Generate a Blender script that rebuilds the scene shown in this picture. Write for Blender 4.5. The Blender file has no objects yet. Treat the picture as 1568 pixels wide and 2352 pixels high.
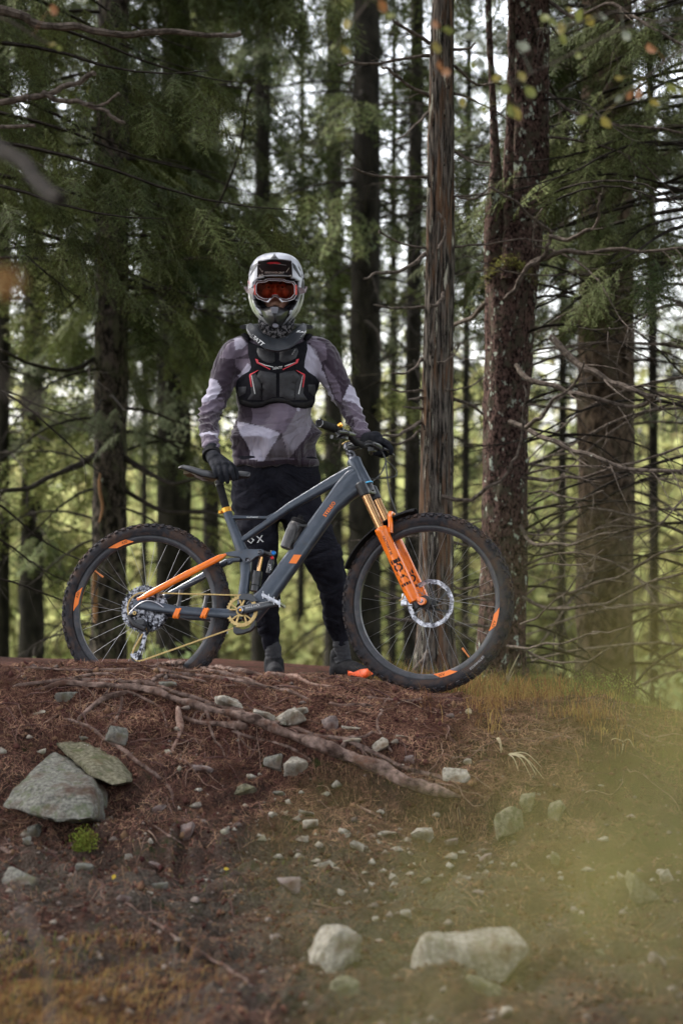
import bpy, bmesh, math, random
import numpy as np
from mathutils import Vector, Matrix, noise as mnoise
from mathutils.geometry import delaunay_2d_cdt
from mathutils.bvhtree import BVHTree
R = math.radians
SC = bpy.context.scene
COL = SC.collection

# ------------------------------------------------------------------ camera
FPX, CX, CY, CZ = 4573.0, 784.0, 1176.0, 0.73      # focal length in px of a 1568 x 2352 frame, lens 0.73 m above the wheels
cam_data = bpy.data.cameras.new('camera'); cam = bpy.data.objects.new('camera', cam_data)
COL.objects.link(cam); SC.camera = cam
cam.location = (0, 0, CZ); cam.rotation_euler = (R(90), 0, 0)
cam_data.sensor_fit = 'VERTICAL'; cam_data.sensor_height = 36; cam_data.sensor_width = 24
cam_data.lens = 70; cam_data.clip_end = 2000; cam_data.clip_start = 0.05
cam_data.dof.use_dof = True; cam_data.dof.focus_distance = 8.45; cam_data.dof.aperture_fstop = 2.2

# ------------------------------------------------------------------ sky, sun, exposure
SUN_EL, SUN_AZ = R(50), R(-66)       # veiled sun high over the trees, ahead and to the left (azimuth from +Y towards +X)
world = bpy.data.worlds.new('World'); SC.world = world; world.use_nodes = True
wn = world.node_tree.nodes; wl = world.node_tree.links
sky = wn.new('ShaderNodeTexSky'); sky.sky_type = 'NISHITA'; sky.sun_disc = False
sky.sun_elevation = SUN_EL; sky.sun_rotation = SUN_AZ
sky.air_density = 1.0; sky.dust_density = 4.0; sky.ozone_density = 1.0
wn['Background'].inputs['Strength'].default_value = 0.15
hsv = wn.new('ShaderNodeHueSaturation'); hsv.inputs['Saturation'].default_value = .30      # overcast: the same sky, greyer
wl.new(sky.outputs[0], hsv.inputs['Color']); wl.new(hsv.outputs[0], wn['Background'].inputs['Color'])
sl = bpy.data.lights.new('sun', 'SUN'); sl.energy = 1.5; sl.angle = R(12); sl.color = (1.0, .95, .88)
so = bpy.data.objects.new('sun', sl); COL.objects.link(so)
sdir = Vector((math.sin(SUN_AZ)*math.cos(SUN_EL), math.cos(SUN_AZ)*math.cos(SUN_EL), math.sin(SUN_EL)))
so.rotation_euler = sdir.to_track_quat('Z', 'Y').to_euler(); so.location = (0, 0, 30)
SC.view_settings.view_transform = 'Standard'; SC.view_settings.look = 'None'
SC.view_settings.gamma = 1; SC.view_settings.use_curve_mapping = False
SC.view_settings.exposure = 2.4
SC.cycles.transparent_max_bounces = 12
SC.cycles.max_bounces = 6

rng = np.random.default_rng(11); rnd = random.Random(5)

# ------------------------------------------------------------------ helpers
def P(px, py, d):
    "point of the place that the lens sees at (px, py), d metres away"
    return Vector(((px-CX)*d/FPX, d, CZ-(py-CY)*d/FPX))
def PX(v):
    return (CX+v[0]/v[1]*FPX, CY-(v[2]-CZ)/v[1]*FPX)
def z1(x, y): return (x*.34+407.7, y*.34+551.9)
def z2(x, y): return (x*.38+94.1, y*.38+1003.5)
def z3(x, y): return (x*.38+627.2, y*.38+940.8)
def z4(x, y): return (x*.5, y*.5+1505.3)
def z5(x, y): return (x*.5+784, y*.5+1505.3)
def zu(x, y): return (x*.5+784, y*.5)
def zr(x, y): return (x*.5+784, y*.5+784)
def zh(x, y): return (x*.11464+551.9, y*.11464+564.5)
def zc(x, y): return (x*.18+501.8, y*.18+721.3)

def tag(o, label=None, cat=None, group=None, kind=None):
    if label: o['label'] = label
    if cat: o['category'] = cat
    if group: o['group'] = group
    if kind: o['kind'] = kind
    return o
def thing(name, loc, label, cat, group=None):
    o = bpy.data.objects.new(name, None); COL.objects.link(o); o.location = loc
    o.empty_display_size = .1
    return tag(o, label, cat, group)
def link_mesh(name, me, mat, parent=None, world=True):
    o = bpy.data.objects.new(name, me); COL.objects.link(o)
    if mat is not None and not me.materials:
        for m in (mat if isinstance(mat, (list, tuple)) else [mat]): me.materials.append(m)
    if parent is not None:
        o.parent = parent
        if world:
            M = parent.matrix_basis
            if parent.parent: M = parent.parent.matrix_basis @ M
            me.transform(M.inverted())
    return o
def np_mesh(name, V, F, mat, parent=None, smooth=False, world=True, mi=None):
    "V (n,3), F (m,k) arrays -> one mesh object"
    V = np.asarray(V, dtype=np.float32); F = np.asarray(F, dtype=np.int32)
    me = bpy.data.meshes.new(name); k = F.shape[1]
    me.vertices.add(len(V)); me.vertices.foreach_set('co', V.ravel())
    me.loops.add(F.size); me.loops.foreach_set('vertex_index', F.ravel())
    me.polygons.add(len(F)); me.polygons.foreach_set('loop_start', np.arange(0, F.size, k, dtype=np.int32))
    me.polygons.foreach_set('loop_total', np.full(len(F), k, dtype=np.int32))
    if smooth: me.polygons.foreach_set('use_smooth', np.ones(len(F), dtype=bool))
    me.update(calc_edges=True)
    o = link_mesh(name, me, mat, parent, world)
    if mi is not None: me.polygons.foreach_set('material_index', np.asarray(mi, dtype=np.int32))
    return o

class MB:
    "collects shapes and links them as one mesh object"
    def __init__(s): s.v = []; s.f = []; s.m = []; s.cur = 0
    def add(s, V, F, mi=None):
        b = len(s.v); s.v += [tuple(p) for p in V]; s.f += [[i+b for i in f] for f in F]
        s.m += [s.cur if mi is None else mi]*len(F); return s
    def box(s, c, sz, M=None, bev=0):
        x, y, z = [q/2 for q in sz]; c = Vector(c)
        V = [Vector((a, b, d)) for a in (-x, x) for b in (-y, y) for d in (-z, z)]
        if M is not None: V = [M @ p for p in V]
        return s.add([p+c for p in V], [(0,1,3,2),(4,6,7,5),(0,4,5,1),(2,3,7,6),(0,2,6,4),(1,5,7,3)])
    def tube(s, pts, rad, n=10, cap=True, flat=None, up=None, pw=2.0):
        "rad: number or list, each a number or (r_side, r_up); up fixes the frame"
        pts = [Vector(p) for p in pts]; N = len(pts)
        if not isinstance(rad, (list, tuple)) : rad = [rad]*N
        elif len(rad) == 2 and N != 2 : rad = [rad[0]+(rad[1]-rad[0])*i/(N-1) for i in range(N)] if not isinstance(rad[0], tuple) else [rad[0]]*N
        T = []
        for i in range(N):
            t = pts[min(i+1, N-1)]-pts[max(i-1, 0)]
            T.append(t.normalized() if t.length > 1e-9 else Vector((0, 0, 1)))
        if up is None:
            u = Vector((0, 0, 1)) if abs(T[0].z) < .9 else Vector((1, 0, 0))
        else: u = Vector(up)
        V = []; prev = u
        for i in range(N):
            base = Vector(up) if up is not None else prev
            b = base - T[i]*base.dot(T[i])
            if b.length < 1e-6: b = T[i].orthogonal()
            b.normalize(); a = T[i].cross(b); prev = b
            r = rad[i]; ra, rb = (r if isinstance(r, tuple) else (r, r))
            for k in range(n):
                th = 2*math.pi*k/n; c_, s_ = math.cos(th), math.sin(th)
                if pw != 2.0:
                    c_ = math.copysign(abs(c_)**(2/pw), c_); s_ = math.copysign(abs(s_)**(2/pw), s_)
                V.append(pts[i]+a*(ra*c_)+b*(rb*s_))
        F = [(i*n+k, i*n+(k+1) % n, (i+1)*n+(k+1) % n, (i+1)*n+k) for i in range(N-1) for k in range(n)]
        if cap: F += [tuple(range(n))[::-1], tuple(range((N-1)*n, N*n))]
        return s.add(V, F)
    def lathe(s, prof, c, ax, n=24, xax=None, a0=0, a1=2*math.pi):
        "prof: (distance along axis, radius)"
        ax = Vector(ax).normalized(); c = Vector(c)
        a = Vector(xax) if xax else ax.orthogonal(); a = (a-ax*a.dot(ax)).normalized(); b = ax.cross(a)
        full = abs(a1-a0-2*math.pi) < 1e-6; nn = n if full else n+1
        V = [c+ax*h+(a*math.cos(a0+(a1-a0)*k/n)+b*math.sin(a0+(a1-a0)*k/n))*r for h, r in prof for k in range(nn)]
        F = []
        for i in range(len(prof)-1):
            for k in range(n):
                k2 = (k+1) % nn
                F.append((i*nn+k, i*nn+k2, (i+1)*nn+k2, (i+1)*nn+k))
        return s.add(V, F)
    def prism(s, poly, o, ex, ey, ez, t0, t1):
        "2D outline in plane (ex, ey) at o, pushed from t0 to t1 along ez"
        o = Vector(o); ex = Vector(ex); ey = Vector(ey); ez = Vector(ez); n = len(poly)
        V = [o+ex*x+ey*y+ez*t for t in (t0, t1) for x, y in poly]
        A = sum(poly[i][0]*poly[(i+1) % n][1]-poly[(i+1) % n][0]*poly[i][1] for i in range(n))
        F = [tuple(range(n))[::-1], tuple(range(n, 2*n))]+[(i, (i+1) % n, n+(i+1) % n, n+i) for i in range(n)]
        if A < 0: F = [f[::-1] for f in F]
        return s.add(V, F)
    def build(s, name, mat, parent=None, smooth=True, sharp=35, world=True, bevel=0):
        me = bpy.data.meshes.new(name); me.from_pydata(s.v, [], s.f); me.update()
        bm = bmesh.new(); bm.from_mesh(me); bmesh.ops.recalc_face_normals(bm, faces=bm.faces)
        if bevel:
            es = [e for e in bm.edges if e.is_manifold and e.calc_face_angle(0) > R(30)]
            bmesh.ops.bevel(bm, geom=es, offset=bevel, segments=2, affect='EDGES', profile=.6)
        bm.to_mesh(me); bm.free()
        o = link_mesh(name, me, mat, parent, world)
        if not bevel and any(s.m): me.polygons.foreach_set('material_index', s.m)
        if smooth:
            me.polygons.foreach_set('use_smooth', [True]*len(me.polygons))
            if hasattr(me, 'set_sharp_from_angle'): me.set_sharp_from_angle(angle=R(sharp))
        return o

def smooth_path(pts, k=6):
    "Catmull-Rom through pts (tuples of any length)"
    pts = [np.array(p, dtype=float) for p in pts]
    if len(pts) < 3:
        return [tuple(pts[0]+(pts[-1]-pts[0])*i/k) for i in range(k+1)]
    out = []; q = [2*pts[0]-pts[1]]+pts+[2*pts[-1]-pts[-2]]
    for i in range(1, len(q)-2):
        for j in range(k):
            t = j/k
            out.append(tuple(.5*((2*q[i])+(-q[i-1]+q[i+1])*t+(2*q[i-1]-5*q[i]+4*q[i+1]-q[i+2])*t*t+(-q[i-1]+3*q[i]-3*q[i+1]+q[i+2])*t**3)))
    out.append(tuple(pts[-1])); return out

# vectorised value noise
_perm = rng.permutation(4096).astype(np.int64)
def _h(i, j, k): return _perm[(i+_perm[(j+_perm[k & 4095]) & 4095]) & 4095]/2048.0-1
def vnoise(x, y=0.0, z=0.0):
    x, y, z = np.broadcast_arrays(np.asarray(x, float), np.asarray(y, float), np.asarray(z, float))
    i, j, k = np.floor(x).astype(np.int64), np.floor(y).astype(np.int64), np.floor(z).astype(np.int64)
    u, v, w = x-i, y-j, z-k
    u = u*u*(3-2*u); v = v*v*(3-2*v); w = w*w*(3-2*w)
    L = lambda a, b, t: a+(b-a)*t
    return L(L(L(_h(i,j,k), _h(i+1,j,k), u), L(_h(i,j+1,k), _h(i+1,j+1,k), u), v),
             L(L(_h(i,j,k+1), _h(i+1,j,k+1), u), L(_h(i,j+1,k+1), _h(i+1,j+1,k+1), u), v), w)
def fbm(x, y, z=0.0, o=4, g=.5):
    s = 0; a = 1; f = 1
    for _ in range(o): s = s+a*vnoise(np.asarray(x)*f, np.asarray(y)*f, np.asarray(z)*f+7.3*_); a *= g; f *= 2.03
    return s

# ------------------------------------------------------------------ materials
def mat(name, c1, c2=None, scale=8, rough=.6, metal=0, bump=0, bscale=60, spec=.5, coat=0, island=0, trans=0,
        detail=6, contrast=(.35, .65), stretch=None, dirt=None, sheen=0, c3=None, wear=None):
    m = bpy.data.materials.new(name); m.use_nodes = True; n = m.node_tree.nodes; l = m.node_tree.links
    b = n['Principled BSDF']; b.inputs['Roughness'].default_value = rough; b.inputs['Metallic'].default_value = metal
    b.inputs['Specular IOR Level'].default_value = spec if rough < .6 else min(spec, .03); b.inputs['Coat Weight'].default_value = coat
    if sheen: b.inputs['Sheen Weight'].default_value = sheen
    tc = n.new('ShaderNodeTexCoord'); vec = tc.outputs['Object']
    if stretch:
        mp = n.new('ShaderNodeMapping'); mp.inputs['Scale'].default_value = stretch; l.new(vec, mp.inputs[0]); vec = mp.outputs[0]
    def noi(s, d=detail, off=0):
        t = n.new('ShaderNodeTexNoise'); t.inputs['Scale'].default_value = s; t.inputs['Detail'].default_value = d
        t.inputs['Roughness'].default_value = .62
        l.new(vec, t.inputs['Vector']); return t.outputs['Fac']
    def ramp(f, a, b_):
        r = n.new('ShaderNodeMapRange'); r.inputs[1].default_value = a; r.inputs[2].default_value = b_; l.new(f, r.inputs[0]); return r.outputs[0]
    def mix(f, A, B):
        x = n.new('ShaderNodeMix'); x.data_type = 'RGBA'
        if hasattr(f, 'links'): l.new(f, x.inputs[0])
        else: x.inputs[0].default_value = f
        for s_, q in ((x.inputs[6], A), (x.inputs[7], B)):
            if hasattr(q, 'links'): l.new(q, s_)
            else: s_.default_value = (*q, 1)
        return x.outputs[2]
    col = c1
    if c2 is not None: col = mix(ramp(noi(scale), *contrast), c1, c2)
    if c3 is not None: col = mix(ramp(noi(scale*.33, 3), .52, .68), col, c3)
    if island:
        g = n.new('ShaderNodeNewGeometry'); hs = n.new('ShaderNodeHueSaturation')
        if hasattr(col, 'links'): l.new(col, hs.inputs['Color'])
        else: hs.inputs['Color'].default_value = (*col, 1)
        r = n.new('ShaderNodeMapRange'); r.inputs[3].default_value = 1-island; r.inputs[4].default_value = 1+island
        l.new(g.outputs['Random Per Island'], r.inputs[0]); l.new(r.outputs[0], hs.inputs['Value'])
        r2 = n.new('ShaderNodeMapRange'); r2.inputs[3].default_value = .47; r2.inputs[4].default_value = .53
        l.new(g.outputs['Random Per Island'], r2.inputs[0]); l.new(r2.outputs[0], hs.inputs['Hue']); col = hs.outputs[0]
    if dirt: # (colour, amount low, high, scale)
        col = mix(ramp(noi(dirt[3], 8), dirt[1], dirt[2]), col, dirt[0])
    if hasattr(col, 'links'): l.new(col, b.inputs['Base Color'])
    else: b.inputs['Base Color'].default_value = (*col, 1)
    if bump:
        bp_ = n.new('ShaderNodeBump'); bp_.inputs['Strength'].default_value = min(bump, 1); bp_.inputs['Distance'].default_value = .004*max(1, bump)
        l.new(noi(bscale, 8), bp_.inputs['Height']); l.new(bp_.outputs[0], b.inputs['Normal'])
    if trans:
        t = n.new('ShaderNodeBsdfTranslucent'); ms = n.new('ShaderNodeMixShader'); ms.inputs[0].default_value = trans
        if hasattr(col, 'links'): l.new(col, t.inputs['Color'])
        else: t.inputs['Color'].default_value = (*col, 1)
        l.new(b.outputs[0], ms.inputs[1]); l.new(t.outputs[0], ms.inputs[2]); l.new(ms.outputs[0], n['Material Output'].inputs[0])
    return m
# ------------------------------------------------------------------ ground
_py = [-80, 2.5, 4.4, 5.0, 5.6, 6.2, 6.8, 7.05, 7.25, 7.45, 7.7, 7.9, 8.1, 8.35, 8.7, 9.4, 10.6, 11.5, 13, 17, 24, 40, 90, 400]
_pz = [-1.2, -.66, -.60, -.565, -.55, -.52, -.43, -.335, -.225, -.06, .055, .1, .095, .06, .02, -.02, -.05, -.2, -.75, -1.9, -2.9, -3.0, 0., 6.]
_cx = [-2.4, -1.36, -.66, -.38, -.14, .14, .37, .72, 1.05, 1.35, 2.4]
_cz = [.03, .005, .01, -.012, -.035, -.058, -.083, -.108, -.12, -.19, -.5]
_root_px = [(-60,1600),(95,1585),(210,1583),(325,1590),(390,1610),(450,1632),(515,1645),(565,1660),(650,1695),(725,1727),(784,1752),(859,1778),(909,1798),(954,1815),(1000,1832),(1060,1842),(1180,1850)]
def h0(x, y):
    x = np.asarray(x, float); y = np.asarray(y, float)
    c = np.interp(x, _cx, _cz)
    w = np.clip((y-5.2)/2.4, 0, 1)*np.clip((14-y)/4, 0, 1)
    # the lower bank bulges forward on the left and lies back on the right
    yy = y+.10*vnoise(x*1.3, y*.8, 3.1)*np.clip((8.0-y)/1.5, 0, 1)+.12*np.clip(x, -1, 1.5)*np.clip((7.8-y)/1.2, 0, 1)
    z = np.interp(yy, _py, _pz)
    z = z+.02*vnoise(x*2.1, y*2.1, 1.)*np.clip((9-y)*3, 0.15, 1)
    return z+c*w
def march(fn, px, py, y0=3.6, y1=9.8, n=1500):
    y = np.linspace(y0, y1, n); x = (px-CX)*y/FPX; z = CZ-(py-CY)*y/FPX
    k = np.argmax(fn(x, y) > z)
    if k == 0: k = int(np.argmin(np.abs(y-8.0)))
    return float(x[k]), float(y[k]), float(z[k])
_rp = [march(h0, *q) for q in _root_px]
_rx = [q[0] for q in _rp]; _ry = [q[1] for q in _rp]
def H(x, y):
    x = np.asarray(x, float); y = np.asarray(y, float)
    z = h0(x, y)
    d = np.interp(x, _rx, _ry)-y                         # distance in front of the long root
    win = np.interp(x, [-1.2, -.7, -.2, .3, .55, .8], [0, .5, 1, 1, .6, 0])
    z = z-.125*win*np.clip(d/.05, 0, 1)**.7*np.exp(-np.clip(d, 0, 9)/.24)
    t_ = y*2.6+1.3*fbm(x*1.5, y*1.8, 4.2, 3); fr_ = t_-np.floor(t_)
    z = z+.055*(np.clip(fr_*5, 0, 1)-fr_)*np.clip((7.75-y)*4, 0, 1)*np.clip((y-4.8)*2, 0, 1)*np.clip(.7+.8*vnoise(x*1.1, y*1.3, 8.8), .1, 1)
    near = np.clip((9.6-y)/1.0, 0, 1)*np.clip((y-3)/1, .3, 1)*np.clip((2.6-np.abs(x)), 0, 1)
    slope = np.clip((7.75-y)/.5, .35, 1)
    n1 = fbm(x*4, y*4.5, .5, 3)*.040; n2 = fbm(x*17, y*17, 2.5, 3)*.017
    rid = np.abs(vnoise(x*9+2*vnoise(x*3, y*3), y*5))*.045
    return z+near*slope*(n1+n2-rid)
def G(px, py, lift=0.0):
    x, y, z = march(H, px, py); return Vector((x, y, z+lift))

def axis(lo, hi, step, far_lo, far_hi):
    a = list(np.arange(lo, hi, step)); s = step; v = a[-1]
    while v < far_hi: s *= 1.17; v += s; a.append(v)
    s = step; v = lo; b = []
    while v > far_lo: s *= 1.17; v -= s; b.append(v)
    return np.array(b[::-1]+a)
gx = axis(-1.75, 1.75, .0105, -420, 420); gy = axis(4.3, 9.2, .0115, -60, 420)
GX, GY = np.meshgrid(gx, gy); GZ = H(GX, GY)
nx, ny = len(gx), len(gy); idx = np.arange(nx*ny).reshape(ny, nx)
V = np.stack([GX.ravel(), GY.ravel(), GZ.ravel()], 1)
F = np.stack([idx[:-1, :-1].ravel(), idx[:-1, 1:].ravel(), idx[1:, 1:].ravel(), idx[1:, :-1].ravel()], 1)

def soil_material():
    m = bpy.data.materials.new('soil'); m.use_nodes = True; n = m.node_tree.nodes; l = m.node_tree.links
    b = n['Principled BSDF']; b.inputs['Roughness'].default_value = .85; b.inputs['Specular IOR Level'].default_value = .02
    tc = n.new('ShaderNodeTexCoord'); V_ = tc.outputs['Object']
    sx = n.new('ShaderNodeSeparateXYZ'); l.new(V_, sx.inputs[0])
    def noi(s, d=8, dist=0, r=.65):
        t = n.new('ShaderNodeTexNoise'); t.inputs['Scale'].default_value = s; t.inputs['Detail'].default_value = d
        t.inputs['Distortion'].default_value = dist; t.inputs['Roughness'].default_value = r; l.new(V_, t.inputs['Vector']); return t.outputs['Fac']
    def rmp(f, a, c, lo=0, hi=1):
        r = n.new('ShaderNodeMapRange'); r.inputs[1].default_value = a; r.inputs[2].default_value = c
        r.inputs[3].default_value = lo; r.inputs[4].default_value = hi; l.new(f, r.inputs[0]); return r.outputs[0]
    def mix(f, A, B, mode='MIX'):
        x = n.new('ShaderNodeMix'); x.data_type = 'RGBA'; x.blend_type = mode
        if hasattr(f, 'links'): l.new(f, x.inputs[0])
        else: x.inputs[0].default_value = f
        for s_, q in ((x.inputs[6], A), (x.inputs[7], B)):
            if hasattr(q, 'links'): l.new(q, s_)
            else: s_.default_value = (*q, 1)
        return x.outputs[2]
    def mul(a, c):
        x = n.new('ShaderNodeMath'); x.operation = 'MULTIPLY'
        for s_, q in ((x.inputs[0], a), (x.inputs[1], c)):
            if hasattr(q, 'links'): l.new(q, s_)
            else: s_.default_value = q
        return x.outputs[0]
    c = mix(rmp(noi(26, 10, 1.5), .38, .62), (.011, .0055, .0045), (.068, .031, .023))
    c = mix(rmp(noi(150, 6), .5, .72), c, (.17, .085, .062))                 # needle litter
    c = mix(rmp(noi(60, 8, .6), .60, .72), c, (.009, .005, .0045))           # wet humus
    c = mix(mul(rmp(noi(5.5, 7, .8), .50, .66), .75), c, (.012, .0065, .0055))          # broad dark patches, at random
    # paler trodden clay on the lower slope
    clay = mul(rmp(sx.outputs['Y'], 7.5, 6.6), rmp(noi(3.5, 5), .30, .55))
    c = mix(clay, c, mix(rmp(noi(90, 6), .35, .65), (.022, .0175, .014), (.105, .085, .068)))
    # straw and moss towards the right
    right = mul(rmp(sx.outputs['X'], .70, 1.25), rmp(noi(5, 5), .3, .55))
    c = mix(right, c, mix(rmp(noi(40, 6), .4, .6), (.07, .05, .018), (.04, .042, .012)))
    c = mix(mul(rmp(noi(7, 6), .60, .68), .75), c, (.022, .03, .01))
    # meadow and undergrowth beyond the bank
    c = mix(rmp(sx.outputs['Y'], 10.5, 13.0), c, mix(rmp(noi(.5, 8), .35, .65), (.06, .09, .02), (.16, .19, .05)))
    l.new(c, b.inputs['Base Color'])
    bp_ = n.new('ShaderNodeBump'); bp_.inputs['Strength'].default_value = .9; bp_.inputs['Distance'].default_value = .012
    l.new(noi(110, 10, .8, .7), bp_.inputs['Height']); l.new(bp_.outputs[0], b.inputs['Normal'])
    return m
M_soil = soil_material()
ground = np_mesh('ground', V, F, M_soil, smooth=True); tag(ground, kind='structure')

# ------------------------------------------------------------------ rocks
M_rock = mat('grey_stone', (.068, .067, .058), (.20, .192, .165), contrast=(.36, .64), scale=70, rough=.8, bump=1, bscale=55, c3=(.09, .10, .06), dirt=((.07, .04, .028), .50, .70, 9))
M_rock_moss = mat('mossy_stone', (.060, .056, .036), (.18, .165, .115), contrast=(.36, .64), scale=60, rough=.85, bump=1, bscale=60, c3=(.075, .08, .04), dirt=((.10, .06, .035), .56, .74, 9))
M_rock_pale = mat('pale_stone', (.11, .098, .080), (.34, .31, .26), contrast=(.32, .64), scale=60, rough=.75, bump=1, bscale=60, c3=(.17, .16, .11), dirt=((.09, .055, .04), .50, .68, 14))
M_rock_pink = mat('rosy_stone', (.08, .06, .055), (.25, .205, .19), contrast=(.34, .64), scale=60, rough=.75, bump=1, bscale=70, dirt=((.08, .045, .035), .46, .64, 16))
def finish_rock(bm, name, m, seed, size, label, group=None):
    bmesh.ops.triangulate(bm, faces=bm.faces)
    cuts = 3 if size > .1 else 2
    bmesh.ops.bevel(bm, geom=list(bm.edges), offset=size*.018, segments=1, affect='EDGES')
    bmesh.ops.triangulate(bm, faces=bm.faces)
    for _ in range(cuts):
        es = [e for e in bm.edges if e.calc_length() > size*.09]
        if not es: break
        bmesh.ops.subdivide_edges(bm, edges=es, cuts=1); bmesh.ops.triangulate(bm, faces=bm.faces)
    bm.normal_update()
    co = np.array([v.co for v in bm.verts]); s = 1.0/size
    d = fbm(co[:, 0]*s*3+seed, co[:, 1]*s*3, co[:, 2]*s*3, 3)*size*.022+fbm(co[:, 0]*s*14+seed, co[:, 1]*s*14, co[:, 2]*s*14, 2)*size*.012
    for v, q in zip(bm.verts, d): v.co += v.normal*float(q)
    me = bpy.data.meshes.new(name); bm.to_mesh(me); bm.free(); me.update()
    c = sum((v.co for v in me.vertices), Vector())/len(me.vertices)
    me.transform(Matrix.Translation(-c)); o = bpy.data.objects.new(name, me); COL.objects.link(o); o.location = c
    me.materials.append(m); me.polygons.foreach_set('use_smooth', [True]*len(me.polygons)); me.set_sharp_from_angle(angle=R(38))
    return tag(o, label, 'rock', group or 'stones bedded in the bank')
def rock(px, py, w, h, m, label, seed, name='rock', group=None, sink=.12, angular=11):
    "a rock whose visible face is about w x h px around (px, py), bedded in the bank"
    g = G(px, py+h*.35); s = g.y/FPX; W = w*s/2*1.12; Hh = h*s/2*1.15; r_ = random.Random(seed)
    bm = bmesh.new(); a = r_.uniform(-.25, .25)
    D = max(Hh, W*.6)
    for _ in range(angular):
        while True:
            q = Vector((r_.uniform(-1, 1), r_.uniform(-1, 1), r_.uniform(-1, 1)))
            if .6 < q.length < 1: break
        q.normalize(); q = Vector([math.copysign(abs(t)**.7, t) for t in q])
        v = Vector((q.x*W, q.y*D, q.z*Hh)); v.z += v.x*a; bm.verts.new(v+Vector((g.x, g.y+D*.35, g.z+Hh*.75-sink*Hh)))
    bmesh.ops.convex_hull(bm, input=bm.verts); 
    loose = [v for v in bm.verts if not v.link_faces]; bmesh.ops.delete(bm, geom=loose, context='VERTS')
    return finish_rock(bm, name, m, seed, max(W, Hh)*2, label, group)
def slab(front, back, m, label, seed, dfront, dback, name='boulder'):
    "a broken slab: outline of the near face and of the far edge, each at its own depth"
    bm = bmesh.new()
    for (px, py) in front:
        bm.verts.new(P(px, py, dfront))
    for (px, py) in back: bm.verts.new(P(px, py, dback))
    for (px, py) in front[:]:
        p = P(px, py, dfront); bm.verts.new(p+Vector((0, .45, -.06)))
    bmesh.ops.convex_hull(bm, input=bm.verts)
    loose = [v for v in bm.verts if not v.link_faces]; bmesh.ops.delete(bm, geom=loose, context='VERTS')
    return finish_rock(bm, name, m, seed, .45, label)
def boulder(verts, m, label, seed, name='boulder'):
    bm = bmesh.new()
    for (px, py), d in verts: bm.verts.new(P(px, py, d)); bm.verts.new(P(px, py, d)+Vector((0, .35, -.05)))
    bmesh.ops.convex_hull(bm, input=bm.verts)
    loose = [v for v in bm.verts if not v.link_faces]; bmesh.ops.delete(bm, geom=loose, context='VERTS')
    return finish_rock(bm, name, m, seed, .45, label)
boulder([(z4(78, 592), 7.08), (z4(150, 512), 7.22), (z4(262, 445), 7.40), (z4(335, 482), 7.36), (z4(432, 570), 7.10), (z4(250, 625), 6.95), (z4(425, 600), 6.98),
         (z4(5, 692), 6.98), (z4(120, 712), 6.90), (z4(235, 758), 6.85), (z4(370, 757), 6.84), (z4(432, 745), 6.86), (z4(480, 768), 7.05), (z4(478, 640), 7.10)], M_rock, 'large flat-topped grey boulder on the left, front one of the leaning pair', 3)
boulder([(z4(255, 400), 7.42), (z4(330, 386), 7.46), (z4(470, 428), 7.42), (z4(560, 500), 7.30), (z4(606, 556), 7.20), (z4(598, 580), 7.08), (z4(512, 602), 7.04), (z4(440, 560), 7.10), (z4(350, 492), 7.25)], M_rock_moss, 'mossy olive slab behind the large flat-topped boulder', 8)
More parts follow.
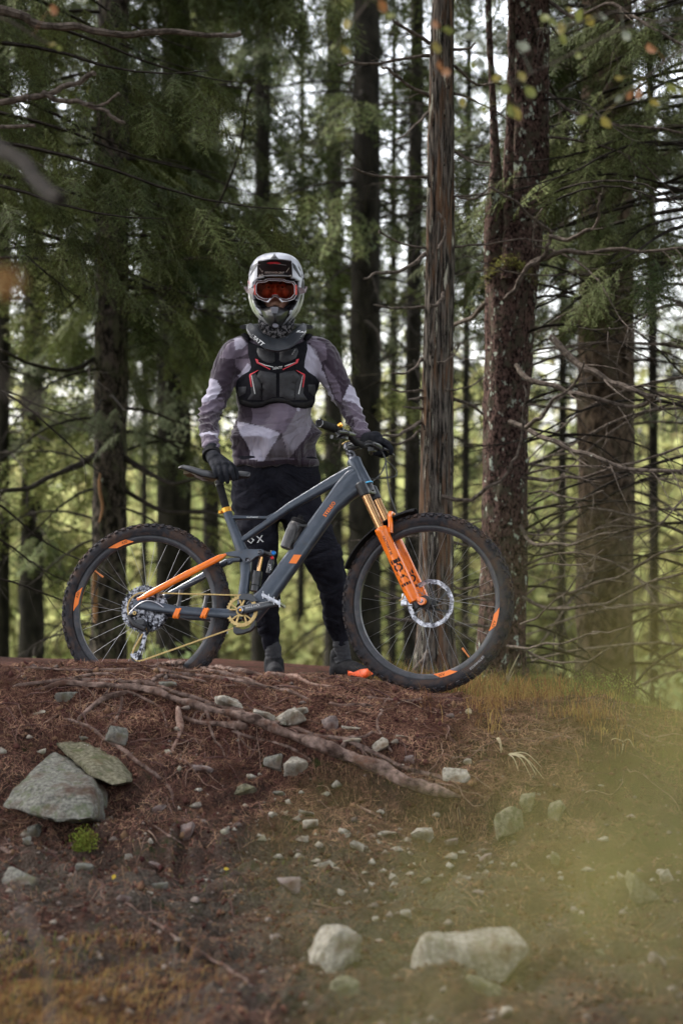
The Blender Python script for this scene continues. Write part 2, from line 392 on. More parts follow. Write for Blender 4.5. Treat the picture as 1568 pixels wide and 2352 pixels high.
_rocks = [ # px, py, w, h, material, label
 (60, 2004, 124, 58, 'g', 'low grey rock at the left edge above the dry grass'),
 (148, 1603, 70, 28, 'g', 'flat grey stone near the crest at far left'),
 (88, 1636, 30, 10, 'p', 'small pale flake left under the flat grey crest stone'),
 (386, 1574, 42, 16, 'g', 'small stone tucked under the crest roots below the rear tyre'),
 (527, 1617, 74, 40, 'p', 'pale rounded rock just above the long root, leftmost of the pale row'),
 (606, 1645, 50, 28, 'p', 'pale flat stone between the two big pale crest rocks'),
 (668, 1652, 76, 44, 'p', 'largest pale rock of the crest row, under the rider'),
 (690, 1636, 34, 22, 'p', 'small pale rock leaning on the back of the largest crest rock'),
 (764, 1664, 48, 34, 'k', 'pinkish wedge of stone right of the largest pale crest rock'),
 (677, 1765, 64, 54, 'p', 'pale egg-shaped rock under the long root in the bank'),
 (628, 1752, 46, 50, 'g', 'thin grey slab standing just left of the egg-shaped rock'),
 (560, 1819, 56, 32, 'm', 'lichen-spotted crumbly stone low in the bank middle'),
 (430, 1912, 62, 36, 'k', 'rosy flat-topped rock on the lower slope left of centre'),
 (366, 1862, 38, 22, 'k', 'small rosy stone uphill of the rosy flat-topped rock'),
 (80, 1909, 36, 28, 'g', 'grey stone below the large boulder at left'),
 (61, 1935, 22, 24, 'g', 'little grey stone under the grey stone below the boulder'),
 (194, 1995, 40, 24, 'g', 'bluish grey stone below the moss clump'),
 (467, 1768, 50, 18, 'k', 'thin rosy flakes in the middle of the bank'),
 (702, 1866, 36, 18, 'p', 'pale chip above the pointed pale stone mid slope'),
 (711, 1893, 38, 26, 'p', 'pointed pale stone mid slope'),
 (645, 1826, 36, 14, 'g', 'flat brown-grey chip right of the lichen-spotted stone'),
 (272, 1692, 64, 46, 'g', 'dark weathered lump with a root over it at the top of the bank'),
 (196, 1694, 36, 14, 'g', 'flat stone wedged above the mossy slab'),
 (1048, 1779, 62, 42, 'p', 'pale blocky rock at the right end of the long root'),
 (1070, 1750, 32, 15, 'p', 'small pale stone above the blocky rock by the root end'),
 (866, 1718, 52, 42, 'p', 'cracked pale rock above the root below the front wheel'),
 (809, 1698, 50, 20, 'p', 'pale ledge stone left of the cracked rock'),
 (806, 1670, 46, 13, 'p', 'thin pale stone highest of the ledge below the shoe'),
 (921, 1691, 32, 13, 'p', 'flat pale chip under the front tyre'),
 (944, 1745, 34, 17, 'k', 'rosy chip between the cracked rock and the blocky rock'),
 (1169, 1905, 68, 84, 'm', 'tall dull rock standing in the slope at right'),
 (969, 1918, 48, 40, 'p', 'bright white broken stone centre right of the slope'),
 (891, 1914, 42, 19, 'p', 'flat white stone left of the bright broken one'),
 (824, 1945, 40, 26, 'p', 'white pebble left in the row of white stones'),
 (1034, 1934, 34, 22, 'k', 'rosy stone right of the bright broken white one'),
 (1216, 1846, 46, 46, 'm', 'mossy knob of rock uphill of the tall dull rock'),
 (1279, 1866, 38, 46, 'm', 'ragged mossy stone right of the mossy knob'),
 (1379, 1808, 20, 11, 'p', 'tiny white chip in the moss at far right'),
 (773, 2176, 126, 124, 'p', 'big pale rounded boulder at the bottom centre'),
 (795, 2274, 74, 50, 'm', 'half-buried stone below the big pale boulder'),
 (1078, 2180, 250, 140, 'p', 'broadest pale boulder low on the slope right of centre'),
 (1480, 2037, 84, 88, 'm', 'upright mossy boulder at the right edge'),
 (1528, 2014, 36, 34, 'p', 'pale stone against the upright mossy boulder'),
 (1510, 2208, 44, 34, 'k', 'rosy stone in the bottom right corner'),
 (660, 2037, 70, 40, 'k', 'flat brownish rock in the middle of the lower slope'),
 (743, 1987, 42, 24, 'p', 'pale stone above the flat brownish rock'),
 (932, 2104, 28, 28, 'p', 'round pale stone between the two big bottom boulders'),
 (864, 2112, 20, 14, 'p', 'pale pebble left of the round pale stone'),
 (285, 2061, 34, 24, 'k', 'rosy round stone in the dark soil at lower left'),
 (366, 2036, 38, 20, 'g', 'flat grey stone right of the rosy round stone'),
 (352, 1990, 38, 17, 'k', 'flat rosy stone below the rosy flat-topped rock'),
 (296, 1969, 22, 18, 'p', 'small pale stone above the rosy round stone'),
 (343, 2050, 18, 12, 'p', 'tiny pale stone beside the flat grey stone'),
 (685, 1956, 26, 14, 'k', 'rosy pebble above the middle of the lower slope'),
 (1122, 1978, 44, 30, 'k', 'rosy stone under the tall dull rock'),
 (1275, 1976, 22, 32, 'm', 'narrow standing stone right of the tall dull rock'),
 (1172, 2148, 34, 20, 'k', 'rosy stone on the right shoulder of the broadest boulder'),
 (1098, 2052, 28, 16, 'k', 'rosy pebble above the broadest boulder'),
 (1376, 2190, 28, 20, 'm', 'dull pebble below the upright mossy boulder'),
 (905, 2016, 24, 18, 'p', 'pale pebble above the round pale stone'),
 (1105, 2268, 84, 44, 'm', 'half-buried stone below the broadest pale boulder'),
 (1160, 2330, 40, 30, 'p', 'pale stone at the bottom edge right of centre'),
]
_mm = dict(g=M_rock, p=M_rock_pale, k=M_rock_pink, m=M_rock_moss)
for i, (a, b, w, h, k, lab) in enumerate(_rocks):
    rock(a, b, w, h, _mm[k], lab, 20+i*7, sink=.5 if w > 100 else .12, name='boulder' if w > 100 else ('stone' if w < 40 else 'rock'))

# ------------------------------------------------------------------ roots
M_root = mat('root_bark', (.032, .020, .016), (.22, .155, .13), scale=30, rough=.7, bump=1, bscale=80, stretch=(1, 1, 1), c3=(.08, .05, .04), dirt=((.09, .045, .03), .52, .7, 25))
M_root_pale = mat('peeled_root', (.15, .085, .065), (.30, .21, .17), scale=40, rough=.6, bump=.7, bscale=90, dirt=((.11, .05, .035), .52, .68, 30))
def root(pts, r0, r1, label, m=None, lift=.75, name='root', seed=0):
    q = smooth_path([(a, b) for a, b in pts], 7); n = len(q); P3 = []; Rd = []
    g = np.array([G(a, b) for a, b in q])
    for _ in range(3): g[1:-1] = (g[:-2]+g[1:-1]*2+g[2:])/4
    L = np.concatenate([[0], np.cumsum(np.linalg.norm(np.diff(g, axis=0), axis=1))])
    L_t = np.arange(0, L[-1], .012); g = np.stack([np.interp(L_t, L, g[:, k]) for k in range(3)], 1)
    n = len(g); t = np.linspace(0, 1, n)
    s = g[:, 1]/FPX
    rr = (r0+(r1-r0)*t)*1.0*s*(1+.28*vnoise(t*n*.14+seed, seed*3.1)+.10*vnoise(t*n*.5, seed))
    rr *= np.clip(np.minimum(t, 1-t)*14+.25, 0, 1)
    g[:, 2] += rr*lift+.006*vnoise(t*n*.09, seed+.7); g[:, 0] += .006*vnoise(t*n*.12, seed+5)
    # rippled cross-section
    N = 12; mb = MB(); V = []
    T = np.gradient(g, axis=0); T /= np.linalg.norm(T, axis=1)[:, None]
    up = np.array([0, -.4, .9]); 
    for i in range(n):
        b = up-T[i]*up.dot(T[i]); b /= np.linalg.norm(b); a = np.cross(T[i], b)
        for k in range(N):
            th = 2*math.pi*k/N; k_ = 1+.26*float(vnoise(math.cos(th)*1.7+seed, math.sin(th)*1.7, i*.16))
            V.append(g[i]+(a*math.cos(th)*1.05+b*math.sin(th)*.95)*rr[i]*k_)
    F_ = [(i*N+k, i*N+(k+1) % N, (i+1)*N+(k+1) % N, (i+1)*N+k) for i in range(n-1) for k in range(N)]+[tuple(range(N))[::-1], tuple(range((n-1)*N, n*N))]
    mb.add(V, F_)
    if r1 >= 5 and name == 'root':                       # side shoots that dive into the soil
        q_ = random.Random(seed*13)
        for _ in range(int(3+n/40)):
            i = q_.randrange(n//6, n-3); p = Vector(g[i]); a_ = math.atan2(T[i][1], T[i][0])+q_.choice((-1, 1))*q_.uniform(.35, .9); r_k = rr[i]*q_.uniform(.25, .5); pts = []
            for k in range(q_.randrange(9, 20)):
                pts.append(Vector((p.x, p.y, float(H(p.x, p.y))+r_k*(.9-k*.09)))); a_ += q_.gauss(0, .16); p = p+Vector((math.cos(a_), math.sin(a_), 0))*.016
            pts[0].z = g[i][2]; mb.tube(pts, [r_k*(1-.75*k/len(pts)) for k in range(len(pts))], n=7)
    o = mb.build(name, m or M_root, sharp=70)
    return tag(o, label, name, 'bare roots crossing the bank' if name == 'root' else None)
root([z4(150,160),z4(190,155),z4(290,140),z4(420,150),z4(560,150),z4(650,160),z4(780,200),z4(900,245),z4(1030,270),z4(1130,300),z4(1300,370),z4(1450,430),z4(1568,480),z5(60,495),z5(150,535),z5(250,575),z5(340,610),z5(430,645),z5(560,660)], 5, 18, 'longest thick root running down from the crest to the right', seed=1)
root([z4(290,125),z4(450,118),z4(580,135),z4(700,140),z4(820,185),z4(930,215),z4(1040,250),z4(1150,285)], 5, 6, 'thinner root lying along the upper side of the longest root', seed=2)
root([z4(500,72),z4(690,62),z4(800,42),z4(870,50),z4(960,75),z4(1050,95),z4(1150,125),z4(1220,150),z4(1300,148),z4(1400,160),z4(1490,178)], 5, 5, 'topmost root of the bundle on the crest between rear wheel and rider', seed=3)
root([z4(690,68),z4(760,82),z4(860,92),z4(960,108),z4(1060,122),z4(1170,142),z4(1250,158),z4(1320,175),z4(1400,203),z4(1450,212)], 6, 4, 'second root of the crest bundle, just below the topmost', seed=4)
root([z4(0,60),z4(100,62),z4(250,72),z4(400,75),z4(560,70),z4(700,58),z4(840,37)], 3, 5, 'thin root along the skyline in front of the rear tyre', seed=5)
root([z4(700,132),z4(750,102),z4(870,116),z4(960,128)], 5, 3, 'short arched root under the crest bundle', seed=6)
root([z4(355,305),z4(430,238),z4(500,198),z4(580,170)], 5, 6, 'root forking off down left above the boulders', seed=7)
root([z4(565,190),z4(562,240),z4(545,280),z4(528,325)], 4, 4, 'short root hanging down right of the forking one', seed=8)
root([z4(820,240),z4(825,300),z4(832,350),z4(800,420),z4(785,440),z4(805,455)], 8, 4, 'peeled pale root hanging down under the longest root', M_root_pale, seed=9)
root([z4(830,285),z4(900,310),z4(1000,316),z4(1080,335),z4(1150,345)], 5, 8, 'dark root stub bending right from the peeled pale root', seed=10)
root([z4(285,290),z4(350,310),z4(420,335),z4(480,390),z4(550,430),z4(620,490),z4(690,530),z4(755,582)], 3.5, 5, 'slender root slanting down beside the mossy slab', seed=11)
root([z4(750,588),z4(790,620),z4(798,660),z4(765,695)], 3, 3, 'hooked root tip in the middle of the bank', seed=12)
root([z4(742,605),z4(720,650),z4(640,672)], 2.5, 2.5, 'thin root curling left beside the hooked tip', seed=13)
root([z4(-20,880),z4(60,915),z4(160,900),z4(280,908)], 5, 4, 'dark root at the left edge below the boulder', seed=14)
root([z5(-60,225),z5(0,238),z5(60,230),z5(150,242)], 4, 6, 'dark stub of root on the crest under the orange shoe', seed=15)
root([z5(218,190),z5(190,240),z5(170,290),z5(175,360),z5(205,420),z5(245,465)], 2, 3.2, 'thin wavy root hanging below the front tyre', seed=16)
root([z4(1340,338),z4(1450,368),z4(1568,388),z5(60,415),z5(180,470),z5(260,515),z5(360,545),z5(490,578)], 5, 5, 'root running parallel above the longest root towards the blocky rock', seed=17)
root([z4(1215,92),z4(1280,100),z4(1380,112),z4(1450,140),z4(1560,150)], 7, 4, 'worn root on the crest in front of the feet', M_root_pale, seed=18)
root([z4(60,150),z4(140,140),z4(240,128),z4(330,112),z4(430,95),z4(540,92)], 3.5, 4.5, 'root climbing from the left to meet the crest bundle', seed=31)
root([z4(900,50),z4(1000,62),z4(1100,78),z4(1200,95)], 4, 6, 'pale-topped root above the crest bundle towards the feet', seed=32)
root([z4(560,165),z4(640,185),z4(720,230),z4(760,290),z4(770,340)], 4, 2.5, 'root bending down off the longest root left of the peeled one', seed=33)
root([z4(1060,345),z4(1150,380),z4(1260,400),z4(1360,440),z4(1450,500)], 5, 3, 'root running low under the longest root towards the right', seed=34)
root([z5(380,200),z5(300,215),z5(200,205),z5(100,190)], 4, 3, 'short root in the litter below the front tyre', seed=35)
root([z4(480,862),z4(540,850),z4(600,838)], 2, 2, 'fine root low in the dark soil', seed=19)
root([z4(700,785),z4(760,820),z4(830,870)], 2, 3, 'fine straight root above the rosy flat-topped rock', seed=20)
root([z5(60,690),z5(120,715),z5(190,750)], 6, 3, 'pale splintered root lying on the slope', M_root_pale, seed=21)
root([(290,2075),(340,2110),(420,2165),(500,2215),(585,2270)], 3, 4, 'long straight dead stick on the lower left slope', seed=22, name='stick')

# fine rootlets: too many to count
M_rootlet = mat('rootlet', (.06, .032, .026), (.19, .12, .10), scale=20, rough=.75, island=.6)
mb = MB(); r_ = random.Random(77)
for i in range(230):
    x_ = r_.uniform(-1.35, 1.1); y_ = r_.choice((r_.uniform(7.3, 8.15), r_.uniform(7.3, 8.1), r_.uniform(6.2, 7.5))); a_ = r_.gauss(-.35, .55)+(math.pi if r_.random() < .3 else 0); st_ = .02; pts = []
    for k in range(r_.randrange(6, 22)):
        pts.append(Vector((x_, y_, float(H(x_, y_))+.005+.004*math.sin(k*.8)))); a_ += r_.gauss(0, .22); x_ += math.cos(a_)*st_; y_ += math.sin(a_)*st_*.8
    r1_ = r_.uniform(.0012, .0036); mb.tube(pts, [r1_*(1-.6*k/len(pts)) for k in range(len(pts))], n=5)
tag(mb.build('rootlets', M_rootlet), 'tangle of fine bare rootlets spread over the worn bank', 'rootlets', kind='stuff')
x_, y_, z_ = None, None, None
# ------------------------------------------------------------------ loose litter: needles, gravel, grass (nobody could count it)
def scatter(n, x0, x1, y0, y1, fn=None):
    x = rng.uniform(x0, x1, n*3); y = rng.uniform(y0, y1, n*3)
    if fn is not None: k = rng.random(n*3) < fn(x, y)
    else: k = np.ones(n*3, bool)
    x, y = x[k][:n], y[k][:n]; return x, y, H(x, y)
M_litter = mat('needle_litter', (.045, .019, .013), (.25, .135, .095), scale=6, rough=.8, island=.6)
x, y, z = scatter(75000, -1.6, 1.5, 4.9, 8.45, lambda x, y: .25+.75*(y > 6.9)*(x < .9)+.3*(y > 7.6))
n = len(x); a = rng.uniform(0, 2*np.pi, n); L = rng.uniform(.006, .02, n); L[rng.random(n) < .05] *= 2.6; tl = rng.normal(0, .28, n)
sl_y = (H(x, y+.02)-H(x, y-.02))/.04
d = np.stack([np.cos(a), np.sin(a), np.sin(a)*sl_y+tl], 1); d /= np.linalg.norm(d, axis=1)[:, None]
w = np.stack([-np.sin(a), np.cos(a), np.cos(a)*sl_y], 1); w /= np.linalg.norm(w, axis=1)[:, None]; w *= (rng.uniform(.0006, .0014, n))[:, None]
c = np.stack([x, y, z+.004], 1); e = d*L[:, None]
V = np.stack([c-e-w, c-e+w, c+e+w*.4+[0, 0, .002], c+e-w*.4+[0, 0, .002]], 1).reshape(-1, 3)
tag(np_mesh('needle_litter', V, np.arange(4*n).reshape(n, 4), M_litter), 'reddish brown needles and twigs strewn over the bank', 'litter', kind='stuff')
x, y, z = scatter(2600, -1.6, 1.5, 4.9, 7.9, lambda x, y: .25+.75*(y < 7.1))
n = len(x); s = rng.uniform(.003, .009, n)*np.where(rng.random(n) < .12, 2.4, 1)
base = np.array([(1,0,0),(-.5,.87,0),(-.5,-.87,0),(.3,.2,.9),(-.4,.1,.7),(0,0,-.7)]); bf = np.array([(0,1,3),(1,4,3),(1,2,4),(2,0,3),(2,3,4),(0,2,5),(2,1,5),(1,0,5)])
q = base[None]*(1+rng.uniform(-.35, .35, (n, 6, 3)))*s[:, None, None]; th = rng.uniform(0, 6.28, n); cs, sn = np.cos(th)[:, None], np.sin(th)[:, None]
V = np.stack([q[..., 0]*cs-q[..., 1]*sn, q[..., 0]*sn+q[..., 1]*cs, q[..., 2]*.7], 2)+np.stack([x, y, z+s*.2], 1)[:, None, :]
M_gravel_ = 0
M_gravel = mat('gravel', (.07, .052, .045), (.22, .18, .155), scale=20, rough=.8, island=.5)
tag(np_mesh('gravel', V.reshape(-1, 3), (bf[None]+np.arange(n)[:, None, None]*6).reshape(-1, 3), M_gravel), 'small stones and grit scattered down the slope', 'gravel', kind='stuff')

def band(x, y):
    c = 6.95-.25*x; return np.exp(-((y-c)/.28)**2)*np.clip(.25+.9*np.exp(-((x-.05)/.5)**2), 0, 1)
x, y, z = scatter(420, -1.3, 1.3, 5.2, 7.7, band)
n = len(x); s = rng.uniform(.008, .026, n)
q = base[None]*(1+rng.uniform(-.45, .45, (n, 6, 3)))*s[:, None, None]*np.array([1.2, 1, .7]); th = rng.uniform(0, 6.28, n); cs, sn = np.cos(th)[:, None], np.sin(th)[:, None]
V = np.stack([q[..., 0]*cs-q[..., 1]*sn, q[..., 0]*sn+q[..., 1]*cs, q[..., 2]], 2)+np.stack([x, y, z+s*.1], 1)[:, None, :]
tag(np_mesh('rubble', V.reshape(-1, 3), (bf[None]+np.arange(n)[:, None, None]*6).reshape(-1, 3), M_rock_pale), 'angular pale rubble strewn across the middle of the slope', 'rubble', kind='stuff')
x, y, z = scatter(9000, -1.6, 1.5, 5.0, 8.0)
n = len(x); s = rng.uniform(.003, .010, n)*np.where(rng.random(n) < .06, 2.0, 1)
q = base[None]*(1+rng.uniform(-.45, .45, (n, 6, 3)))*s[:, None, None]; th = rng.uniform(0, 6.28, n); cs, sn = np.cos(th)[:, None], np.sin(th)[:, None]
V = np.stack([q[..., 0]*cs-q[..., 1]*sn, q[..., 0]*sn+q[..., 1]*cs, q[..., 2]], 2)+np.stack([x, y, z+s*.3], 1)[:, None, :]
M_clod = mat('soil_crumbs', (.045, .022, .017), (.13, .065, .045), scale=9, rough=.9, island=.5)
tag(np_mesh('soil_crumbs', V.reshape(-1, 3), (bf[None]+np.arange(n)[:, None, None]*6).reshape(-1, 3), M_clod), 'crumbs and clods of reddish soil on the bank', 'soil', kind='stuff')
def blades(name, x, y, z, Lr, wd, droop, m, label, cat='grass', lean=None, kind='stuff', seg=4):
    n = len(x); L = rng.uniform(*Lr, n); a = rng.uniform(0, 2*np.pi, n); dr = rng.uniform(*droop, n)
    ax = np.cos(a); ay = np.sin(a)
    if lean is not None: ax = ax*.6+lean[0]; ay = ay*.6+lean[1]
    wa = a+np.pi/2+rng.normal(0, .5, n); W = rng.uniform(*wd, n); V = []
    for i in range(seg+1):
        t = i/seg; up = L*(t-dr*t*t*.62); out = L*dr*(t*t)*.75
        cx = x+ax*out; cy = y+ay*out; cz_ = z+up; ww = W*(1-t)**.6
        V.append(np.stack([cx-np.cos(wa)*ww, cy-np.sin(wa)*ww, cz_], 1)); V.append(np.stack([cx+np.cos(wa)*ww, cy+np.sin(wa)*ww, cz_], 1))
    V = np.stack(V, 1).reshape(-1, 3); k = 2*(seg+1)
    f = np.array([(2*i, 2*i+1, 2*i+3, 2*i+2) for i in range(seg)]); F_ = (f[None]+np.arange(n)[:, None, None]*k).reshape(-1, 4)
    return tag(np_mesh(name, V, F_, m), label, cat, kind=kind)
M_limb0 = mat('shrub_stem', (.05, .035, .02), (.09, .06, .035), rough=.8); M_moss0 = mat('bilberry_leaf', (.07, .09, .02), (.18, .20, .06), scale=5, rough=.6, island=.5, trans=.25)
M_straw = mat('dry_grass', (.16, .075, .03), (.32, .19, .08), scale=3, rough=.7, island=.45, trans=.25)
M_green = mat('green_grass', (.045, .06, .012), (.14, .14, .04), scale=3, rough=.6, island=.45, trans=.3)
M_pale = mat('bleached_grass', (.30, .26, .16), (.46, .40, .27), scale=3, rough=.6, trans=.3)
bl = lambda cx_, cy_, rx_, ry_: (lambda x, y: np.exp(-((x-cx_)/rx_)**2-((y-cy_)/ry_)**2)*np.clip(.25+2.2*vnoise(x*7, y*7, cx_*3), 0.04, 1))
x, y, z = scatter(6500, .3, 1.5, 6.9, 8.3, bl(.80, 7.8, .30, .30))
blades('dry_grass', x, y, z-.004, (.05, .22), (.0006, .0016), (.6, 1.7), M_straw, 'rusty dry grass hanging over the crest at right', lean=(-.1, -.6))
x, y, z = scatter(3200, .45, 1.7, 6.9, 9.0, bl(1.25, 8.1, .35, .5))
blades('moss_and_grass', x, y, z-.004, (.015, .12), (.0007, .0018), (.2, 1.5), M_green, 'green grass and moss around the right end of the crest')
x, y, z = scatter(3800, .1, 1.2, 8.5, 10.2, lambda x, y: .6+0*x)
blades('grass_behind_wheel', x, y, z-.01, (.03, .17), (.0008, .002), (.2, 1.3), M_straw, 'dry grass at the foot of the two trunks behind the front wheel')
x, y, z = scatter(2600, .1, 1.5, 8.4, 10.6, lambda x, y: .6+0*x)
blades('green_grass_behind_wheel', x, y, z-.01, (.03, .2), (.0008, .002), (.3, 1.3), M_green, 'green grass at the foot of the two trunks behind the front wheel')
x, y, z = scatter(7000, -1.4, -.2, 4.6, 6.1, lambda x, y: np.clip((-x-.2-(y-4.6)*.12)*2.2, 0, 1)*np.clip((5.95-y)*2, 0, 1))
blades('straw_on_slope', x, y, z-.004, (.04, .13), (.0008, .0018), (.8, 1.5), M_straw, 'brown straw matted over the lower left slope', lean=(.5, -.3))
x, y, z = scatter(1600, -1.4, -.5, 4.6, 5.9, lambda x, y: np.clip((-x-.5)*2.5, 0, 1))
blades('green_on_slope', x, y, z-.004, (.03, .1), (.0008, .0018), (.4, 1.3), M_green, 'green grass low at the left edge')
x, y, z = scatter(2500, -1.5, 1.5, 4.6, 7.0, lambda x, y: .5*(vnoise(x*3, y*3, 9) > .25))
blades('grass_specks', x, y, z-.004, (.01, .05), (.0008, .0016), (.3, 1.3), M_green, 'sparse green shoots on the lower slope')
def tuft(px, py, tips, m, label, wpx=2.4, name='grass_tuft'):
    b = G(px, py); mb = MB()
    for k, (tx, ty, arch) in enumerate(tips):
        d = b.y-.05-.03*(k % 3); t = P(tx, ty, d); mid = (b+t)/2+Vector((0, -.02, arch))
        q = smooth_path([tuple(b), tuple(mid), tuple(t)], 6); n_ = len(q); w_ = wpx*b.y/FPX/2
        mb.tube(q, [(w_*(1-i/(n_-1))**.6+.0002, .0006) for i in range(n_)], n=6, up=(0, -1, .2))
    return tag(mb.build(name, m), label, 'grass')
mb = MB(); rr_ = random.Random(41)
g_ = G(1375, 1600)
for i in range(46):
    p = g_+Vector((rr_.gauss(0, .10), rr_.gauss(.05, .05), -.01)); d = Vector((rr_.gauss(0, .5), rr_.gauss(0, .3), 1)).normalized(); L_ = rr_.uniform(.05, .13); pts = [p, p+d*L_*.5+Vector((rr_.gauss(0, .008), 0, 0)), p+d*L_]; mb.cur = 0; mb.tube(pts, [.0012, .0009, .0005], n=4); mb.cur = 1
    for k in range(16):
        c = p+d*L_*rr_.uniform(.35, 1.05)+Vector((rr_.gauss(0, .010), rr_.gauss(0, .010), rr_.gauss(0, .006))); a = Vector((rr_.gauss(0, 1), rr_.gauss(0, 1), rr_.gauss(0, 1))).normalized()*rr_.uniform(.003, .006); b = a.orthogonal().normalized()*.003; mb.add([c-a, c+b, c+a, c-b], [(0, 1, 2, 3)])
tag(mb.build('bilberry_bush', [M_limb0, M_moss0], smooth=False), 'low twiggy green bush on the crest at the foot of the broad brown trunk', 'bush')
tuft(*z5(705,380), [z5(690,540)+(.05,), z5(710,500)+(.03,), z5(738,500)+(.04,), z5(758,560)+(.06,), z5(725,470)+(.03,), z5(748,520)+(.05,)], M_pale, 'pale drooping tuft of bleached grass in the rusty grass below the front wheel')
tuft(*z5(765,452), [z5(920,515)+(.03,), z5(895,545)+(.03,), z5(870,560)+(.03,), z5(815,545)+(.02,), z5(905,570)+(.04,), z5(930,570)+(.03,)], M_pale, 'second bleached tuft trailing right below the pale drooping one')
tuft(1159, 1572, [(1192,1500,.01), (1180,1540,.0), (1163,1545,.0)], M_pale, 'tall bleached blade leaning right beside the front tyre', 5)
tuft(*z5(1290,395), [z5(1205,412)+(.02,), z5(1340,420)+(.02,), z5(1285,450)+(.01,)], M_pale, 'thin arched blades in the blurred moss at right', 3)
def leaf_patch(px, py, w, h, n, m, label, name, cat):
    g = G(px, py); s = g.y/FPX; mb = MB()
    V = []; F_ = []
    for i in range(n):
        c = g+Vector((rnd.gauss(0, w*s/4), rnd.gauss(0, .03), abs(rnd.gauss(0, h*s/3)))); r_ = rnd.uniform(.003, .008)
        a = Vector((rnd.gauss(0, 1), rnd.gauss(0, 1), rnd.gauss(0, 1))).normalized(); b = a.orthogonal().normalized()
        mb.add([c-a*r_, c+b*r_*.5, c+a*r_, c-b*r_*.5], [(0, 1, 2, 3)])
    return tag(mb.build(name, m, smooth=False), label, cat)
M_moss = mat('moss', (.05, .065, .01), (.15, .16, .03), scale=5, rough=.8, island=.5, trans=.2)
leaf_patch(195, 1950, 50, 60, 900, M_moss, 'yellow-green moss clump under the large boulder', 'moss_clump', 'moss')
M_leafy = mat('yellow_leaf', (.55, .38, .02), (.7, .5, .05), scale=9, rough=.5, trans=.3)
def fallen(px, py, s_, label, m=None, seed=1):
    g = G(px, py, .006); mb = MB(); a = rnd.uniform(0, 6.28)
    V = [(0, -1), (.5, -.5), (.62, 0), (.4, .55), (0, 1), (-.4, .5), (-.6, 0), (-.45, -.55)]
    L_ = s_*g.y/FPX/2
    pts = [g+Vector((u*math.cos(a)-v*math.sin(a), (u*math.sin(a)+v*math.cos(a))*.4, (u*math.sin(a)+v*math.cos(a))*.8+.25*u*u))*L_ for u, v in V]
    mb.add(pts, [tuple(range(8))]); tag(mb.build('fallen_leaf', m or M_leafy, smooth=False), label, 'leaf')
fallen(460, 1531, 14, 'yellow leaf on the crest root behind the rear wheel')
fallen(262, 2019, 16, 'bright yellow leaf beside the moss clump')
fallen(520, 2000, 14, 'small yellow leaf on the middle slope')
fallen(1075, 1640, 26, 'straw-coloured leaf in the red litter under the front wheel', M_pale)
# ------------------------------------------------------------------ trees
M_bark = mat('spruce_bark', (.007, .006, .005), (.06, .048, .040), contrast=(.42, .62), scale=30, rough=.85, bump=2.2, bscale=38, c3=(.05, .05, .03), stretch=(1, 1, .55), dirt=((.34, .37, .31), .69, .74, 16))
M_bark_red = mat('reddish_spruce_bark', (.010, .0065, .006), (.098, .062, .052), contrast=(.40, .62), scale=60, rough=.85, bump=2.2, bscale=45, c3=(.055, .05, .035), stretch=(1, 1, .7), dirt=((.30, .34, .28), .60, .65, 24))
M_bark_dead = mat('weathered_dead_wood', (.014, .0125, .011), (.125, .108, .092), contrast=(.42, .60), scale=80, rough=.8, bump=2.2, bscale=34, c3=(.13, .075, .045), stretch=(1, 1, .10), dirt=((.36, .35, .28), .61, .66, 45))
M_bark_brown = mat('brown_bark', (.018, .0125, .009), (.092, .066, .048), contrast=(.40, .62), scale=24, rough=.9, bump=2, bscale=30, c3=(.06, .05, .035), stretch=(1, 1, .6))
M_bark_far = mat('far_bark', (.007, .0065, .0055), (.024, .021, .017), scale=14, rough=.9, bump=1, bscale=20, stretch=(1, 1, .4))
M_scar = mat('bare_scar_wood', (.12, .06, .03), (.24, .13, .07), scale=20, rough=.7, bump=.6, bscale=30, stretch=(1, 1, .15))
M_limb = mat('dead_branch_bark', (.034, .027, .022), (.125, .102, .086), scale=40, rough=.8, bump=1, bscale=70, dirt=((.36, .38, .33), .66, .72, 30))
M_limb_dark = mat('dark_branch_bark', (.010, .0085, .007), (.03, .025, .021), scale=30, rough=.85, bump=.6, bscale=60)
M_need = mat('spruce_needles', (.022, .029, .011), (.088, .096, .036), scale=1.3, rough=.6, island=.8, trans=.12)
M_need_far = mat('sunlit_tint_needles', (.035, .044, .014), (.13, .13, .042), scale=1.0, rough=.6, island=.5, trans=.3)  # lighter copy of the needles, sunlight put into its colour
M_need_grey = mat('grey_needles', (.022, .027, .014), (.075, .082, .042), scale=1.3, rough=.6, island=.5, trans=.1)

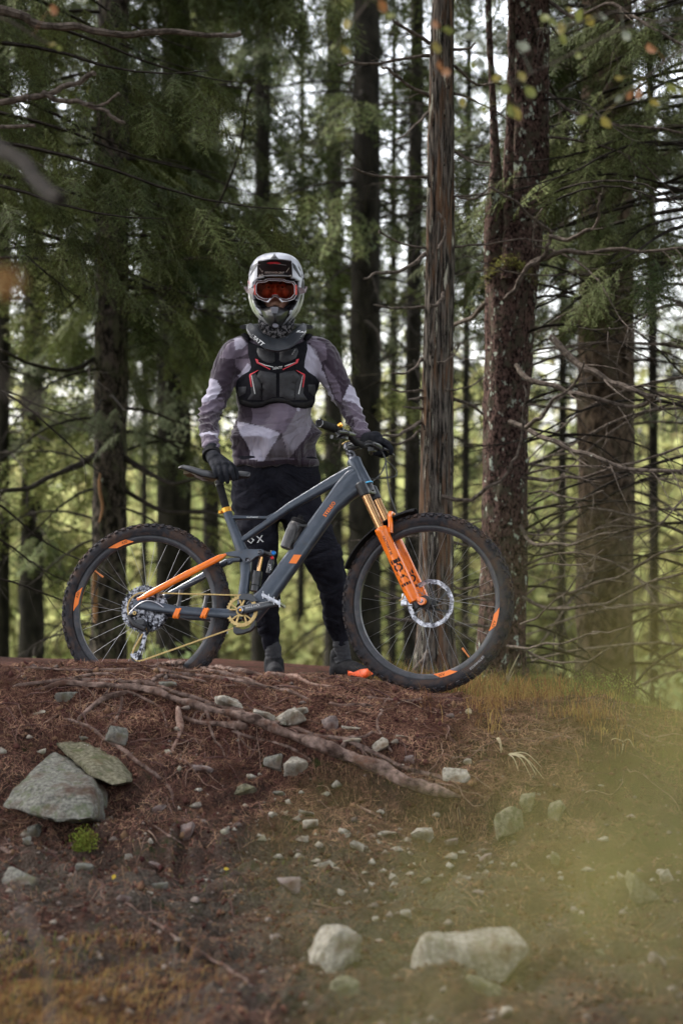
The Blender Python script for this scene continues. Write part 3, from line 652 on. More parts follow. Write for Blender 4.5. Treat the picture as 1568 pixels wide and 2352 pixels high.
def make_spray(seed, pairs=11, nd=12, dense=True):
    "one flat hanging spruce twig, 1 unit long, built of needle triangles"
    r_ = np.random.default_rng(seed); T = []
    def strip(o, d, L, n, w, nl):
        side = np.cross(d, [0, 0, 1.0]); side /= np.linalg.norm(side)+1e-9
        T.append([o-side*w, o+side*w, o+d*L])
        for i in range(n):
            t = (i+.5)/n; q = o+d*L*t
            for sg in (-1, 1):
                e = d*.75+side*sg*.7+np.array([0, 0, r_.normal(0, .25)]); e /= np.linalg.norm(e)
                T.append([q-d*w*(1.9 if dense else 2.4), q+d*w*(1.9 if dense else 2.4), q+e*nl*r_.uniform(.8, 1.35)])
    mx = np.array([1., 0, 0]); o = np.zeros(3)
    pos = o.copy(); d = np.array([1., 0, .1]); d /= np.linalg.norm(d)
    for i in range(pairs):
        d = d+np.array([0, 0, -.045]); d /= np.linalg.norm(d); st = 1.0/pairs
        strip(pos, d, st*1.15, 2 if dense else 1, .007 if dense else .014, .07)
        t = i/pairs; L = (.40*(1-t)**.8+.07)*r_.uniform(.5, 1.25)*(1 if i > 0 else .5)
        for sg in (-1, 1):
            e = d*.62+np.array([0, 1., 0])*sg*.75+np.array([0, 0, -.28+r_.normal(0, .12)]); e /= np.linalg.norm(e)
            strip(pos+d*st*.5, e, L, max(2, int(nd*L/.42+.5)), .006 if dense else .016, .052 if dense else .10)
        pos = pos+d*st
    return np.array(T)           # (k,3,3)
SPR = [make_spray(i) for i in range(4)]
SPR_C = [make_spray(50+i, pairs=6, nd=3, dense=False) for i in range(4)]
print('spray tris', len(SPR[0]), len(SPR_C[0]))
def place_sprays(items, lib):
    "items: (pos, dir, droop-up vector, length)"
    out = []; by = [[] for _ in lib]
    for it in items: by[rnd.randrange(len(lib))].append(it)
    for S, L in zip(lib, by):
        if not L: continue
        p = np.array([i[0] for i in L]); d = np.array([i[1] for i in L]); u = np.array([i[2] for i in L]); s = np.array([i[3] for i in L])
        d /= np.linalg.norm(d, axis=1)[:, None]; v = np.cross(u, d); v /= np.linalg.norm(v, axis=1)[:, None]+1e-9; w = np.cross(d, v)
        B = np.stack([d, v, w], 1)*s[:, None, None]
        q = np.einsum('kij,njl->nkil', S, B)+p[:, None, None, :]
        out.append(q.reshape(-1, 3))
    V = np.concatenate(out); return V, np.arange(len(V)).reshape(-1, 3)

def trunk_mesh(path, name, m, parent, seed=0, n=28, step=.05, rough=.035, ridges=0):
    "path: (x, y, z, r)"
    q = np.array(path, float); L = np.concatenate([[0], np.cumsum(np.linalg.norm(np.diff(q[:, :3], axis=0), axis=1))])
    t = np.arange(0, L[-1], step); c = np.stack([np.interp(t, L, q[:, k]) for k in range(4)], 1)
    for _ in range(4): c[1:-1] = (c[:-2]+2*c[1:-1]+c[2:])/4
    th = np.linspace(0, 2*np.pi, n, endpoint=False); N = len(c)
    X = np.cos(th)[None, :]; Y = np.sin(th)[None, :]; z = c[:, 2][:, None]
    k = 1+rough*fbm(X*2.2+seed, Y*2.2, z*2.3, 3)+rough*1.2*fbm(X*7+seed, Y*7, z*9, 2)
    if ridges: k = k-ridges*np.clip(np.abs(fbm(X*4.5+seed, Y*4.5, z*.35, 2))*-3+1, 0, 1)
    r = c[:, 3][:, None]*k
    V = np.stack([c[:, 0][:, None]+X*r, c[:, 1][:, None]+Y*r, c[:, 2][:, None]+0*r], 2).reshape(-1, 3)
    i = np.arange(N*n).reshape(N, n); j = np.roll(i, -1, 1)
    F_ = np.stack([i[:-1].ravel(), j[:-1].ravel(), j[1:].ravel(), i[1:].ravel()], 1)
    return np_mesh(name, V, F_, m, parent, smooth=True)

def limb_pts(mb, P3, r0, r1, seed=0, n=6):
    P3 = [Vector(p) for p in P3]; N = len(P3)
    q = [p+Vector((float(vnoise(i*.35+seed)), float(vnoise(i*.35+seed+40)), float(vnoise(i*.35+seed+90))))*.012*min(1, i/3) for i, p in enumerate(P3)]
    mb.tube(q, [(r0+(r1-r0)*(i/(N-1))**.8)*(1+.15*float(vnoise(i*.9, seed+3))) for i in range(N)], n=n)
    return q
def twigs(mb, q, cnt, Ls, r, seed, droop=-.25):
    r_ = random.Random(seed); N = len(q)
    for _ in range(cnt):
        i = r_.randrange(max(1, N//5), N-1); t = (q[i+1]-q[i]).normalized(); side = t.cross(Vector((0, 0, 1))).normalized()*r_.choice((-1, 1))
        d = (t*r_.uniform(.3, .9)+side*r_.uniform(.2, .9)+Vector((0, 0, r_.uniform(droop-.4, droop+.6)))).normalized()
        L = r_.uniform(.4, 1)*Ls; p = q[i].copy(); pts = [p.copy()]
        for k in range(4):
            d = (d+Vector((r_.gauss(0, .16), r_.gauss(0, .16), -.05+r_.gauss(0, .14)))).normalized(); p = p+d*L/4; pts.append(p.copy())
        mb.tube(pts, [r*(1-k/5) for k in range(5)], n=3, cap=False)
class Tree:
    def __init__(s, label, path, m, seed, name='spruce_tree', n=24, step=.06, rough=.035, ridges=0, group=None):
        "path: (px, py, half width px, depth), from the bottom up"
        pts = []
        for px, py, r, d in path:
            p = P(px, py, d); pts.append((p.x, p.y, p.z, r*d/FPX))
        b = pts[0]; gz = float(H(b[0], b[1]))-.15
        if b[2] > gz: pts = [(b[0], b[1], gz, b[3]*1.25), (b[0], b[1], gz+.25, b[3]*1.08)]+pts[0:]
        a = pts[-1]; c = pts[-2]; up = Vector(a[:3])-Vector(c[:3]); up = (up/up.z if up.z > 0 else Vector((0, 0, 1))); up.x *= .5; up.y *= .5
        top = Vector(a[:3])+up*max(0.0, 13-a[2]); pts.append((top.x, top.y, top.z, .03))
        s.pts = pts; s.seed = seed; s.rnd = random.Random(seed)
        s.e = thing(name, (pts[0][0], pts[0][1], gz+.1), label, 'tree', group or ('spruces of the wood' if name == 'spruce_tree' else None))
        s.trunk = trunk_mesh(pts, 'trunk', m, s.e, seed, n, step, rough, ridges)
        s.z = [p[2] for p in pts]
    def at(s, z):
        return Vector([float(np.interp(z, s.z, [p[k] for p in s.pts])) for k in range(2)]+[z]), float(np.interp(z, s.z, [p[3] for p in s.pts]))
    def branch(s, pxs, r0, r1, d0, d1, m=None, tw=6, tl=.35, seed=0):
        "a bare limb through the given points, from depth d0 to d1; radii in px of the photograph"
        q = smooth_path([(a, b) for a, b in pxs], 6); n = len(q); mb = MB()
        P3 = [P(a, b, d0+(d1-d0)*i/(n-1)) for i, (a, b) in enumerate(q)]
        k = (d0+d1)/2/FPX
        qq = limb_pts(mb, P3, r0*k, r1*k, seed+s.seed, 7)
        if tw: twigs(mb, qq, tw, tl, max(.0016, r1*k*.5), seed+s.seed)
        return mb.build('branch', m or M_limb, s.e)
    def dead(s, z, az, L, r=.012, m=None, droop=.55, tw=9, lift=.3, tl=.4):
        c, tr = s.at(z); d = Vector((math.cos(az), math.sin(az), lift+s.rnd.uniform(-.45, .4))); d.normalize(); p = c+Vector((math.cos(az), math.sin(az), 0))*tr*.6
        pts = [p.copy()]; N = 12; r_ = s.rnd
        for i in range(N):
            d = (d+Vector((r_.gauss(0, .09), r_.gauss(0, .09), -droop/N*(2.4 if i < N*.65 else -2.2)+r_.gauss(0, .05)))).normalized()
            p = p+d*L/N; pts.append(p.copy())
        mb = MB(); mb.tube(pts, [r*(1-.8*i/N) for i in range(N+1)], n=5)
        twigs(mb, pts, tw, tl, r*.28, r_.random()*1e6)
        return mb.build('branch', m or M_limb_dark, s.e)
    def crown(s, z0, z1, count, L, lib, m, spl=.30, per=26, az=None, shape=.6, maxz=6.5):
        "living limbs hung with drooping needle sprays"
        items = []; r_ = s.rnd
        for i in range(count):
            z = z0+(z1-z0)*(i+r_.random())/count
            a = r_.uniform(0, 2*math.pi) if az is None else r_.uniform(*az)
            Li = L*r_.uniform(.65, 1.1)*(1-shape*(z-z0)/max(.1, (13-z0)))
            c, tr = s.at(z); d = Vector((math.cos(a), math.sin(a), .12)).normalized(); p = c.copy(); N = 9; pts = [p.copy()]
            for k in range(N):
                d = (d+Vector((r_.gauss(0, .06), r_.gauss(0, .06), (-.085 if k < 6 else .10)))).normalized(); p = p+d*Li/N; pts.append(p.copy())
            mb = MB(); mb.tube(pts, [.016*(1-.85*k/N) for k in range(N+1)], n=4); mb.build('branch', M_limb_dark, s.e)
            for k in range(per):
                t = r_.uniform(.18, 1)**.8*N; j = min(N-1, int(t)); q = pts[j].lerp(pts[j+1], t-j); ax = (pts[j+1]-pts[j]).normalized()
                side = ax.cross(Vector((0, 0, 1))).normalized()*r_.choice((-1, 1)); spread = .26*(1.15-t/N)
                q = q+side*r_.uniform(0, spread)+Vector((0, 0, -r_.uniform(0, .16)))
                dd = ax*r_.uniform(.2, .9)+side*r_.uniform(.2, .9)+Vector((0, 0, -r_.uniform(.25, 1.1)))
                items.append((q, dd, (r_.gauss(0, .25), r_.gauss(0, .25), 1), spl*r_.uniform(.65, 1.25)))
        V, F_ = place_sprays(items, lib); o = np_mesh('crown', V, F_, m, s.e)
        return len(F_)

TT = 0
# left: big spruce behind the rear wheel
A = Tree('big dark spruce behind the rear wheel with a bare orange scar low on its trunk', [(247, 1560, 46, 14), (250, 1400, 41, 14), (252, 1150, 39, 14), (255, 850, 37, 14), (258, 450, 36, 14), (262, 0, 34, 14)], M_bark, 1, n=26, step=.05, rough=.06)
for px0, y0, y1, w, dx in ((232, 1085, 1200, 7, -4), (219, 1290, 1430, 13, 0)):
    mb = MB(); q = [(px0+dx*math.sin(i*.9)+rnd.uniform(-1.5, 1.5), y0+(y1-y0)*i/8) for i in range(9)]
    mb.tube([P(a, b, 13.86) for a, b in q], [(w*.5*13.9/FPX*max(.15, math.sin(math.pi*(i+.4)/9)**.5), .012) for i in range(9)], n=8, up=(0, -1, 0)); mb.build('bark_scar', M_scar, A.e)
A.branch([(220,1045),(150,1080),(60,1120),(-40,1135)], 9, 4, 14, 12.5, M_limb_dark)
A.branch([(285,1050),(350,1090),(400,1110),(470,1105),(560,1140)], 8, 2, 14, 13.4, M_limb_dark)
A.branch([(285,1125),(380,1175),(470,1175),(530,1195),(640,1200)], 6, 2, 14, 13.5, M_limb_dark)
A.branch([(225,820),(150,850),(60,830),(-30,790)], 6, 3, 14, 13, M_limb_dark)
A.branch([(290,560),(360,580),(420,560),(480,500),(540,380),(580,200)], 7, 2, 14, 12.4, M_limb_dark, 12)
A.branch([(290,565),(380,600),(480,590),(560,620)], 6, 2, 14, 13.2, M_limb_dark)
A.branch([(225,560),(140,600),(60,590),(-40,600)], 6, 3, 14, 12.6, M_limb_dark, 10)
A.branch([(285,690),(350,720),(430,690)], 5, 2, 14, 13.4, M_limb_dark)
A.branch([(222,480),(150,450),(80,370),(-10,330)], 7, 4, 14, 12.2, M_limb_dark)
for i, z in enumerate(np.arange(-.3, 2.6, .12)): A.dead(z, rnd.uniform(2.4, 6.9), rnd.uniform(.6, 1.5), .011)
TT += A.crown(2.2, 7.0, 46, 1.75, SPR, M_need, .42, 34, az=(-.45, 3.6))
TT += A.crown(1.25, 2.2, 7, 1.0, SPR, M_need_grey, .22, 16)

Bt = Tree('slender spruce trunk second from the left edge, farther back', [(72, 1560, 30, 20), (76, 1000, 25, 20), (80, 600, 23, 20), (90, 0, 20, 20)], M_bark_far, 2, n=16)
for z in np.arange(-1, 4, .3): Bt.dead(z, rnd.uniform(0, 6.28), rnd.uniform(.7, 1.6), .014)
TT += Bt.crown(.3, 8.5, 44, 1.9, SPR_C, M_need, .38, 24)
B2 = Tree('spruce trunk cut by the left edge of the view', [(5, 1560, 18, 18), (6, 900, 17, 18), (10, 0, 15, 18)], M_bark_far, 12, n=14)
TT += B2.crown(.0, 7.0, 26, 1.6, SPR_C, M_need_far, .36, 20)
Ct = Tree('dark straight spruce between the scarred one and the rider', [(398, 1560, 42, 18), (400, 1150, 39, 18), (400, 800, 38, 18), (402, 500, 36, 18), (405, 0, 30, 18)], M_bark_far, 3, n=18)
for z in np.arange(-1.2, 3.6, .12): Ct.dead(z, rnd.uniform(0, 6.28), rnd.uniform(.7, 2.2), .011, tw=12)
TT += Ct.crown(1.6, 8.0, 46, 2.0, SPR_C, M_need_grey, .36, 26)
TT += Ct.crown(.4, 1.6, 5, 1.2, SPR_C, M_need_far, .3, 20)
Dt = Tree('thin far spruce just left of the rider', [(484, 1560, 20, 25), (486, 900, 18, 25), (488, 0, 15, 25)], M_bark_far, 4, n=12)
TT += Dt.crown(1.5, 10.0, 36, 2.0, SPR_C, M_need, .42, 22)
D2 = Tree('spruce hidden behind the rider, only its crown showing above the helmet', [(600, 1560, 24, 22), (600, 900, 20, 22), (605, 0, 17, 22)], M_bark_far, 14, n=12)
TT += D2.crown(2.6, 10.0, 52, 2.3, SPR_C, M_need, .40, 26)
Et = Tree('dark rough spruce right of the helmet', [(836, 1560, 40, 17), (838, 1100, 36, 17), (840, 600, 33, 17), (842, 0, 30, 17)], M_bark_far, 5, n=18, rough=.06)
for z in np.arange(-.8, 4.6, .075): Et.dead(z, rnd.uniform(0, 6.28), rnd.uniform(.7, 2.2), .010, tw=14)
TT += Et.crown(3.0, 9.0, 24, 1.5, SPR_C, M_need, .34, 16)
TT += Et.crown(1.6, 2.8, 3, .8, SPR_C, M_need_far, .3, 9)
Ft = Tree('slim spruce trunk behind the dead pole', [(945, 1560, 20, 19), (948, 900, 18, 19), (958, 0, 15, 19)], M_bark_far, 6, n=14)
for z in np.arange(-1.4, 5, .085): Ft.dead(z, rnd.uniform(0, 6.28), rnd.uniform(.8, 2.4), .011, tw=14)
TT += Ft.crown(3.4, 9.0, 24, 1.6, SPR_C, M_need, .36, 16)
F2 = Tree('faint far trunk between the rough spruce and the rider', [(765, 1560, 22, 28), (766, 900, 21, 28), (768, 0, 18, 28)], M_bark_far, 16, n=12)
TT += F2.crown(5.2, 12.0, 22, 2.2, SPR_C, M_need_far, .46, 18)
F3 = Tree('thin far trunk between the two sharp trunks', [(1066, 1560, 9, 21), (1070, 900, 8, 21), (1078, 0, 6, 21)], M_bark_far, 17, n=12)
for z in np.arange(-1.6, 5, .10): F3.dead(z, rnd.uniform(0, 6.28), rnd.uniform(.8, 2.4), .010, tw=14)
TT += F3.crown(2.6, 9.0, 26, 1.7, SPR_C, M_need_grey, .38, 16)

# the dead pole
Gt = Tree('dead barkless pole with flaking grey wood, right of the rider', [(1000, 1510, 48, 10.4), (1001, 1400, 41, 10.4), (1001, 1150, 38, 10.4), (1004, 900, 36, 10.4), (1010, 600, 33, 10.4), (1013, 300, 30, 10.4), (1016, 0, 25, 10.4)], M_bark_dead, 7, name='dead_tree', n=72, step=.018, rough=.035, ridges=.12)
br = Gt.branch
br([zu(400,255),zu(250,270),zu(100,290),zu(-20,290)], 4.5, 2, 10.4, 10.0, tw=4)
br([zu(405,200),zu(340,150),zu(250,90),zu(180,20),zu(120,-40)], 5, 3, 10.4, 10.2, tw=4)
br([zu(395,815),zu(230,808),zu(100,785),zu(20,765)], 4, 2, 10.4, 10.0, tw=3)
br([zu(390,1165),zu(300,1225),zu(200,1250),zu(100,1272)], 6, 2.5, 10.4, 9.8, tw=1, tl=.1)
br([zu(380,1412),zu(260,1410),zu(160,1395)], 4, 2, 10.4, 9.9, tw=0)
br([zu(400,1145),zu(300,1120),zu(200,1070),zu(165,1060)], 3.5, 1.5, 10.4, 10.1, tw=2)
br([zu(400,440),zu(330,400),zu(240,330),zu(180,300)], 5, 2.5, 10.4, 10.3, tw=4)
br([zu(395,520),zu(330,580),zu(260,640)], 4, 1.8, 10.4, 10.0, tw=2)
br([zu(510,230),zu(570,220),zu(625,193)], 4.5, 2, 10.4, 10.2, tw=1, tl=.1)
br([zu(515,300),zu(600,370),zu(680,385),zu(760,380)], 4, 2, 10.4, 10.6, tw=3)
br([zu(515,430),zu(600,450),zu(680,490),zu(760,540)], 3.5, 1.5, 10.4, 10.6, tw=3)
br([zu(510,695),zu(600,740),zu(690,757)], 3, 1.5, 10.4, 10.3, tw=1)
br([zu(510,905),zu(620,890),zu(690,857)], 3, 1.5, 10.4, 10.2, tw=1)
br([zu(505,1140),zu(600,1120),zu(760,1105),zu(950,1095)], 3.2, 1.6, 10.4, 10.15, tw=3)
br([zr(370,80),zr(320,130),zr(240,142)], 4.5, 2, 10.4, 9.9, tw=1, tl=.1)
br([zr(370,225),zr(300,225),zr(240,215)], 3.5, 2, 10.4, 10.0, tw=0)
br([zr(370,260),zr(310,262)], 4, 2.5, 10.4, 10.0, tw=0)
br([zr(370,310),zr(285,297)], 4, 2, 10.4, 10.0, tw=0)
br([zr(365,372),zr(290,410),zr(230,430),zr(150,442)], 5.5, 2, 10.4, 9.7, tw=1, tl=.12)
br([zr(360,410),zr(290,458),zr(230,460),zr(165,452)], 3.5, 1.5, 10.4, 9.9, tw=1, tl=.12)
br([zr(460,715),zr(560,725),zr(640,700),zr(740,620),zr(800,540),zr(820,400),zr(838,330),zr(838,200)], 5.5, 2, 10.3, 10.1, tw=2, tl=.15)
br([zr(510,265),zr(600,290),zr(660,330)], 5, 2.5, 10.4, 10.6, tw=2)
br([zr(480,225),zr(560,210),zr(665,160)], 3, 1.5, 10.3, 10.5, tw=1)
br([zr(440,100),zr(490,80),zr(560,0)], 3.2, 1.5, 10.25, 10.3, tw=1)
br([zr(515,925),zr(600,940)], 4, 2, 10.4, 10.6, tw=0)
br([zr(360,1180),zr(250,1175),zr(165,1165)], 4, 1.6, 10.4, 9.9, tw=1, tl=.1)
br([zr(370,1290),zr(300,1275),zr(215,1262)], 6, 3, 10.4, 9.8, tw=0)
br([zr(520,1165),zr(600,1175),zr(700,1185)], 4.5, 2.5, 10.4, 10.8, tw=1)
br([zr(520,1300),zr(620,1300),zr(720,1305)], 5, 3, 10.4, 10.8, tw=0)
br([zu(440,975),zu(480,1040),zu(455,1140)], 4, 3, 10.26, 10.2, tw=0)
br([zu(470,1345),zu(450,1385),zu(415,1400)], 5, 4, 10.26, 10.2, tw=0)
br([(985,1500),(960,1530),(930,1560),(925,1590)], 9, 5, 10.3, 10.0, tw=0)
# splinters standing off the dead wood
mb = MB()
for i in range(26):
    py = rnd.uniform(60, 1400); s_ = rnd.choice((-1, 1)); px = 1005+s_*rnd.uniform(8, 32); L = rnd.uniform(14, 46)
    mb.tube([P(px, py, 10.22+.02*abs(px-1005)/12), P(px+rnd.uniform(-1, 1), py-L*.5, 10.2+.02*abs(px-1005)/12), P(px+s_*3, py-L, 10.2+.02*abs(px-1005)/12)], [(.005, .002), (.006, .003), (.001, .001)], n=5, up=(0, -1, 0))
tag(mb.build('splinters', M_bark_dead, Gt.e), kind='stuff')

# the double-stemmed spruce
Ht = Tree('sharp reddish spruce with lichen spots and a moss collar, its stem forking below the top', [(1146, 1560, 60, 11), (1152, 1450, 55, 11), (1156, 1300, 52, 11), (1160, 1000, 50, 11), (1168, 800, 54, 11), (1174, 640, 60, 11), (1186, 520, 64, 11.02), (1205, 430, 52, 11.05), (1212, 250, 48, 11.05), (1213, 0, 46, 11.05)], M_bark_red, 8, n=72, step=.022, rough=.045)
st = [P(1138, 640, 10.95), P(1134, 560, 10.93), P(1136, 470, 10.93), P(1138, 380, 10.93), P(1130, 220, 10.95), P(1122, 60, 10.95), P(1118, -80, 10.95)]
mbv = [(*p, r*11/FPX) for p, r in zip(st, (26, 24, 20, 12, 7, 7, 6))]
trunk_mesh(mbv, 'side_stem', M_bark_red, Ht.e, 31, 28, .03, .06)
st = [P(1165, 640, 10.86), P(1166, 480, 10.9), P(1170, 300, 10.9), P(1174, 120, 10.95), P(1176, -60, 10.95)]
trunk_mesh([(*p, r*11/FPX) for p, r in zip(st, (16, 12, 9, 8, 7))], 'side_stem', M_bark_red, Ht.e, 33, 20, .03, .06)
mb = MB(); c0 = P(1168, 600, 10.84)
for i in range(700):
    a = Vector((rnd.gauss(0, .085), rnd.gauss(0, .02), rnd.gauss(0, .022)-.25*0)); c = c0+a; c.z -= .6*a.x*a.x*8
    d = Vector((rnd.gauss(0, .5), -abs(rnd.gauss(0, .5)), -rnd.uniform(0, 1))).normalized()*rnd.uniform(.01, .035); w_ = d.orthogonal().normalized()*.002
    mb.add([c-w_, c+w_, c+d], [(0, 1, 2)])
M_mossb = mat('bark_moss', (.06, .06, .015), (.14, .13, .035), scale=8, rough=.9, island=.4)
tag(mb.build('moss', M_mossb, Ht.e, smooth=False), kind='stuff')
br = Ht.branch
br([zu(750,1375),zu(800,1320),zu(870,1220),zu(940,1160),zu(955,1090),zu(930,1045),zu(820,950),zu(690,850)], 7, 3, 10.80, 10.5, tw=2, tl=.15)
br([zu(870,1210),zu(950,1170),zu(1050,1155),zu(1250,1150),zu(1400,1145),zu(1580,1140)], 8, 3, 10.75, 10.4, tw=7, tl=.3)
br([zu(955,1085),zu(1040,1092),zu(1130,1060),zu(1180,990),zu(1185,880)], 6, 2.5, 10.6, 10.3, tw=3, tl=.2)
br([zu(880,1150),zu(890,1020),zu(930,960)], 3, 1.5, 10.6, 10.5, tw=1)
br([zr(800,110),zr(860,165),zr(1000,212),zr(1100,250),zr(1340,292),zr(1450,250),zr(1590,262)], 7, 4, 10.85, 10.3, tw=9, tl=.4)
br([zu(950,430),zu(1050,500),zu(1180,545),zu(1400,590),zu(1600,600)], 5, 2.5, 11, 10.5, tw=8, tl=.4)
br([zu(955,10),zu(1080,70),zu(1250,20),zu(1400,120),zu(1600,210)], 5, 3, 11, 10.4, tw=8, tl=.4)
br([zr(960,-20),zr(1080,90),zr(1180,150),zr(1300,215),zr(1430,245)], 9, 6, 10.6, 10.2, tw=6, tl=.4)
br([zr(770,370),zr(850,385),zr(900,360),zr(950,300),zr(1050,200),zr(1110,95)], 7, 2, 10.8, 10.3, tw=4, tl=.2)
br([zr(830,390),zr(900,420),zr(1000,470),zr(1150,530),zr(1330,580),zr(1590,602)], 7, 4, 10.85, 10.2, tw=9, tl=.4)
br([zr(830,625),zr(950,630),zr(1050,625),zr(1200,600),zr(1400,530),zr(1590,475)], 5, 2.5, 10.9, 10.3, tw=9, tl=.4)
br([zr(820,850),zr(880,920),zr(1000,932),zr(1150,905),zr(1285,858)], 5.5, 2, 10.9, 10.4, tw=7, tl=.3)
br([zr(820,880),zr(900,880),zr(1060,885),zr(1200,860),zr(1400,840)], 3, 1.6, 10.9, 10.5, tw=7, tl=.3)
br([zr(950,1170),zr(1060,1145),zr(1200,1105),zr(1400,1012),zr(1590,920)], 5, 3, 10.9, 10.3, tw=9, tl=.35)
br([zr(830,1175),zr(950,1218),zr(1150,1215),zr(1350,1140),zr(1590,1045)], 5, 3, 10.9, 10.3, tw=9, tl=.35)
br([zr(760,1400),zr(860,1402),zr(950,1390),zr(1100,1362),zr(1190,1325)], 4, 1.6, 10.85, 10.2, tw=2, tl=.2)
br([zr(820,1410),zr(950,1458),zr(1080,1475),zr(1230,1413)], 4, 1.6, 10.9, 10.3, tw=2, tl=.2)
br([zr(1150,1335),zr(1230,1328),zr(1338,1312)], 3, 1.2, 10.4, 10.2, tw=0)
br([zr(700,1470),zr(600,1500),zr(520,1490)], 3, 1.5, 10.9, 10.6, tw=1)
br([zr(660,1120),zr(560,1130),zr(515,1120)], 4, 2, 11, 11, tw=1)
br([zu(700,880),zu(600,905),zu(520,905)], 3, 2, 10.9, 10.8, tw=1)
br([zu(690,750),zu(620,730),zu(530,700)], 3, 2, 10.95, 10.8, tw=1)
br([zu(670,1380),zu(600,1450),zu(520,1500),zu(480,1560)], 7, 3, 11, 11.4, tw=2)
br([zr(820,1300),zr(900,1260),zr(1000,1180),zr(1080,1080)], 3, 1.5, 10.8, 10.3, tw=4, tl=.25)
br([zr(860,700),zr(950,680),zr(1050,720),zr(1200,690)], 3, 1.5, 10.9, 10.4, tw=6, tl=.3)
br([zr(840,1050),zr(950,1010),zr(1080,1030),zr(1200,960)], 3, 1.5, 10.9, 10.4, tw=6, tl=.3)
for z in np.arange(-.1, 4.6, .10): Ht.dead(z, rnd.uniform(-1.5, 1.3), rnd.uniform(.7, 2.0), .008, M_limb if rnd.random() < .4 else M_limb_dark, tw=12)
TT += Ht.crown(4.35, 8, 16, 1.6, SPR, M_need, .30, 20)

# broad brown trunk at right
It = Tree('broad brown trunk at the right, soft in the distance', [(1386, 1640, 72, 13.5), (1388, 1450, 67, 13.5), (1390, 1200, 65, 13.5), (1391, 900, 64, 13.5), (1392, 500, 61, 13.5), (1393, 0, 57, 13.5)], M_bark_brown, 9, n=30, rough=.05)
for z in np.arange(-.3, 2.8, .085): It.dead(z, rnd.uniform(2.6, 6.8), rnd.uniform(.8, 1.9), .011, M_limb if rnd.random() < .5 else M_limb_dark, tw=12)
TT += It.crown(2.55, 6.6, 44, 1.9, SPR, M_need_grey, .30, 24)
Jt = Tree('spruce just outside the right edge reaching in with dark needled limbs', [(1700, 1560, 60, 11.5), (1702, 700, 55, 11.5), (1705, 0, 50, 11.5)], M_bark_brown, 10, n=18)
for z in np.arange(-.2, 3.0, .10): Jt.dead(z, rnd.uniform(2.4, 4.0), rnd.uniform(1.1, 2.3), .011, M_limb if rnd.random() < .5 else M_limb_dark, tw=14)
TT += Jt.crown(2.2, 5.6, 34, 1.9, SPR, M_need, .30, 22, az=(2.2, 4.2))
Kt = Tree('far trunk in the green light at the right edge', [(1502, 1600, 12, 24), (1498, 800, 11, 24), (1490, 0, 9, 24)], M_bark_far, 11, n=12)
for z in np.arange(-1.8, 4, .11): Kt.dead(z, rnd.uniform(0, 6.28), rnd.uniform(1, 3), .012, tw=16)
TT += Kt.crown(1.9, 9, 38, 2.4, SPR_C, M_need, .40, 20)
K2 = Tree('far trunk just left of the broad brown one', [(1288, 1600, 10, 23), (1292, 800, 9, 23), (1301, 0, 7, 23)], M_bark_far, 18, n=12)
for z in np.arange(-1.8, 4.2, .13): K2.dead(z, rnd.uniform(0, 6.28), rnd.uniform(1, 2.6), .012, tw=14)
TT += K2.crown(2.0, 9, 34, 2.2, SPR_C, M_need_grey, .40, 18)

# trees standing just outside the left edge: one in leaf, one bare
Lt = Tree('spruce just outside the left edge whose needled limbs fill the top left', [(-260, 1560, 60, 10.5), (-262, 700, 52, 10.5), (-265, 0, 46, 10.5)], M_bark, 13, n=18)
TT += Lt.crown(2.3, 5.8, 30, 2.2, SPR, M_need, .30, 26, az=(-1.0, 1.2))
for z in np.arange(.4, 2.6, .28): Lt.dead(z, rnd.uniform(-.8, 1.0), rnd.uniform(.8, 1.7), .010)
Mt = Tree('leafless tree outside the left edge with thick dead limbs at top left', [(-420, 1560, 90, 7.4), (-420, 700, 80, 7.4), (-420, 0, 70, 7.4)], M_bark, 15, name='bare_tree', n=18)
br = Mt.branch
br([(-420,60),(-200,20),(0,22),(60,42),(110,55),(200,68),(320,75),(420,78),(500,86),(552,84)], 14, 5, 7.4, 7.4, tw=3, tl=.15)
br([(-420,300),(-150,250),(0,236),(60,224),(110,213),(150,200),(190,178),(212,172)], 10, 5, 7.4, 7.3, tw=1, tl=.1)
br([(100,214),(150,228),(200,240),(245,258),(290,277)], 7, 4, 7.34, 7.2, tw=1, tl=.1)
br([(200,242),(240,230),(278,215)], 4, 3, 7.25, 7.2, tw=0)
br([(-420,330),(-100,300),(0,292),(78,290)], 7, 4, 7.4, 7.2, tw=0)
br([(-420,150),(-100,190),(-20,310),(60,385),(150,450)], 26, 13, 5.6, 3.4, M_limb_dark, tw=0)
print('needle tris', TT)

# a belt of far spruces, one by one
n0 = 0
for i, (px, d, lab) in enumerate([(330, 33, 'far slim spruce in the gap right of the scarred trunk'), (690, 36, 'far slim spruce just right of the helmet'), (900, 31, 'far slim spruce left of the dead pole'), (1600, 30, 'far slim spruce beyond the right edge')]):
    t = Tree(lab, [(px, 1560, 8+i % 3, d), (px+3, 800, 7+i % 3, d), (px+5, 0, 6, d)], M_bark_far, 100+i, n=8, step=.25, group='far slim spruces behind the clearing edge')
    for z in np.arange(-1, 6, .5): t.dead(z, rnd.uniform(0, 6.28), rnd.uniform(.8, 2), .014, tw=4)
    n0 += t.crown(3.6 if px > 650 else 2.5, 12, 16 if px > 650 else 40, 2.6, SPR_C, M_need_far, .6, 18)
print('far needle tris', n0)

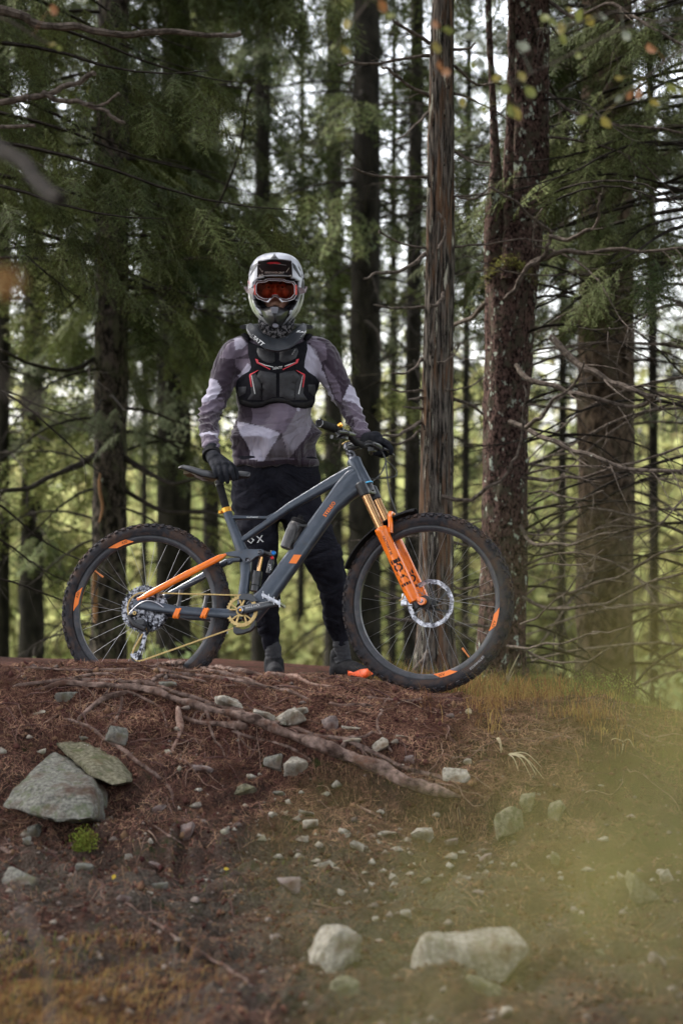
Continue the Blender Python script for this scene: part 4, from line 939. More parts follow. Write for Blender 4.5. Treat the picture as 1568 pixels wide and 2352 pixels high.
# unseen spruces added beside and behind the camera so their canopy shades the bank
for i, (x_, y_, lab) in enumerate([(-3.6, 6.2, 'added shade spruce beside the trail on the left, just out of view'), (3.4, 6.4, 'added shade spruce beside the trail on the right, just out of view'), (-3.2, 2.2, 'added shade spruce left of the viewpoint'), (3.6, 2.0, 'added shade spruce right of the viewpoint'),
        (-4.6, 9.6, 'added shade spruce beyond the left edge, level with the big scarred one'), (4.6, 10.2, 'added shade spruce beyond the right edge, level with the broad brown trunk'), (-1.8, -2.4, 'added shade spruce behind the viewpoint on the left'), (2.4, -3.4, 'added shade spruce behind the viewpoint on the right')]):
    t = Tree.__new__(Tree); gz = float(H(x_, y_))-.1; t.pts = [(x_, y_, gz, .2), (x_, y_, gz+2, .17), (x_, y_, 13, .04)]; t.seed = 300+i; t.rnd = random.Random(300+i)
    t.e = thing('spruce_tree', (x_, y_, gz+.1), lab, 'tree', 'spruces of the wood'); t.trunk = trunk_mesh(t.pts, 'trunk', M_bark, t.e, 300+i, 12, .25); t.z = [p[2] for p in t.pts]
    t.crown(4.3, 9.5, 26, 3.4, SPR_C, M_need, 1.0, 14)
# ------------------------------------------------------------------ far wood and undergrowth: one mass of leaves
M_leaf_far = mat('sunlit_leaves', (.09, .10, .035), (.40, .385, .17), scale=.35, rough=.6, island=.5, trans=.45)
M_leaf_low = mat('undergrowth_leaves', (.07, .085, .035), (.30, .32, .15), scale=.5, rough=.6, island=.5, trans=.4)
def leaf_cloud(cs, rs, per, size, m, name, label):
    n = len(cs)*per; c = np.repeat(np.array(cs), per, 0); r = np.repeat(np.array(rs), per, 0)
    v = rng.normal(0, 1, (n, 3)); v /= np.linalg.norm(v, axis=1)[:, None]; p = c+v*(rng.random(n)**.45)[:, None]*r
    a = rng.normal(0, 1, (n, 3)); a /= np.linalg.norm(a, axis=1)[:, None]; b = np.cross(a, rng.normal(0, 1, (n, 3))); b /= np.linalg.norm(b, axis=1)[:, None]
    s = rng.uniform(.5, 1.2, n)[:, None]*size
    V = np.stack([p-a*s, p+b*s*.5, p+a*s, p-b*s*.5], 1).reshape(-1, 3)
    return tag(np_mesh(name, V, np.arange(4*n).reshape(n, 4), m), label, 'foliage', kind='stuff')
cs, rs = [], []
for i in range(760):
    y = rng.uniform(34, 75); x = rng.uniform(-.26, .28)*y
    e = abs(rng.normal(0, 1)); zz = -3+e*y*.062
    cs.append((x, y, zz)); rs.append(rng.uniform(.7, 1.7)*np.array([1.2, 1, .7]))
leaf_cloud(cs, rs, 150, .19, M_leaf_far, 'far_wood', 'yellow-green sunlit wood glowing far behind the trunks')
cs, rs = [], []
for i in range(420):
    y = rng.uniform(15, 34); x = rng.uniform(-.27, .29)*y
    cs.append((x, y, float(H(x, y))+abs(rng.normal(0, .45))+.1)); rs.append(rng.uniform(.25, .7)*np.array([1.3, 1, .8]))
leaf_cloud(cs, rs, 120, .06, M_leaf_low, 'undergrowth', 'pale green undergrowth on the ground behind the bank')
# ------------------------------------------------------------------ bicycle
psi, lam, pit = R(12), R(12), R(2.2)
b_f = Vector((math.cos(psi)*math.cos(pit), -math.sin(psi)*math.cos(pit), math.sin(pit)))
r0_ = b_f.cross(Vector((0, 0, 1))).normalized(); u0_ = r0_.cross(b_f)
b_u = math.cos(lam)*u0_-math.sin(lam)*r0_; b_r = math.cos(lam)*r0_+math.sin(lam)*u0_
b_O = P(335, 1400, 8.45)-.371*b_u
BM = Matrix((( b_f.x, -b_r.x, b_u.x, b_O.x), (b_f.y, -b_r.y, b_u.y, b_O.y), (b_f.z, -b_r.z, b_u.z, b_O.z), (0, 0, 0, 1)))
def bp(px, py, w=0.0):
    "bike coordinates (along, to the left, up) of what the lens sees at (px, py), w metres right of the bike's middle plane"
    d = Vector(((px-CX)/FPX, 1, -(py-CY)/FPX)); o = b_O+w*b_r; C_ = Vector((0, 0, CZ))
    t = (o-C_).dot(b_r)/d.dot(b_r); q = C_+t*d-b_O
    return Vector((q.dot(b_f), -w, q.dot(b_u)))
bike = thing('mountain_bike', (0, 0, 0), 'grey and orange full-suspension mountain bike with gold chain leaning against the rider', 'bicycle')
bike.matrix_basis = BM
def L(a, b, w=0.0): return Vector((a, -w, b))
M_frame = mat('slate_frame_paint', (.036, .048, .068), (.050, .063, .088), scale=30, rough=.35, metal=.25, coat=.35, dirt=((.06, .045, .035), .60, .78, 14))
M_frame_dk = mat('dark_frame_paint', (.025, .03, .038), (.04, .045, .055), scale=30, rough=.3, coat=.4, dirt=((.06, .045, .035), .58, .78, 16))
M_orange = mat('orange_paint', (.90, .20, .01), (.80, .16, .01), scale=20, rough=.25, coat=.5, dirt=((.25, .08, .03), .66, .82, 30))
M_orange_d = mat('orange_decal', (.88, .20, .015), rough=.4)
M_black = mat('black_parts', (.012, .012, .014), (.028, .028, .032), scale=30, rough=.35, dirt=((.06, .045, .035), .62, .8, 25))
M_blackm = mat('black_matte', (.016, .016, .018), (.03, .028, .028), scale=40, rough=.7, bump=.3, bscale=200)
M_rubber = mat('tyre_rubber', (.022, .022, .026), (.048, .046, .05), scale=26, rough=.75, bump=.5, bscale=160, dirt=((.07, .047, .038), .44, .62, 22))
M_rim = mat('rim_black', (.02, .022, .027), (.045, .045, .055), scale=30, rough=.4, dirt=((.07, .055, .05), .56, .75, 30))
M_silver = mat('bright_metal', (.62, .62, .66), (.35, .35, .38), scale=60, rough=.3, metal=.9)
M_disc = mat('disc_steel', (.50, .50, .54), (.12, .12, .14), contrast=(.40, .56), scale=45, rough=.35, metal=.9)
M_steel = mat('cog_steel', (.40, .40, .44), (.02, .02, .024), contrast=(.42, .55), scale=70, rough=.35, metal=.85)
M_spoke = mat('spoke_steel', (.22, .22, .23), rough=.35, metal=.8)
M_gold = mat('gold_chain', (.50, .36, .16), (.34, .23, .09), scale=60, rough=.3, metal=.75)
M_goldclamp = mat('gold_clamp', (.8, .38, .04), rough=.25, metal=.6, coat=.3)
M_kash = mat('bronze_stanchion', (.72, .42, .20), (.6, .33, .15), scale=20, rough=.18, metal=.85)
M_blue = mat('anodised_blue', (.03, .3, .75), rough=.3, metal=.4)
M_ringblue = mat('headset_ring_blue', (.08, .45, .75), rough=.35)
M_red = mat('anodised_red', (.7, .03, .05), rough=.3, metal=.3)
M_white = mat('white_print', (.7, .7, .7), rough=.5)
M_grip = mat('grip_rubber', (.015, .015, .016), (.03, .03, .03), scale=60, rough=.7, bump=1, bscale=300)
M_smoke = mat('smoke_bottle', (.02, .018, .02), (.045, .04, .04), scale=18, rough=.35, coat=.1, dirt=((.12, .09, .08), .58, .7, 22))

def text_obj(body, size, fn, m, name='lettering', parent=None, ext=.0, italic=0, bold=0, world=False, spacing=1.0, center=True, res=2):
    c = bpy.data.curves.new(name, 'FONT'); c.body = body; c.size = size; c.shear = italic; c.offset = bold; c.space_character = spacing
    c.resolution_u = res
    if center: c.align_x = 'CENTER'; c.align_y = 'CENTER'
    o = bpy.data.objects.new('t', c); COL.objects.link(o)
    dg = bpy.context.evaluated_depsgraph_get(); me = bpy.data.meshes.new_from_object(o.evaluated_get(dg)); bpy.data.objects.remove(o)
    me.name = name; me.materials.clear()
    co = np.zeros(len(me.vertices)*3); me.vertices.foreach_get('co', co); co = co.reshape(-1, 3)
    me.vertices.foreach_set('co', np.array([tuple(fn(x, y)) for x, y, _ in co]).ravel()); me.update()
    return link_mesh(name, me, m, parent, world)

def zs(x, y): return (x*.14+501.8, y*.14+1223)
# frame
fr = thing('frame', (0, 0, 0), None, None); fr.parent = bike
for k in ('label', 'category'):
    if k in fr: del fr[k]
A0 = Vector((.900, 0, .976)); Dn = Vector((.416, 0, -.909)); Pf = Vector((.909, 0, .416))
def ST(t, off=0, w=0): return A0+Dn*t+Pf*off+Vector((0, -w, 0))
mb = MB(); mb.tube([L(.945, .915), L(.90, .885), L(.855, .845), L(.80, .785), L(.643, .567), L(.53, .415), L(.455, .335)],
                   [(.028, .058), (.030, .060), (.029, .050), (.026, .038), (.026, .038), (.027, .040), (.036, .045)], n=20, up=(0, 0, 1), pw=3.6)
mb.build('down_tube', M_frame, fr, world=False, sharp=28)
mb = MB(); mb.tube([L(.93, .945), L(.86, .917), L(.77, .872), L(.62, .79), L(.52, .722), L(.405, .646)], [(.026, .032), (.023, .027), (.021, .023), (.019, .018), (.018, .014), (.015, .012)], n=18, up=(0, 0, 1), pw=3.2)
mb.build('top_tube', M_frame, fr, world=False, sharp=28)
mb = MB(); q0 = bp(*z2(1160, 488)); q1 = bp(*z2(1270, 489)); q2 = bp(*z2(1372, 490)); q3 = bp(*z2(1450, 448))
mb.tube([q0-Vector((.01, 0, 0)), q0, q1, q2, q3], [(.016, .011), (.015, .009), (.014, .0075), (.014, .008), (.012, .006)], n=14, up=(0, 0, 1), pw=3)
mb.build('seat_brace', M_frame, fr, world=False)
mb = MB(); mb.tube([bp(*z2(1124, 455)), bp(*z2(1160, 545)), bp(*z2(1205, 665)), bp(*z2(1240, 740)), bp(*z2(1237, 850)), bp(*z2(1222, 985)), L(.43, .335)],
                   [(.018, .019), (.019, .020), (.021, .024), (.022, .028), (.022, .021), (.03, .022), (.036, .03)], n=18, up=(1, 0, 0), pw=3)
mb.build('seat_tube', M_frame, fr, world=False, sharp=30)
mb = MB(); mb.lathe([(-.012, .0), (-.012, .027), (-.005, .031), (.03, .028), (.09, .031), (.112, .033), (.112, 0)], ST(0), Dn, 26); mb.build('head_tube', M_frame, fr, world=False)
mb = MB(); mb.lathe([(0, .034), (.003, .0355), (.006, .034)], ST(.1115), Dn, 26); mb.build('headset_ring', M_ringblue, fr, world=False)
mb = MB(); mb.lathe([(-.045, .034), (.045, .034)], L(.435, .345), (0, 1, 0), 22); mb.build('bottom_bracket', M_frame_dk, fr, world=False)
for s in (1, -1):
    col = M_orange if s > 0 else M_frame
    mb = MB(); mb.tube([L(-.012, .400, s*.074), L(.05, .430, s*.074), L(.20, .504, s*.070), L(.335, .574, s*.050), L(.362, .588, s*.046)], [(.009, .008), (.010, .0125), (.010, .0145), (.010, .013), (.006, .004)], n=12, up=(0, 0, 1), pw=3)
    mb.build('seatstay', col, fr, world=False)
    mb = MB(); mb.tube([L(-.028, .385, s*.072), L(.0, .382, s*.073), L(.05, .372, s*.074), L(.16, .352, s*.072), L(.27, .342, s*.06), L(.37, .336, s*.045), L(.41, .335, s*.03)], [(.010, .020), (.010, .022), (.010, .021), (.010, .018), (.011, .019), (.012, .021), (.012, .022)], n=14, up=(0, 0, 1), pw=3.4)
    mb.build('chainstay', M_frame, fr, world=False)
for x_ in (817, 833, 983, 999):
    c = bp(*z2(x_, 1066), .073); mb = MB(); mb.tube([c+Vector((-.0045, 0, .002)), c+Vector((.0045, 0, -.002))], [(.0125, .0235)]*2, n=16, up=(0, 0, 1), pw=3.2); mb.build('stay_stripe', M_orange_d, fr, world=False)
# cable straps bridging the stays
for x_, y0 in ((850, 925), (1005, 960)):
    a = bp(*z2(x_, y0), .03); b = bp(*z2(x_-22, 1040), .066); mb = MB(); mb.tube([a, (a+b)/2, b], [(.004, .011), (.004, .008), (.004, .012)], n=8, up=(1, 0, 0)); mb.build('strap', M_black, fr, world=False)
# stripe, STEREO lettering, small brace print
ax = (L(.643, .567)-L(.80, .785)).normalized(); nrm = Vector((-ax.z, 0, ax.x)); nrm = nrm if nrm.z > 0 else -nrm
c = bp(*z3(118, 902), .0275)
mb = MB(); mb.add([bp(*q_, .0285) for q_ in (zs(1236, 362), zs(1362, 368), zs(1276, 510), zs(1153, 502))], [(0, 1, 2, 3)]); mb.build('orange_stripe', M_orange_d, fr, world=False, smooth=False)
c = bp(*z3(340, 602), .0275)
text_obj('STEREO', .0215, lambda u, v: c-ax*u+(-nrm if False else nrm)*v, M_orange_d, parent=fr, bold=.0005)
c2_ = bp(*z2(1275, 485), .0150)
text_obj('TimFreaney', .011, lambda u, v: c2_+Vector((u*.998, 0, v-.002*0)), M_white, parent=fr, italic=.3)
# rocker link, pivots, shock
for s in (.030, -.042):
    mb = MB(); poly = [zs(75, 365), zs(130, 330), zs(300, 300), zs(370, 275), zs(700, 275), zs(752, 300), zs(745, 345), zs(700, 378), zs(620, 405), zs(520, 492), zs(465, 505), zs(420, 480), zs(350, 405), zs(200, 395)]
    o = bp(*zs(470, 350), s); mb.prism([((bp(*q, s)-o).x, (bp(*q, s)-o).z) for q in poly], o, (1, 0, 0), (0, 0, 1), (0, 1, 0), -.006, .006); mb.build('rocker_link', M_frame, fr, world=False, smooth=False, bevel=.0025)
mb = MB(); mb.tube([bp(*zs(160, 490), .03), bp(*zs(240, 450), .028), bp(*zs(360, 445), .026)], [(.011, .012), (.009, .010), (.009, .010)], n=12, up=(0, 0, 1), pw=3); mb.build('stay_bridge', M_frame, fr, world=False)
for x_, y_ in ((683, 328), (472, 447), (160, 490)):
    c = bp(*zs(x_, y_), .037); mb = MB(); mb.lathe([(0, 0), (0, .004), (-.001, .0045), (.001, .0065), (.003, .0085), (-.008, .0095)], c, (0, -1, 0), 16); mb.build('pivot_bolt', M_steel, fr, world=False)
sh = thing('shock', (0, 0, 0), None, None); sh.parent = bike
for k in ('label', 'category'):
    if k in sh: del sh[k]
mb = MB(); mb.tube([bp(*zs(700, 400)), bp(*zs(655, 640))], .0085, n=16); mb.build('shock_shaft', M_kash, sh, world=False)
a, b = bp(*zs(640, 640)), bp(*zs(598, 965)); d_ = b-a
mb = MB(); mb.lathe([(0, 0), (0, .021), (.025*1, .023), (.030, .0215), (d_.length*.68, .0215), (d_.length*.7, .024), (d_.length*.73, .0215), (d_.length, .022), (d_.length, 0)], a, d_, 24); mb.build('shock_can', M_black, sh, world=False)
mb = MB(); a, b = bp(*zs(872, 470)), bp(*zs(828, 670)); mb.lathe([(0, 0), (0, .011), (.006, .0125), ((b-a).length, .0125), ((b-a).length+.004, .009), ((b-a).length+.004, 0)], a, b-a, 18); mb.build('shock_reservoir', M_black, sh, world=False)
text_obj('FOX', .014, lambda u, v: bp(*zs(845, 570), .0135)+Vector((v+u*.2, 0, -u*.97)), M_white, parent=sh)
mb = MB(); mb.tube([bp(*zs(690, 330)), bp(*zs(800, 350)), bp(*zs(900, 380))], [.014, .010, .014], n=12); mb.tube([bp(*zs(890, 300)), bp(*zs(870, 480))], .010, n=12); mb.build('shock_head', M_black, sh, world=False)
mb = MB(); mb.lathe([(0, 0), (0, .004), (.006, .008), (-.008, .009)], bp(*zs(905, 335), .014), (0, -1, 0), 14); mb.build('rebound_knob', M_blue, sh, world=False)
mb = MB(); mb.lathe([(0, 0), (0, .003), (.005, .006), (-.008, .007)], bp(*zs(880, 415), .014), (0, -1, 0), 14); mb.build('compression_knob', M_red, sh, world=False)

# seatpost, clamp, saddle
p0, p1 = bp(*z2(1124, 450)), bp(*z2(1081, 290)); ds = (p1-p0).normalized()
mb = MB(); mb.tube([p0-ds*.02, p1], .0165, n=20); mb.build('seatpost', M_blackm, bike, world=False)
mb = MB(); mb.lathe([(-.004, .017), (0, .019), (.006, .0175), (.010, .0195), (.020, .019), (.022, .015), (.022, .013)], p1, ds, 20); mb.build('seatpost_collar', M_black, bike, world=False)
mb = MB(); mb.tube([p1, p1+ds*.05], .0135, n=18); mb.build('seatpost_shaft', M_kash, bike, world=False)
mb = MB(); mb.lathe([(-.010, .0175), (-.010, .0215), (.010, .0215), (.010, .0175)], p0+ds*.004, ds, 24); mb.box(p0+Vector((-.026, -.012, -.006)), (.010, .02, .012)); mb.build('seat_clamp', M_goldclamp, bike, world=False)
sad = []; prof = [(.150, .070, .985, .010), (.165, .073, .990, .014), (.20, .070, .982, .020), (.25, .055, .966, .022), (.30, .038, .958, .022), (.36, .025, .957, .019), (.41, .021, .957, .015), (.438, .017, .953, .012), (.448, .006, .949, .005)]
mb = MB(); N = 20; V = []
for a_, hw, top, th_ in prof:
    for k in range(N):
        ph = 2*math.pi*k/N; c_, s_ = math.cos(ph), math.sin(ph)
        V.append(L(a_, top-th_+th_*s_*(1 if s_ > 0 else .55)-(.010*(abs(c_))**3 if s_ > -.2 else .012*abs(c_)), hw*math.copysign(abs(c_)**.8, c_)))
F_ = [(i*N+k, i*N+(k+1) % N, (i+1)*N+(k+1) % N, (i+1)*N+k) for i in range(len(prof)-1) for k in range(N)]+[tuple(range(N)), tuple(range((len(prof)-1)*N, len(prof)*N))]
mb.add(V, F_); M_sad = mat('saddle_cover', (.008, .008, .010), (.016, .016, .019), scale=40, rough=.4, coat=.12, bump=.2, bscale=200)
sad_o = mb.build('saddle', M_sad, bike, world=False, sharp=60)
for w in (.022, -.022):
    mb = MB(); mb.tube([L(.19, .955, w*1.3), L(.235, .930, w), L(.34, .932, w), L(.40, .945, w*.6)], .0035, n=8); mb.build('saddle_rail', M_silver, sad_o, world=False)
mb = MB(); mb.box(L(.295, .931), (.045, .05, .018)); mb.build('rail_clamp', M_black, sad_o, world=False, smooth=False, bevel=.003)
mb = MB(); mb.box(L(.178, .953), (.03, .07, .012)); mb.build('saddle_tag', mat('tag_buff', (.2, .17, .12), rough=.6), sad_o, world=False, smooth=False, bevel=.002)

# wheels
def wheel(name, M_loc, decals, rotor, front):
    w = bpy.data.objects.new(name, None); COL.objects.link(w); w.parent = bike; w.matrix_basis = M_loc; w.empty_display_size = .1
    RM, rt = .3395, .0285
    # tyre carcass: profile round the section
    mb = MB(); sec = []
    for k in range(19):
        a = R(-38)+(math.pi+2*R(38))*k/18; sec.append((RM+rt*math.sin(a)*1.0-(.003 if k in (0, 18) else 0), rt*1.0*math.cos(a)))
    mb.lathe([(x_, r_) for r_, x_ in sec], (0, 0, 0), (0, 1, 0), 96, xax=(1, 0, 0))
    ty = mb.build('tyre', M_rubber, w, world=False, sharp=50)
    mb = MB()
    for k in range(66):
        for a, wd, ht, ln, off in ((90-17, .012, .0048, .016, 0), (90+17, .012, .0048, .016, .5), (90-50, .0125, .0062, .016, .0), (90+50, .0125, .0062, .016, .5), (90-33, .006, .004, .010, .5), (90+33, .006, .004, .010, 0)):
            th = 2*math.pi*(k+off+.06*rnd.uniform(-1, 1))/66; aa = R(a)
            rad = Vector((math.cos(th), 0, math.sin(th))); tan = Vector((-math.sin(th), 0, math.cos(th)))
            nrm_ = rad*math.sin(aa)+Vector((0, 1, 0))*math.cos(aa); sd = nrm_.cross(tan)
            c = rad*RM+nrm_*(rt+ht*.35)
            Mx = Matrix((tan, sd, nrm_)).transposed(); mb.box(c, (ln, wd, ht*1.5), Mx)
    mb.build('tread', M_rubber, w, world=False, smooth=False)
    mb = MB(); mb.lathe([(-.0165, .320), (-.0175, .318), (-.0175, .310), (-.0135, .300), (-.009, .2945), (.009, .2945), (.0135, .300), (.0175, .310), (.0175, .318), (.0165, .320), (-.0165, .320)], (0, 0, 0), (0, 1, 0), 96, xax=(1, 0, 0)); rim = mb.build('rim', M_rim, w, world=False, sharp=40)
    for a0, a1, txt in decals:
        for s in (1, -1):
            mb = MB(); n = 14; V = []
            for i in range(n+1):
                a = R(a0+(a1-a0)*i/n); lo = .2965+.019*max(0, (i-n+4)/4); hi = .3165-.019*max(0, (4-i)/4)
                for rr in (lo, hi):
                    yw = .0192 if rr > .31 else .0172
                    V.append((math.cos(a)*rr, -s*yw, math.sin(a)*rr))
            mb.add(V, [(2*i, 2*i+1, 2*i+3, 2*i+2) for i in range(n)]); mb.build('rim_decal', M_orange_d, w, world=False, smooth=False)
        am = R((a0+a1)/2-3)
        text_obj('A30', .016, lambda u, v, am=am: Vector((math.cos(am-u/.307)*(.306+v), -.0192, math.sin(am-u/.307)*(.306+v))), M_blackm, parent=w)
    mb = MB(); mb.lathe([(-.052, 0), (-.052, .010), (-.036, .012), (-.034, .027), (-.030, .027), (-.026, .014), (.026, .014), (.030, .029), (.034, .029), (.036, .014), (.05, .011), (.05, 0)], (0, 0, 0), (0, 1, 0), 28); mb.build('hub', M_black, w, world=False)
    mes = {}
    for s in (1, -1):
        for cr in (1, -1):
            mb = MB(); a = R(62)*cr; mb.tube([(math.cos(a)*.025, s*.031, math.sin(a)*.025), (.2955, s*.004, 0)], .0009, n=4, cap=False)
            o_ = mb.build('spoke', M_spoke, w, world=False); mes[(s, cr)] = o_.data; bpy.data.objects.remove(o_)
    for k in range(32):
        s = 1 if k % 2 else -1; cr = 1 if (k//2) % 2 else -1
        o_ = bpy.data.objects.new('spoke', mes[(s, cr)]); COL.objects.link(o_); o_.parent = w; o_.rotation_euler = (0, -(2*math.pi*k/32+.08), 0)
    a = R(-53 if front else 143)
    mb = MB(); mb.tube([Vector((math.cos(a)*.29, 0, math.sin(a)*.29)), Vector((math.cos(a)*.255, 0, math.sin(a)*.255))], [.0035, .003], n=8); mb.tube([Vector((math.cos(a)*.262, 0, math.sin(a)*.262)), Vector((math.cos(a)*.243, 0, math.sin(a)*.243))], .0045, n=8)
    mb.build('valve', mat('valve_orange', (.75, .25, .08), rough=.35, metal=.3), w, world=False)
    # brake disc on the left: wavy silver track on a dark spider
    mb = MB(); n = 120; yv = .044; V = []
    for i in range(n):
        th = 2*math.pi*i/n; wv = .0009*math.sin(th*12)
        for rr, y_ in ((rotor-.018+wv*1.6+.001*math.sin(th*36), yv-.001), (rotor+wv, yv-.001), (rotor+wv, yv+.001), (rotor-.018+wv*1.6+.001*math.sin(th*36), yv+.001)):
            V.append((math.cos(th)*rr, y_, math.sin(th)*rr))
    mb.add(V, [(4*i+j, 4*i+(j+1) % 4, 4*((i+1) % n)+(j+1) % 4, 4*((i+1) % n)+j) for i in range(n) for j in range(4)]); dsc = mb.build('brake_disc', M_disc if front else M_steel, w, world=False, smooth=False)
    mb = MB()
    for k in range(36):
        th = 2*math.pi*(k+.5*(k % 2))/36; rr = rotor-.006-.005*(k % 3); c = Vector((math.cos(th)*rr, yv-.0013, math.sin(th)*rr)); t_ = Vector((-math.sin(th+.6), 0, math.cos(th+.6)))*.0036; q_ = Vector((math.cos(th+.6), 0, math.sin(th+.6)))*.0014
        mb.add([c-t_, c+q_, c+t_, c-q_], [(0, 1, 2, 3)])
    mb.build('disc_slots', M_blackm, w, world=False, smooth=False)
    mb = MB(); mb.lathe([(-.002, .012), (-.002, .030), (.002, .030), (.002, .012)], (0, yv, 0), (0, 1, 0), 24)
    for k in range(6):
        a = 2*math.pi*k/6; b_ = a+.55; p = Vector((math.cos(a)*.026, yv, math.sin(a)*.026)); q = Vector((math.cos(b_)*(rotor-.014), yv, math.sin(b_)*(rotor-.014))); mb.tube([p, (p+q)/2+Vector((0, 0, 0)), q], [(.0015, .006), (.0015, .0045), (.0015, .008)], n=6, up=(-math.sin(b_), 0, math.cos(b_)))
    mb.build('disc_spider', M_black, w, world=False)
    return w
rw = wheel('rear_wheel', Matrix.Translation(L(0, .371)), [(101, 122, 1), (160, 180, 1)], .09, False)
delta = R(-10.5)
S = Matrix.Translation(A0) @ Matrix.Rotation(delta, 4, -Dn) @ Matrix.Translation(-A0)
FW = S @ Matrix.Translation(ST(.685, .0285))
fw = wheel('front_wheel', FW, [(-26, -7, 1), (-85, -66, 1)], .10, True)

text_obj('SCHWALBE', .013, lambda u, v: Vector((math.cos(R(-50)+u/.338)*(.3385-v), -.0292, math.sin(R(-50)+u/.338)*(.3385-v))), mat('tyre_print', (.42, .42, .44), rough=.7), parent=fw, bold=.0002, spacing=1.25)

# fork (turned with the wheel)
fk = bpy.data.objects.new('fork', None); COL.objects.link(fk); fk.parent = bike; fk.matrix_basis = S
mb = MB(); mb.lathe([(.116, 0), (.116, .030), (.135, .031), (.150, .026), (.150, 0)], ST(0), Dn, 22)
for s in (1, -1):
    mb.tube([ST(.135, 0, 0), ST(.135, .0, s*.035), ST(.140, .0, s*.066)], [(.018, .028), (.018, .024), (.018, .022)], n=12, up=tuple(Dn), pw=3)
    mb.lathe([(.112, 0), (.114, .018), (.120, .0235), (.172, .0225), (.176, .019)], ST(0, 0, s*.066), Dn, 22)
mb.build('fork_crown', M_black, fk, world=False)
for s in (1, -1):
    mb = MB(); mb.tube([ST(.17, 0, s*.066), ST(.36, 0, s*.066)], .018, n=22); mb.build('stanchion', M_kash, fk, world=False)
    mb = MB(); mb.lathe([(.330, .0185), (.330, .0265), (.336, .0275), (.348, .0275), (.352, .0262), (.50, .0262), (.63, .0258), (.672, .0235), (.676, .0), ], ST(0, .0, s*.066), Dn, 26)
    ax_ = ST(.685, .0285, s*.066)
    mb.lathe([(-.011, 0), (-.011, .010), (-.011, .0165), (.011, .0165), (.011, 0)], ax_, (0, 1, 0), 20)
    mb.tube([ST(.655, .006, s*.066), ax_], [(.012, .016), (.010, .014)], n=10, up=(0, 1, 0), pw=3)
    mb.tube([ST(.44, .022, s*.050), ST(.64, .022, s*.052)], [(.006, .007), (.004, .004)], n=8)
    mb.build('fork_lower', M_orange, fk, world=False, sharp=40)
    mb = MB(); mb.lathe([(-.0115, 0), (-.0125, .006), (-.0118, .009)], ax_, (0, 1 if s > 0 else -1, 0), 16); mb.build('axle_cap', M_steel, fk, world=False)
    mb = MB(); mb.lathe([(.674, .012), (.676, .014), (.702, .013), (.704, 0)], ST(0, 0, s*.066), Dn, 16); mb.build('foot_stud', M_black, fk, world=False)
arch = [ST(.365, .028, .060), ST(.33, .044, .056), ST(.295, .050, .040), ST(.276, .050, .0), ST(.295, .050, -.040), ST(.33, .044, -.056), ST(.365, .028, -.060)]
mb = MB(); mb.tube(smooth_path([tuple(p) for p in arch], 4), (.011, .009), n=10, up=tuple(Pf)); mb.build('fork_arch', M_orange, fk, world=False)
def legtxt(body, t0, size, rad=.0264, rot=0, bold=0, s=1, phi0=0.0, it=0):
    def fn(u, v):
        ph = v/rad+phi0
        return ST(t0+u, rad*math.sin(ph), s*.066+rad*math.cos(ph))
    return text_obj(body, size, fn, M_blackm, parent=fk, bold=bold, italic=it)
legtxt('FOX', .525, .052, .0266, bold=.0022, phi0=.15)
legtxt('FACTORY 36', .415, .015, .0266, bold=.0002, phi0=.1)
mb = MB()
for t_, l_ in ((.482, .016), (.590, .012)):
    for v0 in (-.02, -.008, .004, .016):
        q = []
        for (u, v) in ((0, 0), (l_, .001), (l_, .009), (0, .009)):
            ph = (v0+v)/.0266+.1; q.append(ST(t_+u-.002*abs(v0)*20, .0267*math.sin(ph), .066+.0267*math.cos(ph)))
        mb.add(q, [(0, 1, 2, 3)])
mb.build('leg_print', M_blackm, fk, world=False, smooth=False)
legtxt('FOX', .56, .045, .0266, bold=.0018, s=-1)
# caliper and brake hose
mb = MB(); c = ST(.625, -.055, -.052); mb.box(c, (.05, .030, .055)); mb.box(c+Vector((-.012, -.018, -.01)), (.03, .01, .035)); mb.box(c+Vector((.01, 0, .03)), (.03, .02, .02)); mb.build('brake_caliper', M_silver, fk, world=False, smooth=False, bevel=.005)
mb = MB(); mb.tube(smooth_path([tuple(ST(.62, -.02, -.05)), tuple(ST(.55, -.03, -.03)), tuple(ST(.44, -.015, .02)), tuple(ST(.38, .02, .03)), tuple(ST(.30, .045, .03))], 5), .0025, n=6); mb.build('brake_hose', M_black, fk, world=False)
mb = MB(); c = ST(.635, -.05, .05); mb.tube([c+Vector((.015, 0, .03)), c, c+Vector((-.012, 0, -.004))], .0032, n=8); mb.build('axle_lever', M_gold, fk, world=False)
# mudguard hugging the front tyre
ctr = ST(.685, .0285); mb = MB(); n = 22; V = []
for i in range(n+1):
    a = R(96+(156-96)*i/n); rr = .392+.012*abs(i/n-.45); hw = .05*(1-.35*abs(i/n*2-1)**3)
    for j in range(7):
        u = (j-3)/3; r_ = rr-.016*u*u
        V.append(ctr+Vector((math.cos(a)*r_, u*hw, math.sin(a)*r_)))
mb.add(V, [(i*7+j, i*7+j+1, (i+1)*7+j+1, (i+1)*7+j) for i in range(n) for j in range(6)])
mg = mb.build('mudguard', M_blackm, fk, world=False); so_ = mg.modifiers.new('solid', 'SOLIDIFY'); so_.thickness = .0025

